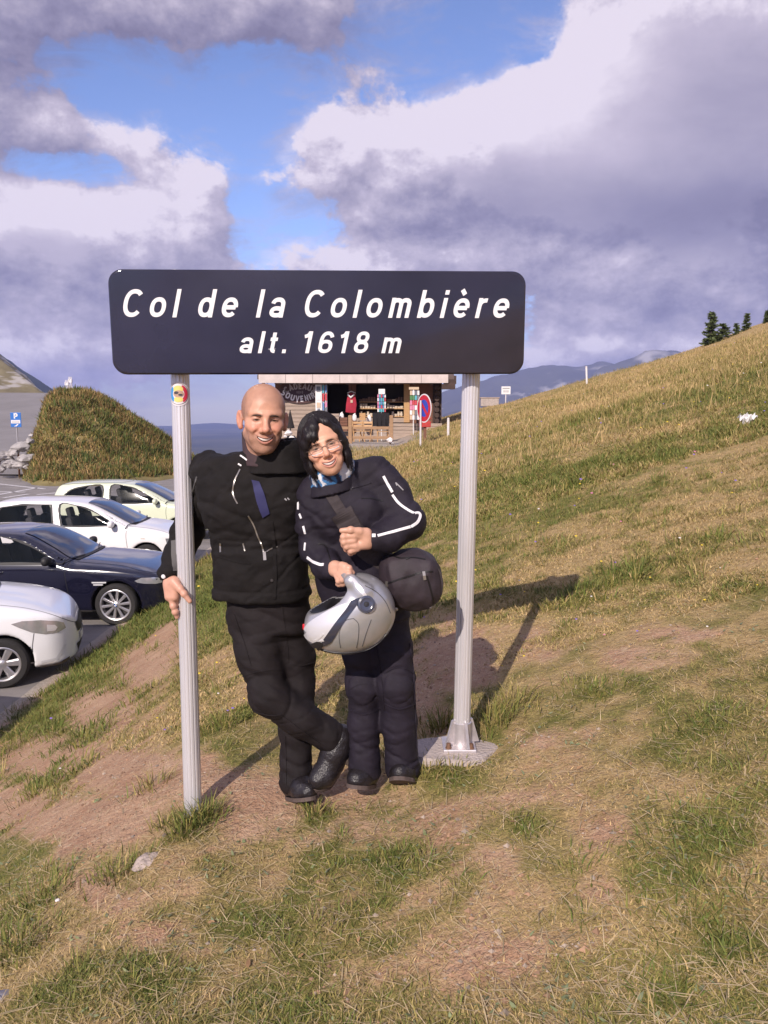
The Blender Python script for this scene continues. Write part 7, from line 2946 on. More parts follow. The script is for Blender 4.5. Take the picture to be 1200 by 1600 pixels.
# ---- pale green three-door
PG = mat('pale_green_paint', (.66, .70, .52), .26, coat=.8)
pun = dict(tail=-3.05, nose=.76, hw=.83, top=1.48, belt=.93, wb=2.46, r=.290, rim=.195, arch=.335, paint=PG, gap=(.5, .55, .35), wheel='five', ws0=-.24, ws1=-1.10, wsw=(.59, .49), rs=(-3.0, -2.72),
    upper=[(.76, .34), (.765, .48), (.74, .60), (.66, .72), (.44, .83), (.10, .93), (-.12, .99), (-.26, 1.025), (-.62, 1.235), (-.98, 1.40), (-1.30, 1.455), (-1.80, 1.48), (-2.35, 1.47), (-2.66, 1.44), (-2.82, 1.34), (-2.95, 1.05), (-3.04, .82), (-3.05, .60), (-3.02, .40), (-2.97, .32)],
    lower=[(-2.8, .24), (-1.4, .20), (.2, .20), (.5, .21), (.68, .26)],
    plan=[(-3.1, .62), (-2.9, .74), (-2.3, .82), (-1.2, .83), (-.2, .83), (.25, .80), (.5, .73), (.78, .58)],
    sect=[(.1, .94), (.3, .98), (.55, 1.0), (.8, .985), (.93, .96), (1.1, .89), (1.3, .80), (1.5, .73)],
    windows=[[(-.44, .97), (-.64, 1.11), (-.95, 1.285), (-1.20, 1.37), (-1.56, 1.39), (-1.56, .955)], [(-1.76, .96), (-1.76, 1.385), (-2.15, 1.375), (-2.48, 1.28), (-2.66, 1.09), (-2.60, 1.02)]],
    mirror=(-.52, 1.02), handles=[(-1.46, .83)],
    gaps=[[(-.28, .95), (-.30, .75), (-.28, .5), (-.27, .27)], [(-1.66, .93), (-1.67, .6), (-1.60, .27)], [(.6, .76), (.30, .86), (0, .935), (-.28, .97)]],
    side=[('headlamp', [(.36, .72), (.56, .71), (.68, .66), (.70, .57), (.54, .56), (.40, .61)], M_LAMP, .006), ('bumper_strip', [(.42, .36), (.72, .36), (.72, .24), (.44, .24)], M_BLK, .008)],
    front=[('air_intake', [(-.6, .38), (.6, .38), (.5, .25), (-.5, .25)], M_BLK, .006), ('number_plate', [(-.26, .50), (.26, .50), (.26, .42), (-.26, .42)], mat('plate_white', (.75, .74, .70), .4), .012)],
    strips=[([(-1.0, 1.452), (-1.6, 1.448), (-2.3, 1.44), (-2.75, 1.395)], .03, 'roof_rail', mat('roof_gasket', (.30, .33, .26), .6))])
stretch(pun, lambda x: -.2 + (x + .2) * 1.10, -.2)
pun_y = 19.55
CAR_G, _, _ = make_car(pun, 'parked_car', (at(280, 840, pun_y).x, pun_y + .83, PK), 'pale green three-door car, farthest of the parked row, beside the grassy mound')
ant = CAR_G
MB().tube([(-1.25, 0, 1.46), (-1.36, 0, 1.62), (-1.50, 0, 1.86)], .006, 5).build('aerial', M_BLK, CAR_G)

# ---- one more car stands just outside the picture on the left; its shadow falls into it
c5 = copy_tree(CAR_B)
c5.location = (-4.68, 6.75, PK)
c5['label'] = 'dark saloon car parked just outside the frame, nearest to the camera'

# ------------------------------------------------------------------ souvenir hut
M_LOG = mat('red_brown_timber', (.17, .075, .045), .75, var=.3, vscale=4, stretch=(1, 1, 12), bump=.3, bscale=30)
M_DARKW = mat('dark_timber', (.055, .032, .026), .8, var=.3, vscale=5)
M_PALEW = mat('weathered_plank', (.36, .28, .225), .85, var=.22, vscale=3, stretch=(1, 4, 14))
M_FASC = mat('pale_fascia', (.56, .48, .45), .7, var=.14, vscale=2.5)
M_ROOF = mat('roof_sheet', (.12, .085, .075), .7, var=.25, vscale=2)
M_INSIDE = mat('dark_interior', (.020, .015, .014), .9)
M_WOOD = mat('honey_wood', (.46, .27, .12), .6, var=.2, vscale=6, stretch=(1, 1, 8))
HY = 36.0


def hx(u, Y=HY): return at(u, 640, Y).x
def hz_(v, Y=HY): return at(600, v, Y).z


def build_hut():
    xl, xr = hx(430), hx(690)
    fl, ev = hz_(676), hz_(598)
    base = hz_(690)
    root = empty('souvenir_hut', ((xl + xr) / 2, HY + 2.5, base), 0, 'timber souvenir hut with pale eaves board and open dark shop front', 'hut')
    ox, oy, oz = root.location
    def B(x0, x1, y0, y1, z0, z1, name, m_, bev=0.0, parent=None):
        return MB().box(((x0 + x1) / 2 - ox, (y0 + y1) / 2 - oy, (z0 + z1) / 2 - oz), (x1 - x0, y1 - y0, z1 - z0), bev=bev).build(name, m_, parent or root)
    D = 5.2
    # plinth and floor
    B(xl - .1, xr + .05, HY - .25, HY + D, base - 1.0, fl - .02, 'plinth', M_PALEW)
    B(xl, xr, HY, HY + D, fl - .02, fl + .03, 'floor', M_PALEW)
    # back and side walls, inside dark
    B(xl, xr, HY + D - .12, HY + D, fl + .03, ev + .5, 'wall', M_DARKW)
    B(xl, xl + .12, HY + .1, HY + D - .12, fl + .03, ev + .5, 'wall', M_LOG)
    B(xr - .12, xr, HY + .12, HY + D - .12, fl + .03, ev + .5, 'wall', M_LOG)
    # front wall pieces between the openings
    def front(u0, u1, v0, v1, m_, y0=0.0, y1=.12, name='wall'):
        return B(hx(u0), hx(u1), HY + y0, HY + y1, hz_(v1), hz_(v0), name, m_)
    front(432, 511, 590, 622, M_LOG)
    for i in range(9):                                            # pale boards left of the door
        v0 = 622 + i * 6.2
        front(433, 511, v0 + .5, v0 + 6.0, M_PALEW, -.012 - .008 * (i % 2), .10, 'plank')
    front(545, 556.5, 590, 678, M_LOG, -.04, .12, 'door_post')
    front(505, 512, 622, 678, M_LOG, -.03, .12, 'door_post')
    front(631, 640, 598, 660, M_WOOD, -.05, .12, 'window_post')
    front(640.5, 676, 598, 662, M_LOG)
    for i in range(4):
        v0 = 661 + i * 5.4
        front(557, 690, v0 + .4, v0 + 5.2, M_PALEW, -.30 + .02 * i, -.18 + .02 * i, 'plank')
    front(557, 640, 653, 660, M_PALEW, -.02, .12, 'counter')
    # log ends at the right corner
    for i in range(8):
        v = 602 + i * 8.6
        MB().lathe([(0, .5), (.105, .5), (.118, .47), (.118, -.05), (0, -.05)], 12, Matrix.Translation((hx(682) - ox, HY + .25 - oy, hz_(v + 4) - oz)) @ Matrix.Rotation(R(90), 4, 'X')).build('log_end', M_DARKW, root, smooth=True)
    B(hx(674), hx(690), HY + .02, HY + .12, fl, ev, 'corner_wall', M_DARKW)
    # shelves
    for v in (627.5, 638, 650.5):
        B(hx(561), hx(631), HY + .16, HY + .50, hz_(v + 1.2), hz_(v), 'shelf', M_WOOD)
    B(hx(558), hx(632), HY + .52, HY + .56, fl, ev, 'shelf_back', M_INSIDE)
    B(hx(512), hx(545), HY + 1.6, HY + 1.66, fl, ev, 'doorway_shade', M_INSIDE)  # dark sheet standing in for the shade inside the open doorway
    # roof: two slopes, rafters, fascia in lengths
    y_e, z_e = HY - 1.15, ev + .10
    ridge_y, ridge_z = HY + D / 2, ev + 1.75
    xa, xb = hx(403, y_e), hx(709, y_e)
    for s, ye in ((0, y_e), (1, HY + D + 1.1)):
        vs = []
        for t in (0, .16):
            vs += [(xa - ox, ye - oy, z_e + t - oz), (xb - ox, ye - oy, z_e + t - oz), (xb - ox, ridge_y - oy, ridge_z + t - oz), (xa - ox, ridge_y - oy, ridge_z + t - oz)]
        MB().add(vs, [(0, 1, 2, 3), (7, 6, 5, 4), (0, 4, 5, 1), (1, 5, 6, 2), (2, 6, 7, 3), (3, 7, 4, 0)]).build('roof', M_ROOF, root)
    n = 7
    xf0, xf1 = hx(405, y_e), hx(700, y_e)
    for i in range(n):
        a, b = xf0 + (xf1 - xf0) * i / n + .008, xf0 + (xf1 - xf0) * (i + 1) / n - .008
        B(a, b, y_e - .045, y_e - .005, hz_(598.5, y_e), hz_(587.5, y_e) + .06, 'fascia_board', M_FASC)
    for i in range(12):
        x = xa + .25 + (xb - xa - .5) * i / 11
        MB().box((x - ox, y_e + .62 - oy, z_e + .10 - oz), (.12, 1.3, .14), Matrix.Rotation(math.atan2(ridge_z - z_e, ridge_y - y_e), 3, 'X')).build('rafter', M_DARKW, root)
    for (u0, u1, v0, v1) in ((690, 711, 600, 608), (694, 712.5, 587, 600)):
        B(hx(u0, y_e), hx(u1, y_e), y_e + .02, y_e + .6, hz_(v1, y_e), hz_(v0, y_e), 'purlin_end', M_DARKW)
    B(xl, xr, HY - .06, HY + .16, ev - .06, ev + .12, 'lintel', M_LOG)
    for sgn, x in ((-1, xl), (1, xr)):
        MB().prism([(HY - oy, ev - oz), (HY + D - oy, ev - oz), (ridge_y - oy, ridge_z - .05 - oz)], x - ox - .06, x - ox + .06, 'x').build('gable', M_LOG, root)
    # bracket under the left eave
    MB().tube([(hx(404, y_e) - ox, y_e + .1 - oy, hz_(588, y_e) - oz), (hx(406, y_e) - ox, y_e + .1 - oy, hz_(595, y_e) - oz), (hx(424) - ox, y_e + .3 - oy, hz_(598, y_e) - oz)], .03, 6).build('gutter_pipe', M_DARKW, root)
    return root


HUT = build_hut()


def shop_sign():
    y = HY - .09
    c = at(469, 613, y)
    root = empty('shop_sign', c, 0, 'dark oval board reading CADEAUX SOUVENIRS in pale letters on the hut', 'shop sign')
    rx, rz = 33 / 1244 * y, 17 / 1244 * y
    poly = [(rx * math.cos(t), rz * math.sin(t)) for t in np.linspace(0, 2 * math.pi, 41)[:-1]]
    MB().prism(poly, -.02, .02, 'y').build('board', mat('sign_brown', (.075, .030, .028), .6, var=.2), root)
    MB().prism([(a * .60, b * .44) for a, b in poly], -.028, -.021, 'y').build('inner_oval', mat('sign_plum', (.045, .016, .024), .5), root)
    pale, white = mat('pale_letter', (.40, .35, .36), .6), mat('white_letter', (.78, .74, .74), .5)
    def arc_text(s, R_, cz, a_span, up, h, m_):
        ls, w = text_lines(s, .16, .3)
        for g, x, wd in ls:
            t = (x + wd / 2) / w - .5
            a = t * a_span
            px = R_ * math.sin(a)
            pz = cz + (R_ * math.cos(a) if up else -R_ * math.cos(a))
            rot = -a if up else a
            sx = h * .92
            mb = MB()
            def xf(q, r, d):
                qq, rr = (q - wd / 2) * sx, (r - .5) * h
                return Vector((px + qq * math.cos(rot) - rr * math.sin(rot), -.021 - d, pz + qq * math.sin(rot) + rr * math.cos(rot)))
            stroke_mesh(mb, g, .24, xf, depth=.012)
            mb.build('letter', m_, root)
    arc_text('CADEAUX', 1.18, .275 - 1.18, 1.24, True, .265, pale)
    arc_text('SOUVENIRS', 1.12, -.285 + 1.12, 1.56, False, .255, white)
    bar = MB()
    for i, x in enumerate((-.13, -.05, .03, .11)):
        bar.box((x, -.032, 0), (.05, .006, .09 + .03 * (i % 2)))
    bar.build('small_print', mat('dim_print', (.22, .17, .18), .6), root)['kind'] = 'stuff'


shop_sign()


# ---- goods in front of the hut
def col_mat(name, c): return mat(name, c, .6, var=.12, vscale=20)


CARDS = [col_mat('card_white', (.74, .72, .72)), col_mat('card_blue', (.10, .22, .45)), col_mat('card_red', (.50, .05, .07)), col_mat('card_green', (.08, .22, .08)), col_mat('card_teal', (.10, .38, .45)), col_mat('card_grey', (.16, .17, .20)), col_mat('card_sand', (.55, .42, .30)), col_mat('card_pink', (.62, .22, .35))]
M_WIRE = mat('white_wire', (.72, .70, .70), .5)


def card_rack():
    Y = HY - .75
    x0, z0, z1 = hx(493, Y), hz_(690, Y), hz_(601, Y)
    root = empty('postcard_rack', (hx(502, Y), Y, z0), 0, 'tall white rack of postcards beside the dark doorway of the hut', 'display rack', 'card racks outside the hut')
    o = Vector(root.location)
    for (u0, u1, dy) in ((493, 503, 0), (504, 507, .04), (508, 511, .08)):
        MB().box(Vector(((hx(u0, Y) + hx(u1, Y)) / 2, Y + .03 + dy, (z1 + hz_(646, Y)) / 2)) - o, (hx(u1, Y) - hx(u0, Y), .03, z1 - hz_(646, Y))).build('panel', M_WIRE, root)
    for (u0, u1, v0, v1, m_) in ((495, 501, 604, 612, 5), (495, 501, 617, 625, 0), (495, 501, 629, 637, 6), (504, 506.5, 602, 614, 4), (504, 506.5, 615, 627, 2), (504, 506.5, 629, 641, 1), (508, 511, 602, 613, 1), (508, 511, 615, 626, 2), (508, 511, 628, 636, 7), (508, 511, 637, 643, 5), (496, 500, 638.5, 644, 5)):
        MB().box(Vector(((hx(u0, Y) + hx(u1, Y)) / 2, Y + .0, (hz_(v0, Y) + hz_(v1, Y)) / 2)) - o, (hx(u1, Y) - hx(u0, Y), .012, hz_(v0, Y) - hz_(v1, Y))).build('postcard', CARDS[m_], root)
    for u in (494, 502, 511):
        MB().tube([Vector((hx(u, Y), Y + .05, z0)) - o, Vector((hx(u, Y), Y + .05, z1)) - o], .012, 6).build('upright', M_WIRE, root)
    # two more: bright key rings, scarves
    def rack(u, u0, u1, v0, v1, cols, rows, head, lab):
        rt = empty('goods_rack', (hx(u, Y - .2), Y - .2, z0), 0, lab, 'display rack', 'card racks outside the hut')
        q = Vector(rt.location)
        MB().tube([(0, 0, 0), (0, 0, hz_(v0, Y) - q.z)], .02, 8).build('pole', M_WIRE, rt)
        MB().lathe([(0, .03), (.22, .03), (.24, 0), (0, 0)], 16).build('foot', M_BLK, rt, smooth=True)
        n = len(cols)
        for i, cset in enumerate(cols):
            a, b = u0 + (u1 - u0) * i / n + .25, u0 + (u1 - u0) * (i + 1) / n - .25
            for r_ in range(rows):
                va, vb = v0 + 4 + (v1 - v0 - 4) * r_ / rows + .5, v0 + 4 + (v1 - v0 - 4) * (r_ + 1) / rows - .3
                MB().box(Vector(((hx(a, Y) + hx(b, Y)) / 2, Y - .24 + .05 * abs(i - n / 2 + .5), (hz_(va, Y) + hz_(vb, Y)) / 2)) - q, (hx(b, Y) - hx(a, Y), .05, hz_(va, Y) - hz_(vb, Y))).build('trinket', CARDS[cset[r_ % len(cset)]], rt)
        MB().box(Vector(((hx(head[0], Y) + hx(head[1], Y)) / 2, Y - .2, (hz_(head[2], Y) + hz_(head[3], Y)) / 2)) - q, (hx(head[1], Y) - hx(head[0], Y), .06, hz_(head[2], Y) - hz_(head[3], Y))).build('header_card', CARDS[head[4]], rt)
    rack(596, 589.5, 603, 612, 644, [(7, 0, 7), (4, 1, 4, 1), (2, 4, 1), (1, 4, 4), (0, 2, 0)], 5, (591.5, 601.5, 608, 616, 0), 'revolving rack of bright blue and pink souvenirs before the shelves')
    rack(646, 640, 655, 606, 656, [(6, 3, 7, 7, 0), (0, 3, 2, 7, 6), (5, 4, 2, 0, 5), (0, 5, 6, 6, 0)], 6, (638.5, 654, 605, 609, 6), 'rack hung with scarves and caps against the red-brown wall')
    # red jacket on a hanger
    j = empty('jacket_on_hanger', (hx(548.5, Y), Y + .45, hz_(613, Y)), 0, 'dark red fleece jacket with white collar hanging at the doorway', 'jacket')
    q = Vector(j.location)
    f = lambda u, v, dy: Vector((hx(u, Y), Y + .45 + dy, hz_(v, Y))) - q
    V = []
    out = [(545, 613.5), (541.5, 619), (539, 632), (538, 644), (547, 645), (556, 645), (558, 632), (556, 619), (552.5, 613.5), (549, 615)]
    red = mat('red_fleece', (.36, .022, .045), .9, var=.15, vscale=6)
    mb = MB()
    n = len(out)
    for dy, g in ((-.06, .86), (-.10, .55), (.06, .9)):
        V += [f(548.5 + (a - 548.5) * g, 629 + (b - 629) * (g if dy == -.10 else 1) , dy) for a, b in out]
    mb.add(V, [tuple(range(n, 2 * n)), tuple(range(3 * n - 1, 2 * n - 1, -1))] + [(k, (k + 1) % n, (k + 1) % n + n, k + n) for k in range(n)] + [(k + 2 * n, (k + 1) % n + 2 * n, (k + 1) % n, k) for k in range(n)])
    mb.build('cloth', red, j, smooth=True)
    MB().tube([f(543, 616, -.13), (f(548, 621, -.15)), f(553, 616, -.13)], .045, 6).build('collar', CARDS[0], j, smooth=True)
    MB().tube([f(542, 614, -.05), f(548.5, 611, -.05), f(555, 614, -.05)], .018, 5).build('hanger', CARDS[0], j)
    MB().box(f(549, 627, -.125), (.10, .02, .12)).build('motif', CARDS[6], j)
    MB().tube([f(548.5, 611, -.05), f(548.5, 606, .1), f(548.5, 599, .3)], .010, 5).build('hook', M_BLK, j)


card_rack()

# pottery on the shelves
def pottery():
    rr = np.random.default_rng(3)
    cream = mat('cream_pottery', (.62, .53, .42), .5, var=.1)
    brown = mat('brown_pottery', (.16, .09, .06), .5, var=.1)
    spots = [(v, u) for v in (627.5, 638) for u in np.arange(563.5, 630, 4.3)] + [(650.5, u) for u in np.arange(614, 630, 4.5)] + [(650.5, u) for u in (564, 569, 575, 580)]
    kinds = [[(0, .0), (.045, 0), (.055, .05), (.05, .12), (.045, .12)], [(0, 0), (.035, 0), (.065, .07), (.04, .15), (.05, .18)], [(0, 0), (.06, 0), (.08, .06), (.085, .09)]]
    protos = []
    for i, pr in enumerate(kinds):
        for m_ in (cream, brown):
            me_o = MB().lathe([(a * 1.15, b * 1.15) for a, b in pr], 12).build('pot', m_, smooth=True)
            protos.append(me_o)
    used = set()
    labs = {627.5: 'top', 638: 'middle', 650.5: 'lowest'}
    cnt = {}
    words_ = 'first second third fourth fifth sixth seventh eighth ninth tenth eleventh twelfth thirteenth fourteenth fifteenth sixteenth'.split()
    for n, (v, u) in enumerate(sorted(spots)):
        if 588 < u < 604:
            continue
        cnt[v] = cnt.get(v, 0) + 1
        k = rr.integers(0, 3) * 2 + (1 if v == 627.5 and rr.uniform() < .8 else 0)
        o = protos[k] if k not in used else protos[k].copy()
        if k in used:
            COL.objects.link(o)
        used.add(k)
        o.location = (hx(u), HY + .27 + rr.uniform(-.03, .03), hz_(v) + .001)
        hue = 'brown' if k % 2 else 'cream'
        shape = ('straight mug', 'round-bellied jug', 'wide bowl')[k // 2]
        tag(o, f'small {hue} {shape}, {words_[cnt[v] - 1]} pot from the left on the {labs[v]} hut shelf', 'pot', 'pottery on the hut shelves')
    for k, o in enumerate(protos):
        if k not in used:
            bpy.data.objects.remove(o)


pottery()


# fence, chairs, boards before the hut
def forecourt():
    Y = HY - 4.2
    pm = mat('fence_wood', (.33, .20, .11), .8, var=.25, vscale=5, stretch=(1, 1, 10))
    ra, rb = hx(547, Y), hx(611.5, Y)
    g = gz((ra + rb) / 2, Y)
    root = empty('wooden_fence', ((ra + rb) / 2, Y, g), 0, 'low two-rail wooden fence on the gravel before the hut', 'fence')
    o = Vector(root.location)
    xs = [ra + (rb - ra) * k for k in (-2, -1, 0, 1)]
    for x in xs[1:]:
        MB().box(Vector((x, Y, g + .50)) - o, (.15, .14, 1.24), bev=.02).build('post', pm, root)
    for zc in (.62, .24):
        for k in range(2):
            MB().box(Vector(((xs[k + 1] + xs[k + 2]) / 2, Y + .02, g + zc)) - o, (xs[k + 2] - xs[k + 1] - .16, .06, .11), bev=.012).build('rail', pm, root)
    # folding chairs
    def chair(u, rz, lab, dark=False, Yc=HY - 2.0):
        x = hx(u, Yc)
        c = empty('folding_chair', (x, Yc, gz(x, Yc)), rz, lab, 'chair', 'wooden folding chairs before the hut')
        wm = M_WOOD
        for k in range(4):
            MB().box((0, -.17 + .11 * k, .45), (.44, .085, .022)).build('seat_slat', wm, c)
        for sx in (-.23, .23):
            MB().tube([(sx, -.24, 0), (sx, .22, .88)], .022, 6).build('leg', wm, c)
            MB().tube([(sx * .9, .24, 0), (sx * .9, -.20, .46)], .022, 6).build('leg', wm, c)
        for k in range(2):
            MB().box((0, .17 + .05 * k, .66 + .14 * k), (.44, .018, .09), Matrix.Rotation(R(-24), 3, 'X')).build('back_slat', wm, c)
        return c
    chair(560, R(12), 'pale wooden folding chair behind the left fence post')
    chair(572, R(-15), 'wooden folding chair between the fence posts, beside the black cloth')
    chair(598, R(5), 'wooden folding chair mostly hidden below the black cloth')
    # black cloth hung over a chair back
    Yc = HY - 2.3
    c = at(595, 655, Yc)
    mb = MB()
    n, m_ = 12, 8
    vs = []
    for i in range(n + 1):
        for j in range(m_ + 1):
            vs.append((hx(582 + 26 * i / n, Yc) - c.x, .05 * math.sin(i * 1.9) * (j / m_) - .03, hz_(645 + 21 * j / m_, Yc) - c.z))
    fs = [(i * (m_ + 1) + j, (i + 1) * (m_ + 1) + j, (i + 1) * (m_ + 1) + j + 1, i * (m_ + 1) + j + 1) for i in range(n) for j in range(m_)]
    vs += [(a, b + .03, d) for a, b, d in vs]
    k0 = (n + 1) * (m_ + 1)
    fs += [tuple(q + k0 for q in reversed(f)) for f in fs]
    cl = mb.add(vs, fs).build('black_cloth', mat('black_cloth', (.012, .010, .012), .9), smooth=True)
    cl.location = c
    tag(cl, 'black cloth draped over a chair back behind the fence', 'cloth')
    # stacked pale boards and goods at the door
    def crate(u0, u1, v0, v1, Yc, lab, m_, name='wooden_crate', cat='crate'):
        z0 = hz_(v1, Yc)
        r_ = empty(name, (hx((u0 + u1) / 2, Yc), Yc, z0), 0, lab, cat)
        w_, h_ = hx(u1, Yc) - hx(u0, Yc), hz_(v0, Yc) - z0
        k = max(2, int(h_ / .12))
        for i in range(k):
            MB().box((0, -.18, h_ * (i + .5) / k), (w_, .02, h_ / k * .84)).build('slat', m_, r_)
            MB().box((0, .18, h_ * (i + .5) / k), (w_, .02, h_ / k * .84)).build('slat', m_, r_)
        for sx in (-1, 1):
            MB().box((sx * (w_ / 2 - .012), 0, h_ / 2), (.02, .33, h_)).build('end_board', m_, r_)
    crate(562, 571, 645, 657, HY - 1.0, 'upright honey-coloured board crate beside the fence post', M_WOOD)
    crate(516, 530, 646, 672, HY - .9, 'pale wooden display crate just inside the doorway', M_PALEW)
    crate(531, 543, 652, 674, HY - .8, 'small brown crate next to the pale crate at the doorway', M_LOG)
    # goods hanging under the counter
    for i, (u, v, m_, lab) in enumerate(((554, 650, 0, 'white cloth bag hanging beside the left fence post'), (577, 652, 0, 'white printed bag hanging left of the black cloth'), (534, 648, 0, 'white toy hanging above the small crate'))):
        b = SDF((-.2, -.2, -.3), (.2, .2, .3), .02)
        b.ell((0, 0, -.08), (.10, .07, .15), k=0, e=2.5)
        b.cap((-.03, 0, .05), (.03, 0, .12), .03, .02, k=.04)
        Vb, Qb = b.mesh()
        o_ = mesh_np('cloth_bag', Vb, Qb, CARDS[m_])
        o_.location = at(u, v, HY - .5)
        tag(o_, lab, 'bag', 'white bags hung out at the hut')
    # folded dark parasol and white stones left of the woman
    q = at(454, 684, HY - 1.2)
    p_ = empty('folded_parasol', q, 0, 'dark folded parasol standing in front of the pale boards', 'parasol')
    MB().lathe([(0, 1.18), (.03, 1.12), (.14, .62), (.19, .42), (.10, .40), (.03, .40)], 14).build('canopy', M_INSIDE, p_, smooth=True)
    MB().tube([(0, 0, 0), (0, 0, 1.2)], .022, 8).build('pole', M_BLK, p_)
    MB().lathe([(0, .10), (.19, .09), (.24, 0), (0, 0)], 14).build('base', M_BLK, p_)
    rr = np.random.default_rng(9)
    for i, (u, v, r_, lab) in enumerate(((451, 676, .20, 'large white stone heap in front of the folded parasol'), (456, 684, .16, 'white stone low in front of the parasol'), (446, 682, .10, 'small white stone left of the parasol foot'), (609, 687, .15, 'white stone at the foot of the right fence post'), (613, 692, .07, 'small white pebble beside the right fence post'))):
        Yc = HY - 1.6 if i < 3 else HY - 4.5
        rock('white_stone', at(u, v, Yc), r_, mat('white_stone', (.70, .67, .66), .85, var=.15), 100 + i, lab, 'stone', 'white stones at the hut')


def rock(name, p, r, m_, seed, lab, cat, group=None, sq=(1, 1, .8)):
    bm = bmesh.new()
    bmesh.ops.create_icosphere(bm, subdivisions=3, radius=1)
    for v in bm.verts:
        n = v.co.copy()
        f = .78 + .38 * float(vnoise(n.x * 1.3 + seed, n.y * 1.3, n.z * 1.3, seed)) + .16 * float(vnoise(n.x * 3.7, n.y * 3.7 + seed, n.z * 3.7, seed + 1))
        q = n * f
        for (a, b, c, d) in ((.6, .3, .7, .62), (-.7, .2, .6, .66), (.2, -.8, .5, .6), (-.1, .5, .85, .55), (.75, -.5, .3, .62)):
            ax = Vector((a + .3 * math.sin(seed * 3.1), b + .3 * math.cos(seed * 1.7), c)).normalized()
            e = q.dot(ax) - d
            if e > 0:
                q -= ax * e
        v.co = Vector((q.x * sq[0], q.y * sq[1], q.z * sq[2])) * r
    me = bpy.data.meshes.new(name)
    bm.to_mesh(me)
    bm.free()
    me.materials.append(m_)
    me.polygons.foreach_set('use_smooth', [False] * len(me.polygons))
    o = link(name, me)
    o.location = p
    o.rotation_euler = (0, 0, seed * 1.3)
    return tag(o, lab, cat, group)





forecourt()


# ------------------------------------------------------------------ no-parking sign, stakes, far signs
def disc_sign():
    Y = 25.0
    c = at(662.5, 638, Y)
    r = 22.2 / 1244 * Y
    gx, gy = c.x - .0, Y
    g = gz(gx, gy)
    root = empty('no_parking_sign', (gx, gy, g), 0, 'round red and blue no-parking sign on a white post, seen at an angle', 'road sign')
    M = Matrix.Translation((0, 0, c.z - g)) @ Matrix.Rotation(R(-63), 4, 'Z') @ Matrix.Rotation(R(90), 4, 'X')
    w, rd, bl = mat('sign_white', (.74, .72, .72), .4), mat('sign_red', (.50, .012, .03), .4), mat('sign_blue', (.025, .06, .42), .4)
    def ring(r0, r1, z0, z1, nm, m_):
        return MB().lathe([(r0, z0), (r0, z1), (r1, z1), (r1, z0)], 40, M).build(nm, m_, root, smooth=False)
    ring(0, r, -.012, .002, 'plate', w)
    ring(r * .60, r * .92, .003, .006, 'red_ring', rd)
    ring(0, r * .60, .003, .005, 'blue_field', bl)
    mb = MB()
    a = R(-45)
    L_, t = r * .62, r * .12
    pts = [(-L_, -t), (L_, -t), (L_, t), (-L_, t)]
    vs = [M @ Vector((x * math.cos(a) - y * math.sin(a), x * math.sin(a) + y * math.cos(a), z)) for z in (.0055, .0085) for x, y in pts]
    mb.add(vs, [(4, 5, 6, 7), (0, 1, 5, 4), (1, 2, 6, 5), (2, 3, 7, 6), (3, 0, 4, 7)]).build('red_bar', rd, root)
    MB().tube([(-.10, .06, -.2), (-.10, .06, c.z - g + r * .55)], .032, 10).build('post', mat('sign_post_white', (.66, .62, .62), .45, metal=.2), root, smooth=True)


disc_sign()


def stake(u, v0, v1, Y, lab, m_, r=.045, lean=0):
    a = at(u, v1, Y)
    g = gz(a.x, Y)
    top = at(u + lean, v0, Y)
    root = empty('marker_stake', (a.x, Y, g), 0, lab, 'stake', 'pale marker stakes on the meadow')
    MB().tube([(0, 0, -.1), (top.x - a.x, 0, top.z - g)], r, 8).build('shaft', m_, root, smooth=True)
    MB().lathe([(r * .9, -.04), (r * 1.08, -.03), (r * .8, .02), (0, .03)], 8, Matrix.Translation((top.x - a.x, 0, top.z - g))).build('tip', mat('stake_top', (.55, .48, .46), .5), root, smooth=True)


M_STK = mat('stake_white', (.70, .66, .66), .6, var=.12)
stake(700.5, 654, 674, 25.5, 'short white stake in the grass right of the hut', M_STK, .040)
stake(917, 573, 601, 41, 'tall thin white stake standing on the skyline of the meadow', M_STK, .050, -1)


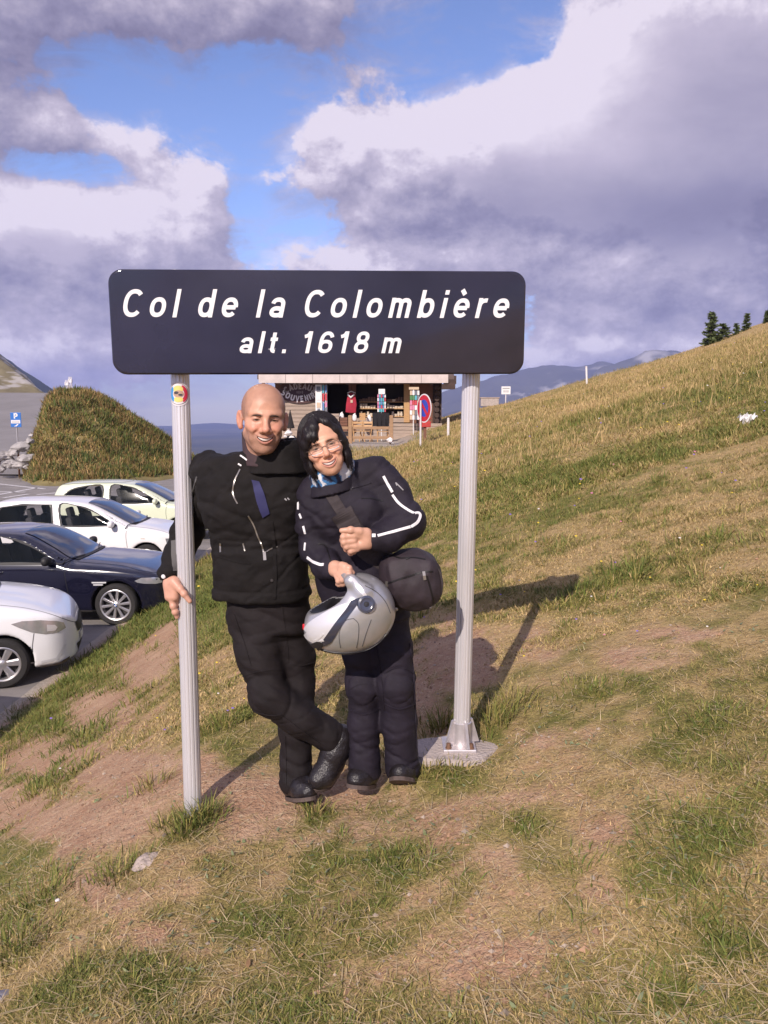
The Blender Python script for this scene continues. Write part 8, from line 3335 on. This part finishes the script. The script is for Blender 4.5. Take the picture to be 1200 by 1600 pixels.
def far_signs():
    Y = 50.0
    c = at(790.5, 610, Y)
    g = gz(c.x, Y)
    root = empty('notice_board', (c.x, Y, g), 0, 'small white notice board beyond the crest of the meadow', 'sign')
    MB().box((0, 0, c.z - g), (.56, .04, .48)).build('board', mat('sign_white', (.74, .72, .72), .4), root)
    MB().box((0, -.024, c.z - g + .12), (.44, .006, .06)).build('print', mat('grey_print', (.30, .29, .30), .7), root)
    for i in range(3):
        MB().box((-.12 + .12 * i, -.024, c.z - g - .06), (.06, .006, .14)).build('print', mat('grey_print', (.30, .29, .30), .7), root)
    MB().tube([(0, .03, 0), (0, .03, c.z - g)], .03, 6).build('post', M_STK, root)
    a, b = at(751, 624, 49), at(779, 624, 49)
    g = gz(b.x, 49)
    w = empty('low_wall', ((a.x + b.x) / 2, 49, g), 0, 'low pale wall just below the notice board', 'wall')
    MB().box((0, 0, (a.z - g) / 2 + .02), (b.x - a.x, .3, a.z - g + .1), bev=.03).build('masonry', M_CONC, w)
    MB().box((0, 0, a.z - g + .09), (b.x - a.x + .1, .36, .06), bev=.015).build('coping', M_PALEW, w)
    # flower box under the no-parking sign
    q = at(664, 663, 28)
    fb = empty('flower_box', (q.x, 28, gz(q.x, 28)), 0, 'red flower box in the grass below the no-parking sign', 'flower box')
    h = q.z - fb.location.z
    MB().box((0, 0, h), (.40, .22, .20), bev=.02).build('trough', mat('red_trough', (.42, .035, .03), .6, var=.2), fb)
    MB().box((0, 0, h / 2 - .05), (.10, .10, max(.05, h - .1))).build('pedestal', M_LOG, fb)
    rr = np.random.default_rng(4)
    V, F = [], []
    for i in range(90):
        p = np.array([rr.uniform(-.19, .19), rr.uniform(-.1, .1), h + .10 + rr.uniform(0, .14)])
        d = rr.normal(0, .035, (3, 3))
        b_ = len(V)
        V += [p + d[0], p + d[1], p + d[2]]
        F.append((b_, b_ + 1, b_ + 2))
    mesh_np('blossom', np.array(V), np.array(F), mat('red_blossom', (.55, .10, .08), .7, var=.4), fb, smooth=False, kind='stuff')


far_signs()


# ------------------------------------------------------------------ car-park sign and rocks on the far left
def p_sign():
    Y = 38.6
    c = at(25, 656, Y)
    g = max(gz(c.x, Y), float(hillock_z(np.array([c.x]), np.array([Y]))[0]))
    root = empty('parking_sign', (c.x, Y, g), R(6), 'blue parking sign with a white P on a rusty post above pale rocks', 'road sign')
    h = c.z - g
    w, H = .49, .70
    bl = mat('sign_blue2', (.03, .15, .48), .4)
    MB().box((0, 0, h), (w, .03, H), bev=.01).build('plate', bl, root)
    wt = mat('sign_white', (.74, .72, .72), .4)
    ls, wd = text_lines('P')
    mb = MB()
    stroke_mesh(mb, ls[0][0], .24, lambda a, b, d: Vector(((a - .30) * .26, -.017 - d, h + .06 + b * .25)), depth=.004)
    mb.build('letter', wt, root)
    MB().box((-.01, -.019, h - .09), (.42, .006, .16)).build('white_field', wt, root)
    dk = mat('grey_print', (.30, .29, .30), .7)
    for i in range(2):
        MB().box((-.01, -.024, h - .065 - .055 * i), (.34, .004, .018)).build('print', dk, root)
    MB().add([(-.10, -.018, h - .31), (.02, -.018, h - .31), (.12, -.018, h - .21), (.06, -.018, h - .20), (-.02, -.018, h - .27)], [(0, 1, 2, 3, 4)]).build('arrow', wt, root)
    MB().tube([(0, .05, h * .50), (0, .05, h + .2)], .035, 10).build('post', mat('galvanised', (.42, .40, .42), .5, metal=.5), root, smooth=True)
    MB().tube([(0, .05, -.3), (0, .05, h * .50)], .045, 10).build('rusty_sleeve', mat('orange_rust', (.42, .15, .06), .8, var=.3, vscale=8), root, smooth=True)


p_sign()
M_LIME = mat('limestone', (.37, .345, .335), .85, var=.35, vscale=1.6, bump=.5, bscale=8)
ROCKS = [(6, 712, .55, 'broad pale boulder at the left edge below the parking sign'), (22, 705, .42, 'pale rounded rock against the sign post'), (35, 697, .50, 'lit pale rock right behind the sign post'), (46, 688, .30, 'small rock topping the pile'), (49, 680, .17, 'highest little stone of the pile'),
         (50, 716, .55, 'grey block in half shade at the right end of the pile'), (36, 716, .42, 'low dark-bottomed rock in the middle of the pile'), (16, 725, .48, 'long flat pale slab low at the front of the pile'), (2, 733, .34, 'rock cut by the frame edge, low in the pile'), (30, 728, .36, 'shaded rock under the middle of the pile'), (44, 728, .30, 'small dark rock at the foot of the pile'), (-12, 720, .5, 'rock at the far left end of the pile')]
for i, (u, v, r_, lab) in enumerate(ROCKS):
    Yr = 37.6 + .9 * ((745 - v) / 60.0)
    rock('rock', at(u, v, Yr), r_ * .82, M_LIME, 20 + i, lab, 'rock', 'limestone rocks under the parking sign', (1.25, .9, .8))

# two pale masts behind the mound
def mast(u, v0, v1, Y, lab):
    b = at(u, v1, Y)
    t = at(u + 1, v0, Y)
    root = empty('radio_mast', (b.x, Y, b.z - 2), 0, lab, 'mast', 'pale masts behind the grassy mound')
    h = t.z - b.z + 2
    w = .16
    wm = mat('mast_white', (.72, .70, .72), .5)
    for sx, sy in ((-1, -1), (1, -1), (1, 1), (-1, 1)):
        MB().tube([(sx * w, sy * w, 0), (sx * w * .7, sy * w * .7, h)], .035, 5).build('leg', wm, root)
    n = 7
    for i in range(n):
        z0, z1 = h * i / n, h * (i + 1) / n
        s = 1 if i % 2 else -1
        MB().tube([(s * w * .9, -w * .9, z0), (-s * w * .9, -w * .9, z1)], .025, 4).build('brace', wm, root)
    MB().box((0, 0, h * .86), (w * 2.6, w * 1.5, h * .12)).build('antenna', wm, root)


mast(105, 594, 606, 90, 'shorter pale mast on the left behind the grassy mound')
mast(110.5, 589, 606, 92, 'taller pale mast on the right behind the grassy mound')


# ------------------------------------------------------------------ young spruces on the skyline
M_BARK = mat('bark', (.075, .05, .035), .9, var=.3, vscale=20)
M_NEED = mat('spruce_needles', (.04, .06, .03), .8, attr='col', spec=.2)


def spruce(u, vb, vt, wpx, Y, seed, lab, open_=0.0, tone=1.0):
    rr = np.random.default_rng(seed)
    b = at(u, vb, Y)
    g = min(gz(b.x, Y), b.z)
    t = at(u, vt, Y)
    root = empty('spruce_tree', (b.x, Y, g), 0, lab, 'tree', 'young spruces on the skyline')
    h = t.z - g
    rad = wpx / 1244 * Y / 2
    lean = rr.normal(0, .02)
    MB().tube([(0, 0, -.1), (lean * .5 * h, 0, h * .5), (lean * h, 0, h)], [.045 * h / 2, .028 * h / 2, .006], 7).build('trunk', M_BARK, root, smooth=True)
    V, F, C = [], [], []
    n = int(80 * (1 - open_ * .6))
    br = MB()
    for i in range(n):
        f = (i + rr.uniform(0, .8)) / n
        z = h * (.08 + .92 * f)
        L_ = rad * (1.08 - f) ** .8 * rr.uniform(.45, 1.15)
        a = rr.uniform(0, 2 * math.pi)
        d = np.array([math.cos(a), math.sin(a), rr.uniform(-.05, .35)])
        p0 = np.array([lean * z, 0, z])
        br.tube([p0, p0 + d * L_ * .6, p0 + d * L_ + np.array([0, 0, .04 * L_])], [.012, .008, .003], 4, cap=False)
        m_ = int(14 + 44 * L_ / rad * (1 - open_ * .4))
        for k in range(m_):
            t_ = rr.uniform(.12, 1.0)
            c = p0 + d * L_ * t_ + np.array([0, 0, -.05 * L_ * t_])
            s = np.array([-d[1], d[0], 0]) * rr.choice((-1, 1))
            q = s * rr.uniform(.4, 1) + d * rr.uniform(.2, .9) + np.array([0, 0, rr.uniform(-.45, .35)])
            q = q / np.linalg.norm(q) * rr.uniform(.10, .20) * (.7 + .5 * h / 2)
            w = np.cross(q, rr.normal(0, 1, 3))
            w = w / max(np.linalg.norm(w), 1e-6) * rr.uniform(.02, .05) * (.6 + .4 * h / 2)
            bI = len(V)
            V += [c - w, c + w, c + q]
            F.append((bI, bI + 1, bI + 2))
            col = np.array([.075, .10, .042]) * rr.uniform(.5, 1.8) * tone + np.array([.02, .012, 0]) * rr.uniform(0, 1)
            C += [col] * 3
    br.build('branches', M_BARK, root)['kind'] = 'stuff'
    mesh_np('crown', np.array(V), np.array(F), M_NEED, root, smooth=False, col=np.array(C))


spruce(1109, 545, 488, 32, 46.0, 1, 'leading young spruce, tallest and leftmost on the skyline')
spruce(1127, 542, 506, 46, 46.3, 2, 'low bushy spruce close beside the tallest one')
spruce(1150, 532, 505, 12, 46.5, 5, 'sparse reddish young tree between the spruces', .7, 1.25)
spruce(1165, 520, 490, 13, 47.0, 3, 'thin open spruce near the right end of the skyline', .6)
spruce(1198, 508, 486, 10, 47.0, 4, 'small spruce cut by the right edge of the frame', .4)

# ------------------------------------------------------------------ stones and scraps in the near turf
M_PST = mat('pinkish_stone', (.42, .34, .29), .9, var=.25, vscale=25, bump=.5, bscale=60)
p = ground_hit(236, 1345)
rock('embedded_stone', p + Vector((0, 0, -.008)), .085, M_PST, 61, 'flat pale stone set in the bare soil in front of the left post', 'stone', None, (1.0, 1.05, .32))
p = ground_hit(2, 1560)
rock('embedded_stone', p, .045, mat('grey_stone', (.30, .29, .33), .9, var=.3), 62, 'small grey stone in the turf at the lower left corner', 'stone', None, (1, 1, .6))
p = ground_hit(590, 938) if False else ground_hit(91, 1410)
rock('white_pebble', p + Vector((0, 0, .01)), .010, mat('white_stone', (.70, .67, .66), .85, var=.15), 63, 'tiny white pebble on the dirt in the lower left', 'stone')
p = at(220, 901, 12.6)
p.z = gz(p.x, p.y) + .05
rock('grey_stone', p, .11, mat('grey_stone2', (.40, .38, .37), .9, var=.3), 64, 'grey stone in the grass in front of the black car', 'stone')


def scrap():
    p = ground_hit(1166, 663)
    rr = np.random.default_rng(8)
    bm = bmesh.new()
    bmesh.ops.create_grid(bm, x_segments=8, y_segments=5, size=1)
    for v in bm.verts:
        v.co = Vector((v.co.x * .11, v.co.y * .05, .03 + .03 * float(vnoise(v.co.x * 3, v.co.y * 3, 1, 4)) + .03 * rr.normal()))
    bm2 = bmesh.ops.solidify(bm, geom=bm.faces[:], thickness=.004)
    me = bpy.data.meshes.new('paper_scrap')
    bm.to_mesh(me)
    bm.free()
    me.materials.append(mat('paper', (.76, .74, .74), .8))
    o = link('paper_scrap', me)
    o.location = p + Vector((0, 0, .06))
    o.rotation_euler = (R(35), R(-12), R(20))
    tag(o, 'crumpled white paper scrap lying in the meadow near the right edge', 'litter')


scrap()

# a few fallen leaves, orange and brown
rr = np.random.default_rng(12)
V, F, C = [], [], []
for (u, v) in ((388, 1517), (985, 1200), (1030, 1345), (640, 1440), (470, 1500), (1000, 1128), (0, 1428), (330, 1448), (905, 1205), (800, 1290), (960, 1130), (560, 1480), (115, 1235), (750, 935)):
    p = ground_hit(u, v)
    a = rr.uniform(0, 6.28)
    s = rr.uniform(.008, .014)
    d, e = Vector((math.cos(a), math.sin(a), .25)), Vector((-math.sin(a), math.cos(a), .1))
    b = len(V)
    for (x, y, z) in ((-1, 0, 0), (-.3, .5, .12), (.5, .4, .1), (1.1, 0, 0), (.5, -.4, .14), (-.3, -.5, .08)):
        V.append(p + (d * x + e * y) * s + Vector((0, 0, .012 + z * s)))
    F.append((b, b + 1, b + 2, b + 3, b + 4, b + 5))
    C += [np.array([.33, .19, .09]) * rr.uniform(.6, 1.2)] * 6
mesh_np('fallen_leaves', np.array(V), np.array(F), mat('leaf', (.4, .2, .06), .7, attr='col'), smooth=False, col=np.array(C), kind='stuff')
